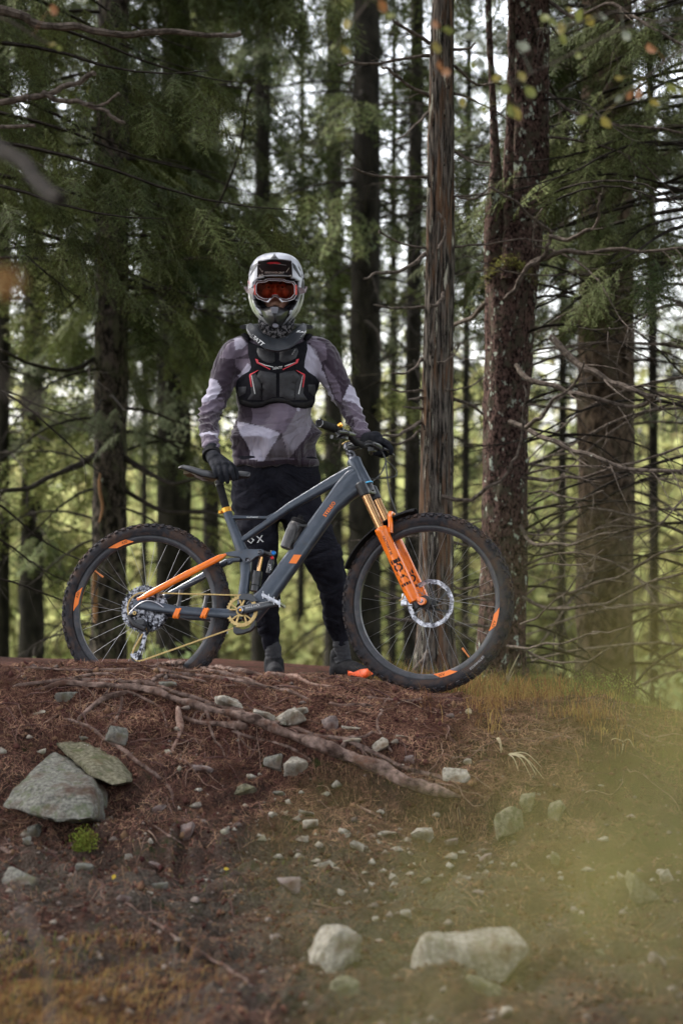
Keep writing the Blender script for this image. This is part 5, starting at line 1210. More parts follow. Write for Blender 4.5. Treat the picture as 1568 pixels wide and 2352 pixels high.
# cockpit
hb = bpy.data.objects.new('handlebar', None); COL.objects.link(hb); hb.parent = bike; hb.matrix_basis = S
mb = MB(); mb.lathe([(-.085, 0), (-.085, .018), (-.05, .018), (-.03, .0175), (-.012, .0185)], ST(0), Dn, 20); mb.build('stem_spacer', M_steel, hb, world=False)
mb = MB(); mb.tube([ST(-.064), ST(-.064)+Vector((.022, 0, .006)), L(.925, 1.048)], [(.02, .019), (.019, .016), (.022, .019)], n=14, up=(0, 0, 1), pw=3.2); mb.build('stem', M_black, hb, world=False)
mb = MB(); mb.lathe([(0, .0195), (.004, .019), (.004, .0)], ST(-.088), -Dn, 20); mb.build('stem_cap', M_gold, hb, world=False)
barp = []
for w in np.linspace(-.39, .39, 31):
    a = abs(w); e = min(1, max(0, (a-.035)/.11)); e = e*e*(3-2*e); barp.append(L(.925-.022*max(0, a-.05)/.34, 1.048+.028*e, float(w)))
mb = MB(); mb.tube(barp, [.0155 if abs(p.y) < .04 else .0125 for p in barp], n=14, up=(0, 0, 1)); mb.build('bar', M_blackm, hb, world=False)
for s in (1, -1):
    g0 = barp[-1] if s > 0 else barp[0]; gi = L(.925-.022*.21/.34, 1.076, s*.255)
    d_ = (g0-gi).normalized(); Lg = (g0-gi).length
    mb = MB(); mb.lathe([(0, .0125), (0, .019), (.008, .019), (.010, .0165), (.03, .0168), (.06, .0172), (.10, .0168), (Lg-.010, .0168), (Lg-.008, .0185), (Lg-.001, .0185), (Lg, .014), (Lg-.002, 0)], gi, d_, 22); gr = mb.build('grip', M_grip, hb, world=False)
    mb = MB(); mb.lathe([(0, .0135), (.0012, .0150), (0, .0172), (-.004, .0178)], g0, d_, 22); mb.build('grip_ring', M_steel, gr, world=False)
    # brake lever: clamp, body, blade
    cl = L(.925-.022*.14/.34, 1.073, s*.20)
    mb = MB(); mb.lathe([(-.008, .0125), (-.008, .0185), (.008, .0185), (.008, .0125)], cl, d_, 16)
    mb.tube([cl+Vector((.012, 0, -.006)), cl+Vector((.03, s*.01, -.010)), cl+Vector((.035, s*.055, -.008)), cl+Vector((.03, s*.09, -.004))], [.010, .011, .009, .006], n=10)
    mb.tube([cl+Vector((.036, -s*.012, -.012)), cl+Vector((.046, -s*.04, -.016)), cl+Vector((.040, -s*.085, -.020)), cl+Vector((.043, -s*.12, -.026))], [.006, .005, .0055, .006], n=8)
    mb.build('brake_lever', M_black, hb, world=False)
    mb = MB(); c = cl+Vector((-.005, s*.022, -.016)); mb.tube([c, c+Vector((-.012, -s*.02, -.014)), c+Vector((-.020, -s*.05, -.010))], [.008, .007, .009], n=8); mb.box(c+Vector((.008, s*.01, -.004)), (.03, .03, .018)); mb.build('shifter', M_black, hb, world=False)
mb = MB(); c = L(.925, 1.094, .22); mb.lathe([(0, .0), (.003, .005), (.005, .0095), (0, .011), (-.006, .0105)], c, (-.2, -.7, .6), 14); mb.build('lever_dial', M_goldclamp, hb, world=False)
def cable(pts, d, r=.0028, name='cable'):
    q = smooth_path([tuple(BM.inverted() @ P(a, b, d+dd)) for a, b, dd in pts], 7); mb = MB(); mb.tube(q, r, n=6); mb.build(name, M_black, bike, world=False)
cable([(800, 1018, -.1), (835, 1018, 0), (868, 1030, .02), (884, 1052, .02), (888, 1090, 0), (894, 1130, -.05), (905, 1165, -.1), (912, 1182, -.12)], 8.5)
cable([(880, 1045, .1), (885, 1060, .06), (876, 1085, 0), (862, 1100, -.05), (849, 1110, -.1)], 8.5)
cable([(886, 1058, .1), (903, 1072, .06), (911, 1085, 0), (905, 1095, -.04), (880, 1098, -.06), (845, 1100, -.1)], 8.5)
cable([(800, 1022, -.15), (818, 1026, -.1), (850, 1020, 0), (880, 1035, .02)], 8.45)

# drivetrain
dr = L(.435, .345); ring_w = .050
def gear(r, teeth, w, th=.0012, hole=.6, tooth=.0035):
    V = []; n = teeth*4; F_ = []
    for i in range(n):
        a = 2*math.pi*i/n; ro = r+(tooth*.5 if i % 4 in (1, 2) else -tooth*.5)
        for rr, y_ in ((r*hole, -w-th), (ro, -w-th), (ro, -w+th), (r*hole, -w+th)): V.append((math.cos(a)*rr, y_, math.sin(a)*rr))
    for i in range(n):
        j = (i+1) % n
        for k in range(4): F_.append((4*i+k, 4*i+(k+1) % 4, 4*j+(k+1) % 4, 4*j+k))
    return V, F_
ck = bpy.data.objects.new('crankset', None); COL.objects.link(ck); ck.parent = bike; ck.location = dr
mb = MB(); mb.add(*gear(.066, 32, ring_w, .0015, .80, .004))
for k in range(5):
    a = 2*math.pi*k/5+.3
    for dv in (-.22, .22):
        p = Vector((math.cos(a)*.018, -ring_w, math.sin(a)*.018)); q = Vector((math.cos(a+dv)*.055, -ring_w, math.sin(a+dv)*.055)); mb.tube([p, q], [(.0035, .0015), (.0045, .0015)], n=6, up=(0, 1, 0))
mb.lathe([(-.002, .010), (-.002, .024), (.002, .024), (.002, .010)], (0, -ring_w, 0), (0, 1, 0), 20); mb.build('chainring', M_gold, ck, world=False, smooth=False)
ped = bp(*z2(1425, 1003), .066)-dr
for s in (1, -1):
    pe = Vector((ped.x*s, -s*.068, ped.z*s)); c0 = Vector((0, -s*.062, 0))
    mb = MB(); mb.tube([c0-pe.normalized()*.012, c0, c0.lerp(pe, .3), c0.lerp(pe, .8), pe, pe+Vector((pe.x, 0, pe.z)).normalized()*.010], [(.007, .010), (.009, .019), (.008, .0165), (.008, .015), (.008, .0145), (.005, .008)], n=14, up=(0, 0, 1), pw=2.6); mb.build('crank_arm', M_frame_dk, ck, world=False)
    mb = MB(); c = pe+Vector((0, -s*.05, 0)); mb.tube([pe, c+Vector((0, -s*.045, 0))], .007, n=10)
    tilt = R(-28)
    for e in (-1, 1):
        mb.box(c+Vector((e*.040*math.cos(tilt), 0, e*.040*math.sin(tilt))), (.010, .09, .010)); mb.box(c+Vector((0, e*.040, 0)), (.086, .008, .012), Matrix.Rotation(-tilt, 3, 'Y'))
    for e in (-.04, -.013, .013, .04):
        for h in (-1, 1): mb.box(c+Vector((e*math.cos(tilt), -s*.04+.0, e*math.sin(tilt)+h*.010)), (.004, .004, .012))
    mb.build('pedal', M_silver, ck, world=False, smooth=False)
mb = MB(); mb.lathe([(0, .0), (0, .006), (.004, .008), (.004, .014), (-.004, .016)], (0, -.072, 0), (0, -1, 0), 18); mb.build('crank_bolt', M_steel, ck, world=False)
mb = MB(); mb.lathe([(.0015, 0), (.0015, .0055)], (0, -.0725, 0), (0, -1, 0), 14); mb.build('crank_bore', M_goldclamp, ck, world=False)
text_obj('RACE FACE', .012, lambda u, v: Vector((.055, -.0795, .012))+Vector((ped.x, 0, ped.z)).normalized()*u+Vector((-ped.z, 0, ped.x)).normalized()*v, M_white, parent=ck)
mb = MB(); q = [zs(250, 1540), zs(420, 1600), zs(520, 1560), zs(600, 1440), zs(620, 1450), zs(610, 1540), zs(540, 1620), zs(400, 1670), zs(290, 1680), zs(255, 1640)]
o = bp(*q[0], .05); mb.prism([((bp(*p, .05)-o).x, (bp(*p, .05)-o).z) for p in q], o, (1, 0, 0), (0, 0, 1), (0, 1, 0), -.012, .012); mb.build('bash_guard', M_black, bike, world=False, smooth=False, bevel=.003)
mb = MB(); q = [zs(345, 1040), zs(400, 1008), zs(545, 1008), zs(600, 1060), zs(655, 1135), zs(560, 1150), zs(480, 1115), zs(340, 1110)]
o = bp(*q[0], .045); mb.prism([((bp(*p, .045)-o).x, (bp(*p, .045)-o).z) for p in q], o, (1, 0, 0), (0, 0, 1), (0, 1, 0), -.010, .010); mb.build('chain_guide', M_frame_dk, bike, world=False, smooth=False, bevel=.003)
mb = MB()
for i, (r_, t_) in enumerate(((.1005, 50), (.084, 42), (.072, 36), (.064, 32), (.056, 28), (.048, 24), (.042, 21), (.036, 18), (.032, 16), (.028, 14), (.024, 12), (.020, 10))):
    V, F_ = gear(r_, t_, .020+i*.0036, .0010, .66 if i < 8 else .4, .0055); mb.add(V, F_)
    for k in range(6 if i < 4 else 0):
        a = k*math.pi/3+i*.3; p = Vector((math.cos(a)*.02, -.02-i*.0036, math.sin(a)*.02)); q = Vector((math.cos(a+.25)*r_*.7, -.02-i*.0036, math.sin(a+.25)*r_*.7)); mb.tube([p, q], [(.003, .001)]*2, n=4, up=(0, 1, 0))
mb.build('cassette', M_steel, rw, world=False, smooth=False)
# rear mech
rd = bpy.data.objects.new('rear_derailleur', None); COL.objects.link(rd); rd.parent = bike
def zd(x, y): return (x*.136+238.3, y*.136+1285.8)
j1, j2 = bp(*zd(690, 1190), .050), bp(*zd(560, 1640), .050)
mb = MB(); mb.tube([bp(*zd(560, 900), .075), bp(*zd(430, 960), .078), bp(*zd(520, 1090), .085), bp(*zd(700, 1170), .078)], [.010, .011, .013, .014], n=10); mb.box(bp(*zd(600, 1060), .075), (.05, .03, .022)); mb.build('mech_body', M_black, rd, world=False)
for w in (.062, .040):
    mb = MB(); o = bp(*zd(690, 1190), w); q = [zd(670, 1180), zd(730, 1190), zd(715, 1330), zd(620, 1600), zd(560, 1700), zd(470, 1640), zd(440, 1590), zd(560, 1580), zd(600, 1500), zd(660, 1330)]
    mb.prism([((bp(*p, w)-o).x, (bp(*p, w)-o).z) for p in q], o, (1, 0, 0), (0, 0, 1), (0, 1, 0), -.0012, .0012); mb.build('mech_cage', M_steel, rd, world=False, smooth=False)
for j in (j1, j2):
    mb = MB(); V, F_ = gear(.024, 14, 0, .002, .3, .003); mb.add([Vector(v)+j for v in V], F_); mb.build('jockey_wheel', M_black, rd, world=False, smooth=False)
mb = MB(); mb.lathe([(0, .003), (.004, .004), (.004, .008), (0, .009)], bp(*zd(525, 900), .088), (0, -1, 0), 14); mb.build('mech_bolt', M_gold, rd, world=False)
mb = MB(); mb.tube(smooth_path([tuple(bp(*zd(x_, y_), .09)) for x_, y_ in ((1010, 800), (900, 730), (760, 690), (620, 730), (500, 830), (430, 910))], 5), .0022, n=6); mb.build('shift_cable', M_silver, rd, world=False)
# chain: one small mesh shared by every link
mb = MB(); n = 10; out = []
for i in range(n):
    a = 2*math.pi*i/n; out.append((math.cos(a)*.0042+(.00635 if math.cos(a) > 0 else -.00635), math.sin(a)*(.0042 if abs(math.cos(a)) > .35 else .0028)))
for y_ in (-.0035, .0035): mb.prism(out, (0, y_, 0), (1, 0, 0), (0, 0, 1), (0, 1, 0), -.0006, .0006)
lk = mb.build('chain_link', M_gold, None, world=False, smooth=False); lme = lk.data; bpy.data.objects.remove(lk)
chn = bpy.data.objects.new('chain', None); COL.objects.link(chn); chn.parent = bike
path = []
cas = L(0, .371, .050); rc = .064
for i in range(9): a = R(205-(205-92)*i/8); path.append(cas+Vector((math.cos(a)*rc, 0, math.sin(a)*rc)))
for i in range(15): a = R(95-(95+100)*i/14); path.append(dr+Vector((math.cos(a)*.066, -ring_w, math.sin(a)*.066)))
path += [bp(*zd(620, 1712), .050), bp(*zd(560, 1705), .050), bp(*zd(490, 1640), .050), bp(*zd(500, 1540), .050), bp(*zd(560, 1420), .050), bp(*zd(655, 1265), .050), bp(*zd(740, 1200), .050), bp(*zd(700, 1110), .050), bp(*zd(560, 1060), .05), path[0]+Vector((0, 0, -.01))]
Ld = [0]
for i in range(1, len(path)): Ld.append(Ld[-1]+(path[i]-path[i-1]).length)
s_ = 0; k = 0
while s_ < Ld[-1]-.006:
    def at(s): return Vector([float(np.interp(s, Ld, [p[c] for p in path])) for c in range(3)])
    a, b = at(s_), at(s_+.0127); t_ = (b-a).normalized(); o_ = bpy.data.objects.new('chain_link', lme); COL.objects.link(o_); o_.parent = chn
    up = Vector((0, 1, 0)).cross(t_)*-1; M_ = Matrix((t_, Vector((0, 1, 0)), t_.cross(Vector((0, 1, 0))))).transposed().to_4x4()
    o_.matrix_basis = Matrix.Translation((a+b)/2) @ M_; o_.scale = (1, 1.15 if k % 2 else .8, 1); s_ += .0127; k += 1
print('links', k)
# bottle cage and bottle
def zb(x, y): return (x*.22+489.2, y*.22+1034.9)
b0, b1 = bp(*zb(775, 1035)), bp(*zb(905, 715)); bd = (b1-b0).normalized()
mb = MB()
for s in (1, -1): mb.tube([b0+bd*.0+Vector((.035, 0, -.02)), b0+bd*.02+Vector((.02, s*.034, -.01)), b0+bd*.11+Vector((.015, s*.038, -.008)), b0+bd*.13+Vector((.04, s*.02, -.026))], [(.003, .008)]*4, n=6, up=tuple(bd))
mb.build('bottle_cage', M_black, bike, world=False)
bt = thing('water_bottle', BM @ b0, 'smoke-black water bottle in the cage on the down tube', 'bottle')
def W(p): return BM @ Vector(p)
bdw = (W(b1)-W(b0)).normalized(); h = (b1-b0).length
mb = MB(); mb.lathe([(0, 0), (0, .028), (.006, .034), (h*.55, .0365), (h*.66, .034), (h*.70, .0365), (h*.84, .033), (h*.88, .029)], W(b0), bdw, 28); mb.build('bottle_body', M_smoke, bt)
mb = MB(); mb.lathe([(h*.87, .030), (h*.88, .033), (h*.97, .033), (h*1.0, .024), (h*1.01, .012), (h*1.05, .011), (h*1.10, .012), (h*1.12, .009), (h*1.12, 0)], W(b0), bdw, 28); mb.build('bottle_cap', M_blackm, bt)
# ------------------------------------------------------------------ rider
DY = 8.93
def remesh(mb, voxel, sm=4, sf=.5):
    me = bpy.data.meshes.new('tmp'); me.from_pydata([tuple(v) for v in mb.v], [], mb.f); me.update()
    bm = bmesh.new(); bm.from_mesh(me); bmesh.ops.recalc_face_normals(bm, faces=bm.faces); bm.to_mesh(me); bm.free()
    o = bpy.data.objects.new('tmp', me); COL.objects.link(o)
    m = o.modifiers.new('r', 'REMESH'); m.mode = 'VOXEL'; m.voxel_size = voxel
    if sm: s = o.modifiers.new('s', 'SMOOTH'); s.factor = sf; s.iterations = sm
    dg = bpy.context.evaluated_depsgraph_get(); res = bpy.data.meshes.new_from_object(o.evaluated_get(dg))
    bpy.data.objects.remove(o); return res
def co_of(me):
    a = np.zeros(len(me.vertices)*3); me.vertices.foreach_get('co', a); return a.reshape(-1, 3)
def no_of(me):
    a = np.zeros(len(me.vertices)*3); me.vertex_normals.foreach_get('vector', a); return a.reshape(-1, 3)
def set_co(me, a): me.vertices.foreach_set('co', a.astype(np.float32).ravel()); me.update()
def finish(me, name, m, parent):
    me.name = name; me.materials.clear(); o = link_mesh(name, me, m, parent); me.polygons.foreach_set('use_smooth', [True]*len(me.polygons)); return o
def limb(mb, pts, rad, n=16):
    "tapered limb with rounded ends"
    pts = [Vector(p) for p in pts]; mb.tube(smooth_path([tuple(p) for p in pts], 5), [tuple(x) if isinstance(x, tuple) else x for x in [tuple(q) for q in smooth_path([r if isinstance(r, tuple) else (r, r) for r in rad], 5)]], n=n, up=(0, -1, 0))
    for p, r in ((pts[0], rad[0]), (pts[-1], rad[-1])):
        r = r[0] if isinstance(r, tuple) else r
        mb.lathe([(-r, .0005), (-r*.8, r*.6), (-r*.4, r*.917), (0, r), (r*.4, r*.917), (r*.8, r*.6), (r, .0005)], p, (0, 0, 1), 14)
def ball(mb, c, r, s=(1, 1, 1)):
    V = []; n = 14; h = 9
    for i in range(h+1):
        a = math.pi*i/h
        for k in range(n): V.append(Vector(c)+Vector((math.sin(a)*math.cos(2*math.pi*k/n)*r*s[0], math.sin(a)*math.sin(2*math.pi*k/n)*r*s[1], math.cos(a)*r*s[2])))
    mb.add(V, [(i*n+k, i*n+(k+1) % n, (i+1)*n+(k+1) % n, (i+1)*n+k) for i in range(h) for k in range(n)])
def loft(mb, rings, n=36, pw=2.3):
    "rings: (cx, cy, z, rx, ry)"
    V = []
    for cx, cy, z, rx, ry in rings:
        for k in range(n):
            a = 2*math.pi*k/n; c_, s_ = math.cos(a), math.sin(a); V.append((cx+rx*math.copysign(abs(c_)**(2/pw), c_), cy+ry*math.copysign(abs(s_)**(2/pw), s_), z))
    N = len(rings); mb.add(V, [(i*n+k, i*n+(k+1) % n, (i+1)*n+(k+1) % n, (i+1)*n+k) for i in range(N-1) for k in range(n)]+[tuple(range(n))[::-1], tuple(range((N-1)*n, N*n))])
def ZX(px, d=DY): return (px-CX)*d/FPX
def ZZ(py, d=DY): return CZ-(py-CY)*d/FPX

M_skin = mat('skin', (.50, .27, .20), (.58, .33, .25), scale=20, rough=.5, bump=.15, bscale=300)
M_black_cloth = mat('black_trousers', (.010, .010, .014), (.018, .018, .024), scale=14, rough=.9, bump=.5, bscale=400, dirt=((.05, .04, .035), .68, .85, 30))
M_sock = mat('charcoal_sock', (.045, .045, .05), (.065, .065, .07), scale=60, rough=.9, bump=.6, bscale=400)
M_glove = mat('black_glove', (.010, .011, .014), (.022, .023, .028), scale=30, rough=.75, bump=.4, bscale=250)
M_vest = mat('black_armour_foam', (.010, .010, .013), (.018, .018, .022), scale=40, rough=.8, bump=.5, bscale=300)
M_brace = mat('brace_carbon', (.008, .010, .014), (.016, .020, .027), scale=60, rough=.45, coat=.1)
M_hel = mat('helmet_silver', (.34, .35, .40), (.44, .45, .50), scale=5, rough=.28, coat=.6)
M_helb = mat('helmet_black', (.006, .006, .008), rough=.42, coat=.05)
M_helm = mat('helmet_matte_black', (.014, .014, .016), (.022, .022, .025), scale=30, rough=.7)

# anchors (world)
SR, SL = P(552, 806, 8.93), P(728, 808, 8.93)          # shoulders (his right is on the left)
ER, EL = P(481, 940, 8.86), P(803, 925, 8.90)
wc = BM @ (S @ L(.905, 1.076, -.325))                    # middle of the far grip
WR, WL = P(487, 1046, 8.62), P(834, 1004, 8.80)
HR, HL = P(588, 1110, 8.95), P(680, 1110, 8.95)
KR, KL = P(606, 1335, 8.86), P(752, 1325, 8.90)
AR, AL = P(626, 1500, 8.92), P(784, 1490, 8.96)
cxT = ZX(635); neck0 = Vector((cxT, 8.95, ZZ(775))); head_c = Vector((ZX(634, 8.9), 8.90, ZZ(665, 8.9)))
person = thing('person', (cxT, 8.93, -.02), 'rider in full-face helmet, goggles and camo jersey standing behind the bike, holding it', 'person')

# body: one continuous skin from head to ankle, mostly under clothes
mb = MB()
loft(mb, [(cxT, 8.95, ZZ(1120), .13, .09), (cxT, 8.96, ZZ(1080), .145, .085), (cxT, 8.965, ZZ(1000), .115, .06), (cxT, 8.965, ZZ(880), .125, .065), (cxT, 8.95, ZZ(820), .13, .07), (cxT, 8.955, ZZ(785), .08, .055), (cxT, 8.96, ZZ(765), .06, .06)])
limb(mb, [neck0, head_c+Vector((0, .03, -.09))], [.055, .055])
ball(mb, head_c+Vector((0, .035, .03)), .085, (.86, 1.05, 1.05)); ball(mb, head_c+Vector((0, -.0, -.045)), .062, (.92, 1.0, 1.05)); ball(mb, head_c+Vector((0, -.025, -.085)), .032, (1.1, 1, .8))
fy = head_c.y-.066
# brow ridge, nose, cheekbones, lips
mb.tube([Vector((head_c.x-.045, fy+.012, head_c.z+.016)), Vector((head_c.x-.022, fy+.002, head_c.z+.021)), Vector((head_c.x, fy+.004, head_c.z+.016)), Vector((head_c.x+.022, fy+.002, head_c.z+.021)), Vector((head_c.x+.045, fy+.012, head_c.z+.016))], .009, n=8)
mb.tube([Vector((head_c.x, fy-.001, head_c.z+.010)), Vector((head_c.x, fy-.012, head_c.z-.014)), Vector((head_c.x, fy-.022, head_c.z-.034))], [.008, .009, .013], n=10)
for s in (-1, 1): ball(mb, (head_c.x+s*.012, fy-.010, head_c.z-.036), .009); ball(mb, (head_c.x+s*.042, fy+.016, head_c.z-.022), .022)
mb.tube([Vector((head_c.x-.024, fy+.006, head_c.z-.064)), Vector((head_c.x, fy-.004, head_c.z-.062)), Vector((head_c.x+.024, fy+.006, head_c.z-.064))], .006, n=8)
mb.tube([Vector((head_c.x-.020, fy+.006, head_c.z-.072)), Vector((head_c.x, fy-.003, head_c.z-.072)), Vector((head_c.x+.020, fy+.006, head_c.z-.072))], .0065, n=8)
ARM_R = [P(590, 812, 8.96), P(545, 818, 8.95), P(520, 852, 8.925), P(502, 905, 8.88), P(482, 945, 8.85), P(480, 985, 8.76), P(485, 1030, 8.66), P(487, 1042, 8.63)]
ARM_L = [P(690, 812, 8.96), P(735, 820, 8.95), P(762, 862, 8.93), P(786, 905, 8.91), P(803, 932, 8.895), P(815, 962, 8.86), P(829, 992, 8.81), P(833, 1003, 8.79)]
for q in (ARM_R, ARM_L): limb(mb, q, [.045, .045, .040, .036, .032, .028, .024, .024])
for a in ([(590, 1150, 8.94), (592, 1210, 8.91), (598, 1285, 8.88), (610, 1350, 8.87), (614, 1420, 8.92), (622, 1470, 8.94), (626, 1494, 8.94)], [(682, 1145, 8.94), (708, 1210, 8.92), (745, 1290, 8.90), (766, 1350, 8.91), (772, 1420, 8.95), (781, 1460, 8.97), (784, 1484, 8.97)]):
    limb(mb, [P(*p) for p in a], [.08, .07, .058, .044, .038, .024, .020])
me = remesh(mb, .005, 3); body = finish(me, 'body', M_skin, person)
M_eye = mat('eye_white', (.6, .58, .55), rough=.2); M_iris = mat('iris', (.02, .015, .012), rough=.2); M_hair = mat('eyebrow', (.05, .03, .02), rough=.8)
for s in (-1, 1):
    c = Vector((head_c.x+s*.031, fy+.020, head_c.z+.004)); mb = MB(); ball(mb, c, .0125); e = mb.build('eye', M_eye, body); mb = MB(); ball(mb, c+Vector((0, -.0095, 0)), .006, (1, .7, 1)); mb.build('iris', M_iris, body)
    mb = MB(); mb.tube([c+Vector((-.015, -.010, .003)), c+Vector((0, -.015, .009)), c+Vector((.015, -.010, .003))], .004, n=6); mb.build('eyelid', M_skin, body)
    mb = MB(); mb.tube([c+Vector((-s*.016, -.024, .013)), c+Vector((0, -.026, .020)), c+Vector((s*.020, -.014, .016))], [(.003, .0045)]*3, n=6); mb.build('eyebrow', M_hair, body)

# trousers
mb = MB(); y0 = 8.95
loft(mb, [(ZX(633), y0, ZZ(1195), .185, .105), (ZX(633), y0, ZZ(1165), .205, .125), (ZX(633), y0, ZZ(1110), .203, .128), (ZX(633), y0, ZZ(1050), .185, .118)])
def legp(pts, dy): return [P(a, b, d) for a, b, d in pts]
limb(mb, legp([(590, 1150, 8.94), (592, 1210, 8.91), (598, 1285, 8.88), (610, 1350, 8.87), (614, 1420, 8.92), (622, 1470, 8.94), (626, 1494, 8.94)], 0), [(.100, .105), (.096, .100), (.082, .086), (.065, .07), (.061, .064), (.043, .046), (.036, .04)])
limb(mb, legp([(682, 1145, 8.94), (708, 1210, 8.92), (745, 1290, 8.90), (766, 1350, 8.91), (772, 1420, 8.95), (781, 1460, 8.97), (784, 1484, 8.97)], 0), [(.105, .11), (.104, .105), (.088, .092), (.070, .072), (.064, .066), (.044, .047), (.036, .04)])
me = remesh(mb, .0065, 4); V = co_of(me); N_ = no_of(me)
w = .006*fbm(V[:, 0]*9, V[:, 1]*9, V[:, 2]*11, 3)
fold = np.abs(vnoise(V[:, 0]*7+V[:, 2]*9, V[:, 1]*5, V[:, 2]*16-V[:, 0]*8)); w -= .020*np.clip(.35-fold, 0, 1)*np.clip(1.3-np.abs(V[:, 2]-.5)*1.1, .35, 1)
crotch = np.exp(-((V[:, 0]-ZX(637))/.014)**2)*np.clip((1.0-V[:, 2])*4, 0, 1)*(V[:, 2] > .72)*(V[:, 1] < 8.95)
w -= .010*crotch; kn = np.exp(-((V[:, 2]-.36)/.12)**2); w -= .007*kn*np.abs(np.sin(V[:, 2]*95+V[:, 0]*22))**2*(.5+.5*vnoise(V[:, 0]*9, V[:, 2]*6, 3))
set_co(me, V+N_*w[:, None]); trousers = finish(me, 'trousers', M_black_cloth, person)
bvh_tr = BVHTree.FromPolygons([tuple(v) for v in co_of(me)+np.array(person.location)], [tuple(p.vertices) for p in me.polygons])

# camo jersey
sm_ = .0
mb = MB()
loft(mb, [(ZX(633), 8.95, ZZ(1070), .192, .128), (ZX(632), 8.95, ZZ(1055), .196, .132), (ZX(632), 8.95, ZZ(1035), .200, .135), (ZX(632), 8.95, ZZ(990), .190, .130), (ZX(632), 8.95, ZZ(940), .176, .124), (ZX(633), 8.95, ZZ(900), .178, .128),
          (ZX(637), 8.95, ZZ(860), .190, .130), (ZX(639), 8.95, ZZ(825), .198, .120), (ZX(640), 8.952, ZZ(802), .178, .103), (ZX(640), 8.955, ZZ(785), .135, .085), (ZX(638), 8.96, ZZ(772), .085, .07), (ZX(637), 8.96, ZZ(758), .066, .066)], n=44)
limb(mb, [P(590, 808, 8.955), P(545, 812, 8.95), P(520, 850, 8.92), P(502, 905, 8.88), P(482, 945, 8.85), P(480, 985, 8.76), P(485, 1030, 8.66), P(487, 1042, 8.63)], [.07, .074, .064, .057, .052, .046, .038, .036])
limb(mb, [P(690, 808, 8.955), P(735, 815, 8.95), P(762, 860, 8.93), P(786, 905, 8.91), P(803, 932, 8.895), P(815, 962, 8.86), P(829, 992, 8.81), P(833, 1003, 8.79)], [.07, .074, .064, .058, .053, .047, .039, .036])
me = remesh(mb, .0055, 5); V = co_of(me); N_ = no_of(me)
px = CX+V[:, 0]/V[:, 1]*FPX; py = CY-(V[:, 2]-CZ)/V[:, 1]*FPX
arm = np.clip((545-px)/15, 0, 1)+np.clip((px-730)/15, 0, 1); arm = np.clip(arm, 0, 1); tor = 1-arm
w = .0045*fbm(V[:, 0]*8, V[:, 1]*8, V[:, 2]*8, 3)
s1 = np.where(px < 600, py*.95+px*.30, py*.95-px*.35)                  # cuff and elbow rings
amp = .0075*np.clip((py-840)/90, .2, 1)
ridge = lambda q: 1-np.abs(np.sin(q))*2
w += arm*amp*ridge(s1*.19+1.8*vnoise(px*.035, py*.03, 1)+.9*vnoise(px*.09, py*.05, 4))*(.65+.35*vnoise(px*.05, py*.05, 8))
f2 = vnoise(px*.022+py*.005, py*.0085, 5); w += tor*np.clip((py-900)/60, 0, 1)*np.clip((1062-py)/30, 0, 1)*(.030*(1-np.abs(f2)*3.2))
w += tor*.006*(1-np.abs(vnoise((px-py*.4)*.03, (py+px)*.012, 12))*3)*(py > 900)
w += -.006*np.exp(-((py-1051)/2.5)**2)*tor+.003*(py > 1053)*tor          # hem seam
w -= arm*.004*np.exp(-((py-1032)/2)**2)*(px < 600)
set_co(me, V+N_*w[:, None])
Lc, Mc, Dc, Kc = (.40, .375, .46), (.135, .108, .143), (.042, .030, .043), (.028, .018, .027)
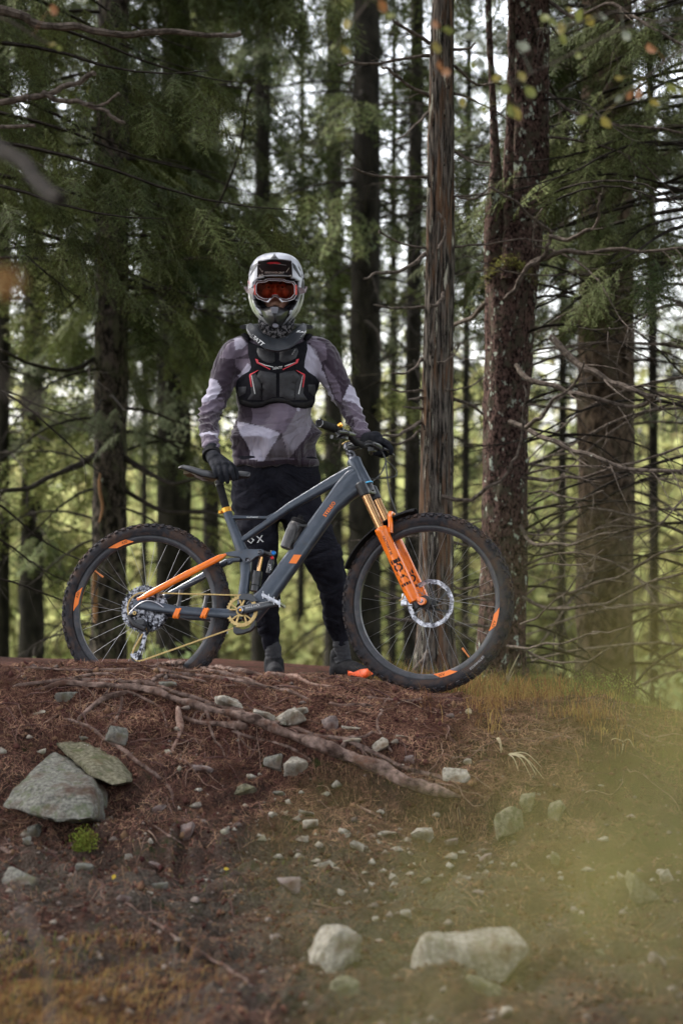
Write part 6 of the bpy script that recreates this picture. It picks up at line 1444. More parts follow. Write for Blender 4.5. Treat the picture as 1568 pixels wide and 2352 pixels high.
polys = [ # later ones on top
 (Dc, [z1(240, 1040), z1(400, 900), z1(400, 780), z1(270, 785), z1(200, 950)]), (Mc, [z1(430, 650), z1(480, 700), z1(480, 760), z1(390, 800), z1(280, 792), z1(330, 700)]),
 (Lc, [z1(380, 660), z1(430, 655), z1(475, 700), z1(430, 735), z1(390, 740)]), (Mc, [z1(390, 800), z1(500, 800), z1(500, 900), z1(430, 890), z1(395, 850)]), (Lc, [z1(470, 830), z1(520, 860), z1(450, 930), z1(405, 920)]),
 (Lc, [z1(215, 930), z1(265, 945), z1(300, 1010), z1(240, 1090), z1(150, 1110), z1(180, 1010)]), (Mc, [z1(150, 1095), z1(300, 1060), z1(330, 1100), z1(280, 1160), z1(150, 1180)]),
 (Dc, [z1(140, 1180), z1(240, 1150), z1(320, 1160), z1(310, 1230), z1(220, 1275), z1(140, 1305)]), (Lc, [z1(150, 1305), z1(215, 1280), z1(285, 1320), z1(290, 1350), z1(210, 1300), z1(155, 1335)]), (Mc, [z1(150, 1330), z1(210, 1302), z1(300, 1345), z1(300, 1450), z1(150, 1450)]),
 (Mc, [z1(900, 655), z1(1000, 700), z1(1010, 800), z1(960, 830), z1(900, 720)]), (Lc, [z1(860, 690), z1(930, 735), z1(975, 850), z1(970, 900), z1(945, 945), z1(850, 880)]), (Dc, [z1(1000, 700), z1(1080, 740), z1(1170, 950), z1(1060, 920), z1(1030, 850)]),
 (Mc, [z1(990, 840), z1(1060, 925), z1(1110, 1010), z1(1110, 1110), z1(1060, 1060), z1(1000, 900)]), (Dc, [z1(1060, 925), z1(1180, 950), z1(1150, 1030), z1(1115, 1080), z1(1095, 980)]),
 (Lc, [z1(950, 890), z1(985, 880), z1(1030, 1010), z1(1090, 1150), z1(1060, 1150), z1(955, 1000)]), (Lc, [z1(1160, 975), z1(1210, 1020), z1(1262, 1130), z1(1268, 1190), z1(1215, 1100), z1(1112, 1082)]),
 (Mc, [z1(1105, 1090), z1(1215, 1105), z1(1320, 1240), z1(1330, 1340), z1(1100, 1310)]), (Dc, [z1(1060, 1080), z1(1140, 1100), z1(1190, 1200), z1(1190, 1300), z1(1100, 1250)]),
 (Dc, [z1(380, 1100), z1(480, 1130), z1(478, 1228), z1(385, 1225)]), (Mc, [z1(480, 1090), z1(740, 1090), z1(790, 1165), z1(725, 1300), z1(692, 1305), z1(560, 1255), z1(478, 1228)]), (Lc, [z1(795, 1130), z1(828, 1130), z1(815, 1192)]),
 ((.19, .17, .20), [z1(790, 1165), z1(930, 1110), z1(935, 1205), z1(862, 1310), z1(750, 1475), z1(700, 1310), z1(725, 1300)]), (Dc, [z1(862, 1310), z1(935, 1205), z1(990, 1480), z1(750, 1475)]),
 (Dc, [z1(350, 1480), z1(385, 1225), z1(395, 1255), z1(455, 1330), z1(478, 1480)]), ((.10, .085, .10), [z1(692, 1305), z1(750, 1475), z1(583, 1492), z1(640, 1400)]), (Lc, [z1(392, 1222), z1(560, 1253), z1(692, 1305), z1(640, 1400), z1(583, 1490), z1(478, 1478), z1(455, 1330), z1(395, 1252)]),
 (Kc, [z1(330, 1486), z1(478, 1480), z1(583, 1494), z1(750, 1478), z1(1000, 1470), z1(1000, 1600), z1(330, 1600)]),
 (Dc, [z1(1185, 1300), z1(1330, 1320), z1(1330, 1400), z1(1180, 1360)]), ((.11, .095, .115), [z1(1105, 1090), z1(1130, 1080), z1(1180, 1180), z1(1140, 1190)])]
C_ = np.zeros((len(V), 4)); C_[:, 3] = 1
cell = vnoise(px*.018, py*.018, 3); base = np.where((cell > .15)[:, None], np.array(Mc), np.array(Dc)); C_[:, :3] = base
for col, q in polys:
    inside = np.zeros(len(V), bool); n = len(q)
    for i in range(n):
        x0, y0_ = q[i]; x1, y1_ = q[(i+1) % n]; c = ((y0_ > py) != (y1_ > py)) & (px < (x1-x0)*(py-y0_)/((y1_-y0_)+1e-9)+x0); inside ^= c
    C_[inside, :3] = col
at_ = me.color_attributes.new('print', 'FLOAT_COLOR', 'POINT'); at_.data.foreach_set('color', C_.ravel())
M_jersey = mat('camo_jersey', (.2, .2, .2), rough=.8, bump=.35, bscale=500, sheen=.25)
nt = M_jersey.node_tree; an = nt.nodes.new('ShaderNodeAttribute'); an.attribute_name = 'print'; nt.links.new(an.outputs['Color'], nt.nodes['Principled BSDF'].inputs['Base Color'])
def cloth_folds(m, sc, stretch, dist):
    nt = m.node_tree; l = nt.links; b = nt.nodes['Principled BSDF']; old = b.inputs['Normal'].links[0].from_node
    tc = nt.nodes.new('ShaderNodeTexCoord'); mp = nt.nodes.new('ShaderNodeMapping'); mp.inputs['Scale'].default_value = stretch; mp.inputs['Rotation'].default_value = (0, .5, 0)
    no = nt.nodes.new('ShaderNodeTexNoise'); no.inputs['Scale'].default_value = sc; no.inputs['Detail'].default_value = 3; no.inputs['Distortion'].default_value = 1.4
    pp = nt.nodes.new('ShaderNodeMath'); pp.operation = 'PINGPONG'; pp.inputs[1].default_value = .12
    bu = nt.nodes.new('ShaderNodeBump'); bu.inputs['Strength'].default_value = .9; bu.inputs['Distance'].default_value = dist
    l.new(tc.outputs['Object'], mp.inputs[0]); l.new(mp.outputs[0], no.inputs['Vector']); l.new(no.outputs['Fac'], pp.inputs[0]); l.new(pp.outputs[0], bu.inputs['Height']); l.new(bu.outputs[0], old.inputs['Normal'])
cloth_folds(M_jersey, 4.2, (1, 1, .8), .09); cloth_folds(M_black_cloth, 5, (1, 1, 1.2), .05)
jersey = finish(me, 'jersey', M_jersey, person)
jw = co_of(me)+np.array(person.location)
bvh_j = BVHTree.FromPolygons([tuple(v) for v in jw], [tuple(p.vertices) for p in me.polygons])
CAM = Vector((0, 0, CZ))
def on(bvh, px, py, off=0.0, dflt=8.85):
    d = (P(px, py, 1)-CAM).normalized(); h = bvh.ray_cast(CAM, d)
    return (h[0]-d*off) if h[0] is not None else P(px, py, dflt)
def smooth_depth(bvh, q, off, dflt):
    return [on(bvh, a, b, off, dflt) for a, b in q]
def drape(poly, bvh, off, thick, step=6.0, dflt=8.82, puff=0.0, relax=0):
    "a sheet with the given outline laid on a surface: real thickness, rounded rim"
    b = []; n = len(poly)
    for i in range(n):
        p0 = Vector(poly[i]); p1 = Vector(poly[(i+1) % n]); k = max(1, int((p1-p0).length/step)); b += [p0.lerp(p1, j/k) for j in range(k)]
    nb = len(b); xs = [p.x for p in b]; ys = [p.y for p in b]; inner = []
    def inside(x, y):
        r = False
        for i in range(nb):
            a, c = b[i], b[(i+1) % nb]
            if (a.y > y) != (c.y > y) and x < (c.x-a.x)*(y-a.y)/(c.y-a.y)+a.x: r = not r
        return r
    y = min(ys)+step*.5
    while y < max(ys):
        x = min(xs)+step*.5
        while x < max(xs):
            if inside(x, y) and min((p.x-x)**2+(p.y-y)**2 for p in b) > (step*.45)**2: inner.append(Vector((x, y)))
            x += step
        y += step
    v2, _, f2, _, _, _ = delaunay_2d_cdt(b+inner, [(i, (i+1) % nb) for i in range(nb)], [], 1, 1e-4)
    f2 = [f for f in f2 if inside(sum(v2[i].x for i in f)/len(f), sum(v2[i].y for i in f)/len(f))]
    dep = []
    for p in v2:
        d = (P(p.x, p.y, 1)-CAM).normalized(); h = bvh.ray_cast(CAM, d); dep.append((h[0].y if h[0] is not None else None))
    good = [q for q in dep if q is not None]; dm = sum(good)/len(good) if good else dflt
    # keep the sheet from dropping into gaps behind it
    dep = [min(q, dm+.10) if q is not None else None for q in dep]
    for i, q in enumerate(dep):
        if q is None:
            best = sorted(((v2[i]-v2[j]).length, dep[j]) for j in range(len(v2)) if dep[j] is not None)[:3]
            dep[i] = sum(t[1] for t in best)/len(best) if best else dflt
    for _ in range(relax):
        nbv = {}
        for f in f2:
            for i in range(len(f)): nbv.setdefault(f[i], set()).update(f)
        dep = [(sum(dep[j] for j in nbv.get(i, {i}))/len(nbv.get(i, {i}))) for i in range(len(dep))]
    V = []; F_ = []; nv = len(v2)
    for i, p in enumerate(v2):
        e = min((q-p).length for q in b); rr = min(1, e/step) if e > 1e-3 else 0
        V.append(P(p.x, p.y, dep[i]-off-thick*(.35+.65*rr)-puff*min(1, e/(step*3))))
    for i, p in enumerate(v2): V.append(P(p.x, p.y, dep[i]+.002))
    cnt = {}
    for f in f2:
        F_.append(tuple(f)); F_.append(tuple(j+nv for j in f[::-1]))
        for i in range(len(f)): e = (f[i], f[(i+1) % len(f)]); cnt[e] = 1
    for (a, c) in cnt:
        if (c, a) not in cnt: F_.append((c, a, a+nv, c+nv))
    return V, F_
def sheet(name, poly, m, parent, bvh, off=.002, thick=.004, step=6, **k):
    mb = MB(); V, F_ = drape(poly, bvh, off, thick, step, **k); mb.add(V, F_); return mb.build(name, m, parent, sharp=50)
# FOX letters down the thigh (the F is hidden by the frame)
def drape_text(body, size_px, cx, cy, ang, bvh, off, m, parent, it=0, bold=0, name='lettering', spacing=1.0):
    ca, sa = math.cos(ang), math.sin(ang)
    return text_obj(body, size_px, lambda u, v: on(bvh, cx+u*ca+v*sa, cy+u*sa-v*ca, off), m, name, parent, italic=it, bold=bold, world=True, spacing=spacing, res=1)
drape_text('O', 22, 576, 1242, R(-8), bvh_tr, .004, M_white, person, bold=.25); drape_text('X', 22, 597, 1239, R(-8), bvh_tr, .004, M_white, person, bold=.25)

# chest protector
vest = [zc(375, 345), zc(430, 370), zc(620, 440), zc(740, 470), zc(880, 440), zc(1080, 350), zc(1130, 340), zc(1135, 450), zc(1100, 600), zc(1095, 680), zc(1150, 740), zc(1240, 800), zc(1290, 870), zc(1270, 960), zc(1235, 1040), zc(1235, 1110), zc(1200, 1190), zc(1100, 1210), zc(970, 1195), zc(880, 1150), zc(770, 1130), zc(650, 1145), zc(560, 1190), zc(460, 1205), zc(330, 1180), zc(270, 1150), zc(245, 1050), zc(215, 960), zc(235, 850), zc(300, 780), zc(390, 730), zc(418, 680), zc(405, 600), zc(375, 500)]
vo = sheet('chest_protector', vest, M_vest, person, bvh_j, .004, .010, 5.5, relax=6, puff=.006)
vw = np.array([tuple(v.co) for v in vo.data.vertices])+np.array(person.location)
bvh_v = BVHTree.FromPolygons([tuple(v) for v in vw], [tuple(p.vertices) for p in vo.data.polygons])
def vp(name, q, m, off=.0, th=.004, step=4, puff=0): return sheet(name, [zc(*p) for p in q], m, vo, bvh_v, off, th, step, puff=puff)
M_vest2 = mat('armour_panel', (.016, .016, .020), (.028, .028, .034), scale=60, rough=.55, bump=.3, bscale=300)
vp('collar_pad', [(495, 430), (560, 440), (715, 480), (720, 600), (690, 625), (620, 620), (560, 590), (510, 540), (490, 480)], M_vest2, puff=.005)
vp('collar_pad', [(780, 480), (900, 455), (1000, 430), (1018, 480), (990, 560), (920, 600), (840, 625), (795, 610), (775, 590)], M_vest2, puff=.005)
vp('rib_panel', [(520, 720), (650, 740), (735, 760), (735, 1060), (690, 1060), (600, 1110), (560, 1100), (560, 900), (480, 800)], M_vest2, puff=.006)
vp('rib_panel', [(780, 760), (860, 735), (970, 720), (1050, 800), (985, 900), (960, 1100), (900, 1110), (820, 1060), (780, 1060)], M_vest2, puff=.006)
vp('side_panel', [(400, 790), (470, 745), (545, 900), (545, 1100), (370, 1090), (420, 1010)], M_vest2, puff=.004)
vp('side_panel', [(1110, 790), (1040, 760), (975, 900), (975, 1100), (1130, 1090), (1080, 1010)], M_vest2, puff=.004)
vp('side_strap', [(250, 930), (360, 925), (345, 1010), (265, 1055), (245, 1000)], M_vest2, puff=.004)
vp('side_strap', [(1140, 900), (1230, 900), (1245, 1000), (1215, 1050), (1150, 990)], M_vest2, puff=.004)
vp('hem_band', [(280, 1090), (420, 1130), (560, 1120), (680, 1075), (820, 1075), (950, 1125), (1100, 1130), (1225, 1080), (1215, 1160), (1100, 1200), (960, 1185), (880, 1140), (770, 1118), (650, 1135), (550, 1180), (450, 1195), (300, 1165)], M_blackm, puff=.005)
M_redp = mat('red_print', (.62, .03, .05), rough=.5)
for q, m_ in (([(468, 570), (505, 582), (510, 615), (660, 700), (658, 712), (488, 625)], M_redp), ([(505, 612), (600, 648), (700, 672), (698, 680), (590, 657)], M_white),
              ([(1028, 570), (990, 582), (985, 615), (818, 702), (822, 714), (1008, 625)], M_redp), ([(988, 612), (900, 640), (842, 662), (844, 670), (905, 650)], M_white),
              ([(512, 712), (500, 725), (418, 775), (412, 800), (425, 930), (415, 932), (392, 790), (400, 765)], M_redp), ([(418, 785), (424, 785), (472, 1018), (460, 1020)], M_white),
              ([(985, 712), (1000, 725), (1078, 775), (1085, 800), (1072, 935), (1082, 935), (1106, 785), (1098, 765)], M_redp), ([(1078, 785), (1072, 785), (1016, 1020), (1028, 1022)], M_white)):
    sheet('trim_stripe', [zc(*p) for p in q], m_, vo, bvh_v, .008, .001, 3)
drape_text('LEATT', 7.5, *zc(752, 688), R(-6), bvh_v, .009, M_white, vo, it=.25, bold=.14)
drape_text('FIVE.FIVE', 4.0, *zc(962, 483), R(-58), bvh_v, .010, M_white, vo)
def slot(q):
    sheet('vent_slot', [zc(*p) for p in q], M_helb, vo, bvh_v, .0095, .0005, 4)
for y_ in (770, 850, 940, 1030):
    slot([(545, y_), (570, y_+20), (565, y_+30), (520, y_+35), (535, y_+20)]); slot([(955, y_), (930, y_+20), (935, y_+30), (985, y_+35), (968, y_+20)])
# shoulder pads of the brace straps
for q in ([(280, 265), (330, 238), (380, 260), (420, 320), (380, 350), (350, 335)], [(1205, 270), (1160, 245), (1110, 255), (1080, 320), (1120, 352), (1160, 325)]):
    sheet('shoulder_pad', [zc(*p) for p in q], M_vest, person, bvh_j, .006, .02, 4, relax=3)

# snood and neck brace
mb = MB(); rg = []
for i in range(10):
    t = i/9; rg.append((ZX(634), 8.93-.01*math.sin(t*3), ZZ(788-t*58), .084-.008*t+.004*math.sin(t*22), .078+.004*math.sin(t*22+1)))
loft(mb, rg, n=30, pw=2); me = remesh(mb, .005, 1); V = co_of(me); N_ = no_of(me); set_co(me, V+N_*(.006*fbm(V[:, 0]*25, V[:, 1]*25, V[:, 2]*45, 2))[:, None])
M_snood = mat('patterned_snood', (.02, .02, .022), (.20, .19, .20), scale=75, rough=.9, bump=.5, bscale=200, contrast=(.50, .56)); finish(me, 'snood', M_snood, person)
inner = [(566, 747), (575, 742), (590, 747), (597, 755), (604, 764), (616, 773), (637, 778), (657, 773), (668, 763), (677, 755), (684, 746), (695, 742), (704, 746)]
outer = [(566, 748), (566, 756), (570, 765), (580, 776), (594, 789), (610, 801), (637, 806), (662, 801), (678, 790), (692, 776), (701, 766), (704, 757), (704, 748)]
dI = [8.86, 8.86, 8.84, 8.82, 8.80, 8.79, 8.785, 8.79, 8.80, 8.82, 8.84, 8.86, 8.86]; dO = [8.84, 8.80, 8.77, 8.74, 8.72, 8.705, 8.70, 8.705, 8.72, 8.74, 8.77, 8.80, 8.84]
mb = MB(); n = len(inner); V = []
for k in range(n):
    I, O_ = P(*inner[k], dI[k]), P(*outer[k], dO[k]); m1 = I.lerp(O_, .25)+Vector((0, -.012, .003)); m2 = I.lerp(O_, .9)+Vector((0, -.006, .002))
    V += [I, m1, m2, O_, O_+Vector((0, .012, -.004)), I+Vector((0, .03, -.01))]
F_ = [(i*6+j, i*6+(j+1) % 6, (i+1)*6+(j+1) % 6, (i+1)*6+j) for i in range(n-1) for j in range(6)]+[tuple(range(6)), tuple(range((n-1)*6, n*6))]
mb.add(V, F_)
# rear half of the ring, round the back of the neck
back = []
for i in range(9):
    a = math.pi*i/8; back.append(Vector((ZX(635, 8.9)+.135*math.cos(a), 8.88+.15*math.sin(a), ZZ(752, 8.9)+.02*math.sin(a))))
mb.tube(back, [(.030, .010)]*9, n=10, up=(0, 0, 1), pw=3)
nb_ = mb.build('neck_brace', M_brace, person, sharp=20)
bw = [tuple(Vector(v.co)+person.location) for v in nb_.data.vertices]; bvh_b = BVHTree.FromPolygons(bw, [tuple(p.vertices) for p in nb_.data.polygons])
drape_text('LEATT', 12.5, 590, 781, R(38), bvh_b, .011, M_white, nb_, it=.15, bold=.35)
for q in ([(684, 764), (692, 764), (691, 761), (702, 760), (703, 763), (694, 776), (691, 774), (699, 764)], [(680, 762), (683, 761), (692, 778), (689, 779)], [(683, 763), (683, 759), (703, 758), (703, 761)]):
    mb = MB(); mb.add([on(bvh_b, a, b, .0028, 8.76) for a, b in q], [tuple(range(len(q)))]); mb.build('logo', M_white, nb_, smooth=False)

# helmet
hx = ZX(634, 8.9); HM = 8.9/FPX
mb = MB(); n = 64; rows = []
prof = [(579.5, 3, 3), (581.5, 18, 20), (585, 32, 36), (591, 43, 50), (600, 52, 60), (612, 58.5, 68), (628, 62.5, 73), (648, 65, 75), (668, 65, 75), (686, 63.5, 72), (700, 60, 66), (714, 54, 60), (726, 45, 60), (737, 34, 62), (746, 22, 62), (751.5, 11, 60)]
def hring(py, rx, ry, k):
    a = 2*math.pi*k/n; c_, s_ = math.cos(a), math.sin(a); t = (py-580)/172
    front = -s_ > 0
    fx = rx*math.copysign(abs(c_)**.92, c_)
    depth = ry*(1.0 if not front else 1.0+.22*max(0, t-.62)/.38)
    cy = 8.91 if not front else 8.91-.0
    if not front and py > 715: depth = ry*max(.25, 1-(py-715)/45)
    return Vector((hx+fx*HM, cy+s_*depth*HM, CZ-(py-CY)*HM))
for py, rx, ry in prof: rows.append([hring(py, rx, ry, k) for k in range(n)])
# finer rows
fine = []; keys = [r[0] for r in prof]
for py in np.concatenate([np.linspace(579.5, 600, 9), np.linspace(604, 752, 40)]):
    rx = float(np.interp(py, keys, [r[1] for r in prof])); ry = float(np.interp(py, keys, [r[2] for r in prof])); fine.append((py, [hring(py, rx, ry, k) for k in range(n)]))
port = [(580, 648), (598, 637), (634, 633), (670, 637), (689, 648), (689, 664), (684, 688), (676, 704), (660, 716), (634, 719), (608, 716), (594, 704), (583, 688), (579, 664)]
def pin(x, y, q):
    r = False; m_ = len(q)
    for i in range(m_):
        a, c = q[i], q[(i+1) % m_]
        if (a[1] > y) != (c[1] > y) and x < (c[0]-a[0])*(y-a[1])/(c[1]-a[1])+a[0]: r = not r
    return r
V = [p for _, r in fine for p in r]; F_ = []; mi = []
chin = [(579, 688), (634, 700), (690, 688), (680, 716), (664, 740), (652, 757), (616, 757), (604, 740), (588, 716)]
for i in range(len(fine)-1):
    for k in range(n):
        f = ((i+1)*n+k, (i+1)*n+(k+1) % n, i*n+(k+1) % n, i*n+k); c = (V[f[0]]+V[f[1]]+V[f[2]]+V[f[3]])/4
        if c.y < 8.86 and pin(*PX(c), port): continue
        F_.append(f); mi.append(1 if (c.y < 8.88 and pin(*PX(c), chin)) else 0)
me = bpy.data.meshes.new('helmet'); me.from_pydata([tuple(p) for p in V], [], F_); me.update()
hel = link_mesh('helmet', me, [M_hel, M_helb], person); me.polygons.foreach_set('material_index', mi); me.polygons.foreach_set('use_smooth', [True]*len(me.polygons))
bvh_h = BVHTree.FromPolygons([tuple(p) for p in V], F_)
so_ = hel.modifiers.new('shell', 'SOLIDIFY'); so_.thickness = .012; so_.offset = -1
def hp(name, q, m, off=.001, th=.004, step=4, conv=zh, puff=0, bv=None): return sheet(name, [conv(*p) for p in q], m, hel, bv or bvh_h, off, th, step, puff=puff, dflt=8.78)
# padding seen inside the eye port
mb = MB()
for s in (-1, 1): mb.tube([P(634+s*50, 652, 8.87), P(634+s*49, 680, 8.87), P(634+s*38, 702, 8.86), P(634+s*18, 716, 8.85)], [(.014, .016), (.014, .016), (.013, .018), (.012, .014)], n=12)
mb.tube([P(585, 650, 8.86), P(634, 646, 8.85), P(684, 650, 8.86)], .011, n=10); mb.build('lining', M_helm, hel)
# visor and brow
vis = [zh(340, 300), zh(600, 262), zh(680, 250), zh(760, 262), zh(1012, 295), zh(1030, 400), zh(1045, 640), zh(900, 610), zh(690, 600), zh(480, 610), zh(332, 645), zh(345, 400)]
mb = MB(); V = []
cols = 17
top_d = 8.70; 
for j in range(cols):
    u = j/(cols-1)*2-1
    zt0, zt1, zt2 = zh(690+u*335, 268+32*u*u), zh(690+u*345, 400), zh(690+u*356, 604+38*u*u)
    arc = .030*u*u
    V += [P(*zt0, 8.66+arc), P(*zt1, 8.70+arc), P(*zt2, 8.775+arc*.8), P(zt2[0], zt2[1]-3, 8.80+arc), P(zt0[0], zt0[1]-1.0, 8.80+arc)]
mb.add(V, [(i*5+j, i*5+(j+1) % 5, (i+1)*5+(j+1) % 5, (i+1)*5+j) for i in range(cols-1) for j in range(5)]+[tuple(range(5)), tuple(range((cols-1)*5, cols*5))])
vz = mb.build('visor', M_helb, hel, sharp=25)
bvh_z = BVHTree.FromPolygons([tuple(Vector(v.co)+person.location) for v in vz.data.vertices], [tuple(p.vertices) for p in vz.data.polygons])
drape_text('RIDE100PERCENT', 6.2, *zh(680, 540), R(1), bvh_z, .003, M_white, hel, it=.3, bold=.14, spacing=.9)
for q in ([(350, 570), (368, 600), (395, 560), (405, 590), (440, 555), (470, 590), (420, 600), (395, 620), (370, 625)], [(975, 590), (1020, 580), (1028, 612), (965, 612)], [(375, 440), (385, 440), (445, 525), (440, 535)], [(985, 440), (975, 440), (915, 525), (922, 535)], [(455, 490), (450, 520), (442, 530), (440, 510)]):
    mb = MB(); mb.add([on(bvh_z, *zh(*p), .003, 8.70) for p in q], [tuple(range(len(q)))]); mb.build('print', M_white, hel, smooth=False)
mb = MB(); mb.add([on(bvh_z, *zh(*p), .004, 8.68) for p in [(520, 350), (580, 325), (740, 322), (820, 352), (760, 368), (690, 360), (600, 370)]], [tuple(range(7))]); mb.build('print', M_redp, hel, smooth=False)
for q in ([(350, 302), (600, 268), (770, 268), (1008, 300), (1008, 312), (770, 282), (600, 282), (350, 314)], [(350, 372), (690, 350), (925, 385), (920, 396), (690, 364), (350, 386)]):
    mb = MB(); mb.add([on(bvh_z, *zh(*p), .0035, 8.67) for p in q], [(0, 1, 6, 7), (1, 2, 5, 6), (2, 3, 4, 5)] if len(q) == 8 else [tuple(range(len(q)))]); mb.build('visor_rim', M_hel, hel, smooth=False)
hp('fin', [(650, 200), (690, 135), (715, 200), (770, 265), (690, 255), (595, 265)], M_helb, th=.010)
for q in ([(150, 640), (165, 640), (215, 1000), (300, 1260), (500, 1520), (590, 1600), (560, 1600), (440, 1500), (285, 1310), (205, 1060), (160, 860)], [(1280, 700), (1290, 860), (1235, 1060), (1130, 1330), (960, 1520), (850, 1600), (880, 1570), (1060, 1370), (1195, 1060), (1250, 860)], [(240, 395), (225, 490), (195, 525), (195, 480)], [(1150, 385), (1215, 490), (1205, 515), (1160, 440)], [(245, 400), (345, 330), (340, 400), (235, 560), (180, 640), (230, 500)], [(1040, 330), (1110, 390), (1230, 640), (1180, 620), (1060, 440)],
          [(1255, 640), (1280, 640), (1275, 850), (1235, 900), (1215, 800)], [(1225, 560), (1265, 590), (1250, 610), (1225, 600)], [(160, 560), (175, 600), (165, 640), (155, 610)]): hp('shell_print', q, M_helb, th=.002, step=3)
hp('shell_print', [(150, 680), (195, 700), (190, 870), (158, 850)], mat('pale_red_print', (.6, .25, .3), rough=.4), th=.0015, step=3)
# chin: silver side bars over the black mouthpiece, vents
hp('chin_bar', [(225, 1010), (255, 1080), (330, 1230), (430, 1320), (470, 1450), (575, 1595), (520, 1570), (330, 1370), (265, 1230), (235, 1100)], M_hel, th=.012, step=3, puff=.004)
hp('chin_bar', [(1195, 1000), (1165, 1080), (1085, 1230), (990, 1300), (950, 1440), (845, 1590), (900, 1560), (1090, 1370), (1165, 1230), (1190, 1100)], M_hel, th=.012, step=3, puff=.004)
hp('chin_vent', [(330, 1280), (370, 1300), (455, 1400), (455, 1445), (400, 1420), (350, 1350)], M_helm, th=.017, step=3)
hp('chin_vent', [(1075, 1280), (1040, 1300), (950, 1390), (950, 1430), (1000, 1410), (1055, 1350)], M_helm, th=.017, step=3)
mp = [zh(*p) for p in [(400, 1280), (600, 1215), (690, 1200), (770, 1215), (985, 1290), (930, 1440), (830, 1560), (770, 1640), (640, 1640), (560, 1570), (470, 1450)]]
mb = MB(); cc = zh(690, 1400); V = []
for k, sc_ in enumerate((1.0, .82, .5, .15)):
    for p in mp: V.append(P(cc[0]+(p[0]-cc[0])*sc_, cc[1]+(p[1]-cc[1])*sc_, (8.775, 8.735, 8.715, 8.71)[k]+.0010*abs(p[0]-cc[0])*sc_))
m_ = len(mp); F_ = [(k*m_+i, k*m_+(i+1) % m_, (k+1)*m_+(i+1) % m_, (k+1)*m_+i) for k in range(3) for i in range(m_)]+[tuple(range(3*m_, 4*m_))]
V += [P(*p, 8.80) for p in mp]; F_ += [(i, (i+1) % m_, 4*m_+(i+1) % m_, 4*m_+i) for i in range(m_)]
mb.add(V, F_); mpo = mb.build('mouthpiece', M_helb, hel, sharp=30)
def plate(q, d, th, m, name, parent):
    mb = MB(); N = len(q); mb.add([P(*zh(*p), d) for p in q]+[P(*zh(*p), d+th) for p in q], [tuple(range(N))[::-1], tuple(range(N, 2*N))]+[(i, (i+1) % N, N+(i+1) % N, N+i) for i in range(N)])
    return mb.build(name, m, parent, smooth=False, bevel=.0015)
M_grey = mat('grey_plastic', (.16, .16, .19), rough=.4)
plate([(600, 1240), (640, 1225), (745, 1228), (768, 1245), (740, 1355), (630, 1355)], 8.704, .012, M_grey, 'mouth_vent', hel)
plate([(660, 1560), (740, 1560), (772, 1610), (740, 1640), (680, 1640), (640, 1610)], 8.722, .012, M_grey, 'chin_logo', hel)
# goggles
gog = bpy.data.objects.new('goggles', None); COL.objects.link(gog); gog.parent = person; gog.location = (0, 0, 0)
gout = [(300, 700), (480, 690), (540, 660), (870, 665), (920, 695), (1080, 715), (1120, 780), (1135, 980), (1080, 1070), (940, 1120), (830, 1125), (770, 1060), (690, 1010), (620, 1065), (560, 1125), (500, 1120), (340, 1060), (280, 980), (272, 790)]
gin = [(345, 745), (500, 730), (560, 700), (850, 705), (900, 728), (1045, 750), (1080, 800), (1085, 960), (1010, 1045), (920, 1070), (810, 1050), (745, 985), (690, 975), (640, 990), (590, 1050), (470, 1060), (370, 1010), (320, 940), (318, 790)]
def gd(p): return 8.768+.000045*abs(p[0]-695)**1.1*.9
def ringmesh(o_, i_, z0, z1, m, name, par, bev=.0):
    N = len(o_); mb = MB()
    V = [P(*zh(*p), gd(p)+z0) for p in o_]+[P(*zh(*p), gd(p)+z0) for p in i_]+[P(*zh(*p), gd(p)+z1) for p in o_]+[P(*zh(*p), gd(p)+z1) for p in i_]; F_ = []
    for k in range(N):
        j = (k+1) % N; F_ += [(k, j, N+j, N+k), (2*N+k, 3*N+k, 3*N+j, 2*N+j), (k, 2*N+k, 2*N+j, j), (N+k, N+j, 3*N+j, 3*N+k)]
    mb.add(V, F_); return mb.build(name, m, par, smooth=False)
M_gblack = mat('goggle_black', (.05, .008, .008), rough=.4); M_gred = mat('goggle_red', (.6, .03, .015), rough=.35, coat=.3); M_gwhite = mat('goggle_white', (.62, .60, .66), rough=.35)
ringmesh(gout, gin, 0, .040, M_gblack, 'goggle_frame', gog)
sc2 = lambda q, c, s: [(c[0]+(p[0]-c[0])*s, c[1]+(p[1]-c[1])*s) for p in q]
ringmesh(sc2(gout, (695, 880), 1.0), sc2(gout, (695, 880), .975), -.003, .01, M_gwhite, 'frame_trim', gog)
ringmesh(sc2(gin, (695, 880), 1.02), sc2(gin, (695, 880), .993), -.004, .01, M_gwhite, 'lens_trim', gog)
for q in ([(272, 790), (305, 780), (310, 990), (278, 980)], [(1095, 780), (1130, 790), (1138, 980), (1095, 985)]):
    mb = MB(); N = len(q); mb.add([P(*zh(*p), gd(p)-.005) for p in q]+[P(*zh(*p), gd(p)+.02) for p in q], [tuple(range(N))[::-1], tuple(range(N, 2*N))]+[(i, (i+1) % N, N+(i+1) % N, N+i) for i in range(N)]); mb.build('outrigger', M_gred, gog, smooth=False)
for s in (0, 1):
    q = [(500, 1120), (560, 1135), (620, 1065), (600, 1050), (545, 1105)] if s == 0 else [(915, 1110), (830, 1135), (770, 1065), (795, 1050), (850, 1105)]
    mb = MB(); N = len(q); mb.add([P(*zh(*p), gd(p)-.006) for p in q]+[P(*zh(*p), gd(p)+.02) for p in q], [tuple(range(N))[::-1], tuple(range(N, 2*N))]+[(i, (i+1) % N, N+(i+1) % N, N+i) for i in range(N)]); mb.build('nose_trim', M_gwhite, gog, smooth=False)
mb = MB(); q = [(640, 985), (665, 940), (715, 940), (740, 985), (690, 975)]; N = 5
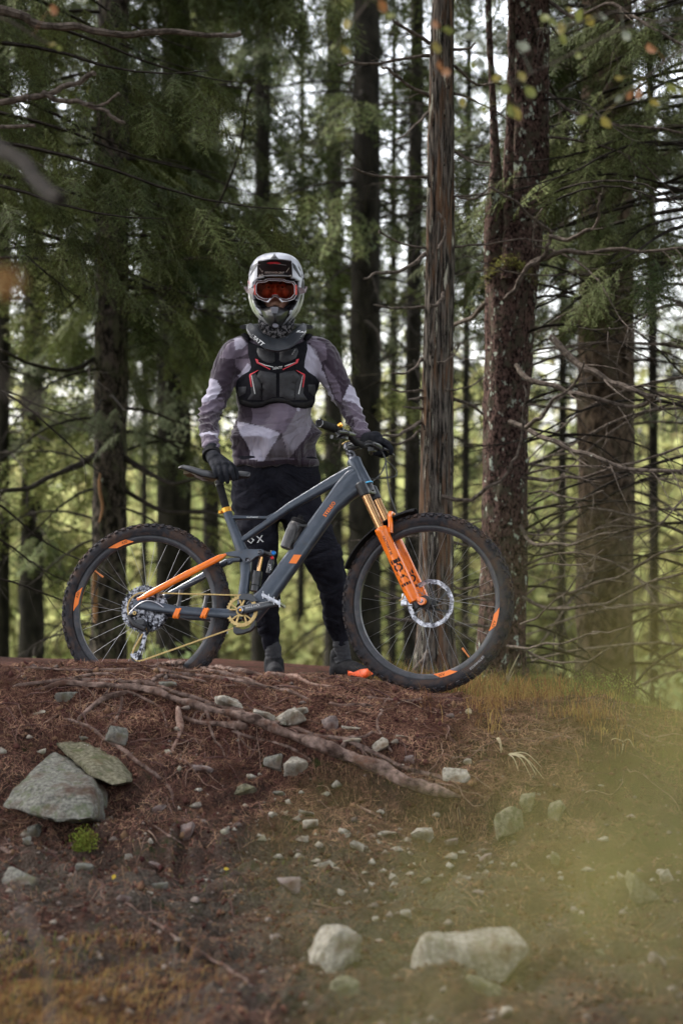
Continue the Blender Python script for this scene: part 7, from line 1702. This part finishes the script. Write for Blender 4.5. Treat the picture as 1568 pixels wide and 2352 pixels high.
mb.add([P(*zh(*p), gd(p)+.002) for p in q]+[P(*zh(*p), gd(p)+.02) for p in q], [tuple(range(N))[::-1], tuple(range(N, 2*N))]+[(i, (i+1) % N, N+(i+1) % N, N+i) for i in range(N)]); mb.build('nose_bridge', M_gred, gog, smooth=False)
ringmesh(sc2(gin, (695, 880), 1.0), sc2(gin, (695, 880), .90), .012, .045, mat('goggle_foam_red', (.16, .012, .008), rough=.8), 'face_foam', gog)
M_lens = bpy.data.materials.new('red_lens'); M_lens.use_nodes = True; nn = M_lens.node_tree.nodes; ll = M_lens.node_tree.links; nn.remove(nn['Principled BSDF'])
tb = nn.new('ShaderNodeBsdfTransparent'); tb.inputs[0].default_value = (.55, .24, .16, 1); gb = nn.new('ShaderNodeBsdfGlossy'); gb.inputs['Color'].default_value = (1, .25, .15, 1); gb.inputs['Roughness'].default_value = .08
fr_ = nn.new('ShaderNodeFresnel'); fr_.inputs[0].default_value = 1.2; ms = nn.new('ShaderNodeMixShader'); ll.new(fr_.outputs[0], ms.inputs[0]); ll.new(tb.outputs[0], ms.inputs[1]); ll.new(gb.outputs[0], ms.inputs[2]); ll.new(ms.outputs[0], nn['Material Output'].inputs[0])
cen = (695, 870); mb = MB(); N = len(gin); V = [P(*zh(*p), gd(p)+.001) for p in gin]+[P(*zh(*p), gd(p)-.001) for p in sc2(gin, cen, .5)]+[P(*zh(*cen), 8.765)]
mb.add(V, [(k, (k+1) % N, N+(k+1) % N, N+k) for k in range(N)]+[(N+k, N+(k+1) % N, 2*N) for k in range(N)]); mb.build('lens', M_lens, gog)
for s in (-1, 1):
    mb = MB(); mb.tube([P(634+s*50, 668, 8.80), P(634+s*63, 666, 8.85), P(634+s*67.5, 664, 8.92), P(634+s*50, 664, 9.03)], [(.016, .0015)]*4, n=8, up=(0, -1, 0)); mb.build('strap', M_gblack, gog)

# watch
mb = MB(); wcn = P(486, 1044, 8.61); fa = (P(486, 1052, 8.58)-P(484, 1020, 8.66)).normalized()
mb.lathe([(-.012, .030), (-.012, .0405), (.012, .0405), (.012, .030)], wcn, fa, 24); wt = mb.build('watch', M_blackm, person)
dn = (CAM-wcn); dn = (dn-fa*dn.dot(fa)).normalized(); dn = (dn+Vector((0, 0, .35))).normalized(); fc = P(487, 1044, 8.562)
mb = MB(); mb.lathe([(-.01, .018), (0, .0205), (.004, .020), (.005, .0165), (.003, .016)], fc, dn, 26); mb.build('watch_case', M_helm, wt)
mb = MB(); mb.lathe([(.0036, 0), (.0036, .0155)], fc, dn, 26); mb.build('watch_face', mat('watch_dial', (.72, .74, .8), (.6, .62, .68), scale=120, rough=.15), wt)

# gloves
def finger(mb, pts, r0, r1):
    limb(mb, pts, [r0+(r1-r0)*i/(len(pts)-1) for i in range(len(pts))], n=10)
# his right hand lies on the saddle, fingers down its near side
mb = MB(); W0 = P(487, 1043, 8.62); sd = BM @ L(.30, .955, 0)
kn = [P(492, 1072, 8.455), P(504, 1070, 8.435), P(517, 1069, 8.43), P(530, 1070, 8.435)]
tp = [P(497, 1094, 8.395), P(510, 1107, 8.385), P(523, 1107, 8.385), P(537, 1101, 8.39)]
limb(mb, [P(486, 1032, 8.645), W0, P(495, 1058, 8.53)], [.032, .031, .033])
limb(mb, [W0.lerp(kn[0], .35), kn[0]], [.022, .016]); limb(mb, [W0.lerp(kn[1], .3), kn[1]], [.024, .017]); limb(mb, [W0.lerp(kn[2], .3), kn[2]], [.024, .017]); limb(mb, [W0.lerp(kn[3], .35), kn[3]], [.022, .0165])
for k_, t_ in zip(kn, tp):
    m1 = k_+Vector((0, -.032, -.012)); m1 = k_.lerp(t_, .45); m1.y -= .022
    finger(mb, [k_, m1, t_.lerp(m1, .15)+Vector((0, -.004, 0)), t_], .0125, .0088)
th0 = P(512, 1062, 8.50); finger(mb, [th0, P(535, 1072, 8.47), P(543, 1087, 8.46), P(544, 1099, 8.45)], .0145, .0095)
me = remesh(mb, .003, 2, .4); finish(me, 'glove', M_glove, person)
# his left hand holds the far grip
gA = BM @ (S @ barp[2]); gB = BM @ (S @ barp[7]); gax = (gB-gA).normalized()          # from end inward
fwd = (b_f-gax*b_f.dot(gax)).normalized(); upg = gax.cross(fwd); upg = upg if upg.z > 0 else -upg
def ga(s, ang, r): # s metres inward from the end, angle from up toward forward
    return gA+gax*s+(upg*math.cos(R(ang))+fwd*math.sin(R(ang)))*r
mb = MB()
limb(mb, [P(832, 996, 8.80), WL+Vector((.004, 0, -.008)), ga(.05, -25, .050)], [.031, .030, .034])
for i, s in enumerate((.008, .030, .052, .074)):
    rr = .0095+.0008*(i in (1, 2)); gr_ = .0170+rr
    limb(mb, [ga(.04, -35, .045), ga(s, 35, .034)], [.024, .016])
    if i < 3: finger(mb, [ga(s, 35, .034), ga(s, 85, gr_+.004), ga(s, 140, gr_+.001), ga(s, 195, gr_)], .0125, .009)
    else: finger(mb, [ga(s, 35, .034), ga(s+.004, 75, .045), ga(s+.010, 100, .062), ga(s+.012, 118, .066)], .0125, .009)
finger(mb, [ga(.070, -60, .040), ga(.085, -110, .034), ga(.088, -160, .029), ga(.084, 165, .028)], .0145, .010)
me = remesh(mb, .003, 2, .4); finish(me, 'glove', M_glove, person)
mb = MB(); mb.tube([P(487, 1036, 8.635), P(487, 1044, 8.61)], .0335, n=18); 
# socks and shoes
for q in ([(627, 1488, 8.93), (628, 1510, 8.93), (630, 1532, 8.92)], [(783, 1478, 8.97), (786, 1496, 8.97), (788, 1518, 8.97)]):
    mb = MB(); limb(mb, [P(*p) for p in q], [.038, .037, .038]); me = remesh(mb, .005, 2); V = co_of(me); N_ = no_of(me); set_co(me, V+N_*(.0012*np.sin(V[:, 2]*900)+.002*vnoise(V[:, 0]*30, V[:, 1]*30, V[:, 2]*60))[:, None]); finish(me, 'sock', M_sock, person)
M_shoe = mat('black_shoe', (.014, .014, .016), (.03, .03, .032), scale=40, rough=.65, bump=.5, bscale=200); M_sole = mat('sole_rubber', (.02, .02, .022), rough=.8)
mb = MB()  # left foot, pointing right and slightly to the camera
limb(mb, [P(781, 1505, 8.99), P(780, 1530, 9.0), P(776, 1543, 9.0)], [.047, .045, .042]); limb(mb, [P(783, 1530, 8.98), P(805, 1538, 8.93), P(826, 1546, 8.88), P(845, 1549, 8.84)], [(.045, .045), (.043, .038), (.042, .026), (.030, .020)])
me = remesh(mb, .005, 3); V = co_of(me); V[:, 2] = np.maximum(V[:, 2], ZZ(1558, 8.95)); set_co(me, V); sh_ = finish(me, 'shoe', M_shoe, person)
def foot_sole(c0, c1, hw, zb, th, m, name, par, t0=0, t1=1, grow=0):
    ax = (c1-c0); ax.z = 0; Ln = ax.length; ax.normalize(); sd_ = Vector((-ax.y, ax.x, 0)); pts = []; N = 30
    for k in range(N):
        a = 2*math.pi*k/N; u = math.cos(a); v = math.sin(a); w_ = hw*(1+.18*u)*(1-.10*math.cos(2*a)); pts.append(((u+1)/2*Ln, v*w_))
    pts = [(max(t0*Ln, min(t1*Ln, u)), v*(1+grow)) for u, v in pts]
    mb = MB(); mb.prism(pts, Vector((c0.x, c0.y, zb)), ax, sd_, (0, 0, 1), 0, th); return mb.build(name, m, par, smooth=False, bevel=.002)
zb_ = ZZ(1564, 8.95)
foot_sole(P(762, 1560, 9.02), P(858, 1560, 8.83), .050, zb_, .020, M_sole, 'sole', sh_)
M_neon = mat('neon_orange_rubber', (.85, .10, .01), rough=.5, dirt=((.1, .03, .02), .68, .8, 60))
mb = MB(); bvs = BVHTree.FromPolygons([tuple(Vector(v.co)+person.location) for v in sh_.data.vertices], [tuple(p.vertices) for p in sh_.data.polygons])
V, F_ = drape([(798, 1540), (812, 1544), (828, 1537), (846, 1535), (856, 1540), (856, 1549), (838, 1557), (820, 1561), (799, 1562)], bvs, .004, .006, 4, dflt=8.87, relax=2); mb.add(V, F_); mb.build('toe_stripe', M_neon, sh_)
V, F_ = drape([(765, 1512), (790, 1500), (806, 1503), (800, 1512), (788, 1514), (772, 1524)], bvs, .003, .004, 4, dflt=8.94); mb = MB(); mb.add(V, F_); mb.build('ankle_strap', M_vest2, sh_)
mb = MB()  # right foot, toe towards the camera
limb(mb, [P(629, 1522, 8.93), P(630, 1540, 8.93)], [.046, .046]); limb(mb, [P(630, 1542, 8.92), P(632, 1545, 8.84), P(633, 1549, 8.74)], [(.045, .040), (.047, .032), (.040, .022)])
me = remesh(mb, .005, 3); V = co_of(me); V[:, 2] = np.maximum(V[:, 2], ZZ(1556, 8.9)); set_co(me, V); sh_ = finish(me, 'shoe', M_shoe, person)
foot_sole(P(629, 1560, 9.0), P(633, 1560, 8.70), .048, ZZ(1562, 8.93), .020, M_sole, 'sole', sh_)
# ------------------------------------------------------------------ leaves close to the lens, far out of focus
M_lf = mat('beech_leaf_green', (.13, .15, .03), (.22, .23, .05), scale=60, rough=.5, trans=.45, bump=.2, bscale=200)
M_lf_y = mat('beech_leaf_yellow', (.20, .17, .035), (.30, .24, .05), scale=60, rough=.5, trans=.45)
M_lf_o = mat('beech_leaf_orange', (.30, .12, .03), (.22, .09, .03), scale=60, rough=.5, trans=.4)
M_lf_g = mat('beech_leaf_dull', (.17, .19, .14), (.26, .27, .20), scale=60, rough=.5, trans=.3)
def leaf_mesh(Lf=.05, wf=.032, seed=0):
    r_ = random.Random(seed); n = 8; V = []; cup = r_.uniform(.1, .4)
    for i in range(n+1):
        t = i/n; w = wf*.5*math.sin(math.pi*min(1, t*.96+.02))**.75*(1+.04*(-1)**i)
        z = -.25*Lf*t*t
        V += [(-w, Lf*t, z+cup*w), (0, Lf*t, z), (w, Lf*t, z+cup*w)]
    F_ = [f for i in range(n) for f in ((3*i, 3*i+1, 3*i+4, 3*i+3), (3*i+1, 3*i+2, 3*i+5, 3*i+4))]
    return V, F_
def twig_thing(name, label, stem, leaves, mats, cat='twig', r=(.004, .0015)):
    """stem: world polyline; leaves: (point, size, material index, direction)"""
    e = thing(name, stem[0], label, cat, 'beech twigs hanging in at the top' if name == 'beech_twig' else None); mb = MB(); q = smooth_path([tuple(p) for p in stem], 5); mb.tube(q, [r[0]+(r[1]-r[0])*i/(len(q)-1) for i in range(len(q))], n=6); mb.build('stem', M_limb, e)
    for k, (p, s_, mi_, up) in enumerate(leaves):
        near = min(q, key=lambda t: (Vector(t)-p).length); mb = MB(); mb.tube([Vector(near), Vector(near).lerp(p, .5)+Vector((0, 0, .004)), p], .0006 if s_ < .04 else .001, n=4)
        V, F_ = leaf_mesh(s_*.85, s_*.55, k); d = up.normalized(); x_ = d.cross(Vector((rnd.gauss(0, .35), 1, rnd.gauss(0, .35)))).normalized(); z_ = x_.cross(d)
        mb.add([p+x_*a+d*b+z_*c for a, b, c in V], F_); mb.build('leaf', mats[mi_], e)
    return e
def lv(px, py, d, s_, mi_, tilt=0): return (P(px, py, d), s_, mi_, Vector((math.sin(tilt), rnd.gauss(0, .3), -math.cos(tilt))))
# autumn beech spray at top right, about three metres off
D_ = 5.2
twig_thing('beech_twig', 'blurred beech twig with green and yellow leaves hanging in at the top right', [P(1700, -60, D_), P(1540, -10, D_), P(1400, 30, D_), P(1300, 60, D_), P(1230, 70, D_)],
  [lv(1240, 35, D_, .040, 0, .9), lv(1262, 40, D_, .036, 0, .4), lv(1285, 50, D_, .045, 1, .1), lv(1290, 75, D_, .04, 0, .1), lv(1335, 20, D_, .045, 0, -.4), lv(1345, 35, D_, .04, 1, .7), lv(1375, 30, D_, .03, 3, .8), lv(1300, 18, D_, .03, 1, 1.2), lv(1325, 118, D_, .032, 0, .2), lv(1430, 70, D_, .04, 3, .5)], [M_lf, M_lf_y, M_lf_o, M_lf_g])
twig_thing('beech_twig', 'blurred beech twig with yellow and orange leaves in front of the forked spruce', [P(1700, 30, 5.0), P(1450, 60, 5.0), P(1300, 130, 5.0), P(1180, 190, 5.0), P(1150, 240, 5.0)],
  [lv(1160, 190, 5.0, .042, 0, .0), lv(1152, 175, 5.0, .035, 1, -1.2), lv(1168, 240, 5.0, .040, 0, .3), lv(1180, 245, 5.0, .042, 1, .35), lv(1205, 200, 5.0, .045, 0, .8), lv(1190, 165, 5.0, .036, 1, .6), lv(1120, 245, 5.0, .032, 0, -1.0), lv(1100, 130, 5.0, .045, 3, .2), lv(1090, 140, 5.0, .035, 0, -.4), lv(1185, 100, 5.0, .045, 3, 1.1), lv(1090, 78, 5.0, .035, 3, -1.3), lv(1140, 80, 5.0, .03, 3, 1.2), lv(1062, 225, 5.0, .03, 1, .0)], [M_lf, M_lf_y, M_lf_o, M_lf_g])
twig_thing('beech_twig', 'blurred twig with orange leaves near the top right corner', [P(1750, 40, 5.1), P(1620, 90, 5.1), P(1540, 130, 5.1), P(1480, 180, 5.1)],
  [lv(1488, 98, 5.1, .046, 2, .3), lv(1465, 205, 5.1, .034, 2, 0), lv(1492, 232, 5.1, .030, 1, 1.3), lv(1530, 195, 5.1, .040, 0, 1.0), lv(1450, 210, 5.1, .03, 2, -.6), lv(1430, 220, 5.1, .03, 3, -.9), lv(1410, 178, 5.1, .028, 1, 1.5), lv(1560, 205, 5.1, .035, 0, 1.2), lv(1345, 265, 5.1, .04, 0, -.8), lv(1380, 270, 5.1, .04, 1, .8)], [M_lf, M_lf_y, M_lf_o, M_lf_g])
twig_thing('beech_twig', 'blurred orange leaves hanging in front of the dead pole near the top', [P(1120, -200, 4.8), P(1060, -80, 4.8), P(1010, 0, 4.8), P(1003, 130, 4.8)],
  [lv(1000, 45, 4.8, .035, 2, 0), lv(1000, 95, 4.8, .040, 1, .1), lv(1008, 140, 4.8, .030, 2, .1), lv(1018, 155, 4.8, .038, 2, .4), lv(1020, 70, 4.8, .028, 0, 1.4), lv(1016, 66, 4.8, .025, 0, 1.5)], [M_lf, M_lf_y, M_lf_o, M_lf_g])
twig_thing('beech_twig', 'blurred twig with a few yellow leaves at the top near the middle', [P(900, -260, 4.9), P(880, -60, 4.9), P(800, 60, 4.9), P(770, 110, 4.9)],
  [lv(768, 100, 4.9, .030, 0, -.5), lv(785, 108, 4.9, .032, 1, .8), lv(872, 0, 4.9, .04, 2, .4), lv(885, 30, 4.9, .035, 0, .9), lv(790, 45, 4.9, .04, 1, .5)], [M_lf, M_lf_y, M_lf_o, M_lf_g])
twig_thing('beech_twig', 'blurred dark twig with two yellow leaves at the top left', [P(-200, 0, 4.9), P(0, 40, 4.9), P(90, 90, 4.9), P(130, 105, 4.9)],
  [lv(110, 100, 4.9, .024, 1, 1.4), lv(130, 105, 4.9, .020, 0, .9), lv(120, 10, 4.9, .036, 2, .3)], [M_lf, M_lf_y, M_lf_o, M_lf_g])
# one orange leaf and bare twig at the left edge
twig_thing('orange_leaf_twig', 'single blurred orange leaf reaching in at the left edge', [P(-400, 600, 1.5), P(-150, 620, 1.5), P(-30, 640, 1.5)], [(P(-25, 640, 1.5), .028, 0, Vector((1, .1, -.22)))], [M_lf_o], r=(.003, .0015))
twig_thing('reddish_twig', 'blurred reddish twig against the white sky at the left edge', [P(-300, 830, 1.6), P(-60, 868, 1.6), P(20, 890, 1.6), P(60, 918, 1.6)], [(P(50, 912, 1.6), .02, 0, Vector((1, .1, -.4)))], [M_limb], r=(.006, .003))
# a shrub right in front of the lens at lower right: its leaves melt into a green-gold veil
def shrub(name, label, base, tips, n_leaf, m_, size, seed):
    r_ = random.Random(seed); e = thing(name, base, label, 'shrub')
    for (px, py, d, spread) in tips:
        t = P(px, py, d); mid = (base+t)/2+Vector((r_.gauss(0, .03), -.05, 0)); q = smooth_path([tuple(base), tuple(mid), tuple(t)], 8); mb = MB(); mb.tube(q, [.0025*(1-.75*i/(len(q)-1)) for i in range(len(q))], n=5); mb.build('stem', M_limb, e)
        for k in range(n_leaf):
            p = t+Vector((r_.gauss(0, spread), r_.gauss(0, .03), r_.gauss(0, spread))); p.y = max(.16, p.y); mb = MB(); V, F_ = leaf_mesh(size*r_.uniform(.7, 1.3), size*.5, k)
            d_ = Vector((r_.gauss(0, 1), r_.gauss(0, .5), r_.gauss(0, 1))).normalized(); x_ = d_.orthogonal().normalized(); x_ = Matrix.Rotation(r_.uniform(0, 6.28), 3, d_) @ x_; z_ = x_.cross(d_)
            mb.add([p+x_*a+d_*b+z_*c for a, b, c in V], F_); mb.build('leaf', m_[k % len(m_)], e)
    return e
M_veil = mat('hazel_leaf', (.26, .25, .07), (.36, .34, .11), scale=60, rough=.5, trans=.5)
shrub('hazel_shrub', 'out-of-focus yellow-green shrub filling the right edge close to the lens', Vector((.16, .42, -.95)), [(1560, 1820, .30, .010), (1660, 1600, .30, .008), (1590, 1900, .30, .010), (1300, 2300, .30, .010), (1480, 2160, .32, .010), (1560, 1760, .30, .010), (1540, 1700, .28, .014)], 4, [M_veil, M_veil, M_lf_y], .013, 4)
shrub('hazel_shoot', 'out-of-focus olive shoot low in the middle close to the lens', Vector((.05, .40, -.95)), [(900, 2440, .30, .007), (1080, 2330, .30, .008), (760, 2400, .30, .007)], 3, [M_veil], .012, 9)
# a blurred upright stick at the lower left
mb = MB(); q = smooth_path([(95, 2560, 2.6), (118, 2352, 2.7), (105, 2230, 2.75), (75, 2130, 2.8), (40, 2050, 2.85), (15, 2000, 2.9)], 6); pts = [P(*p) for p in q]; mb.tube(pts, [.0042-.002*i/(len(pts)-1) for i in range(len(pts))], n=7)
tag(mb.build('stick', M_limb), 'blurred bare stick standing at the lower left close to the lens', 'stick')
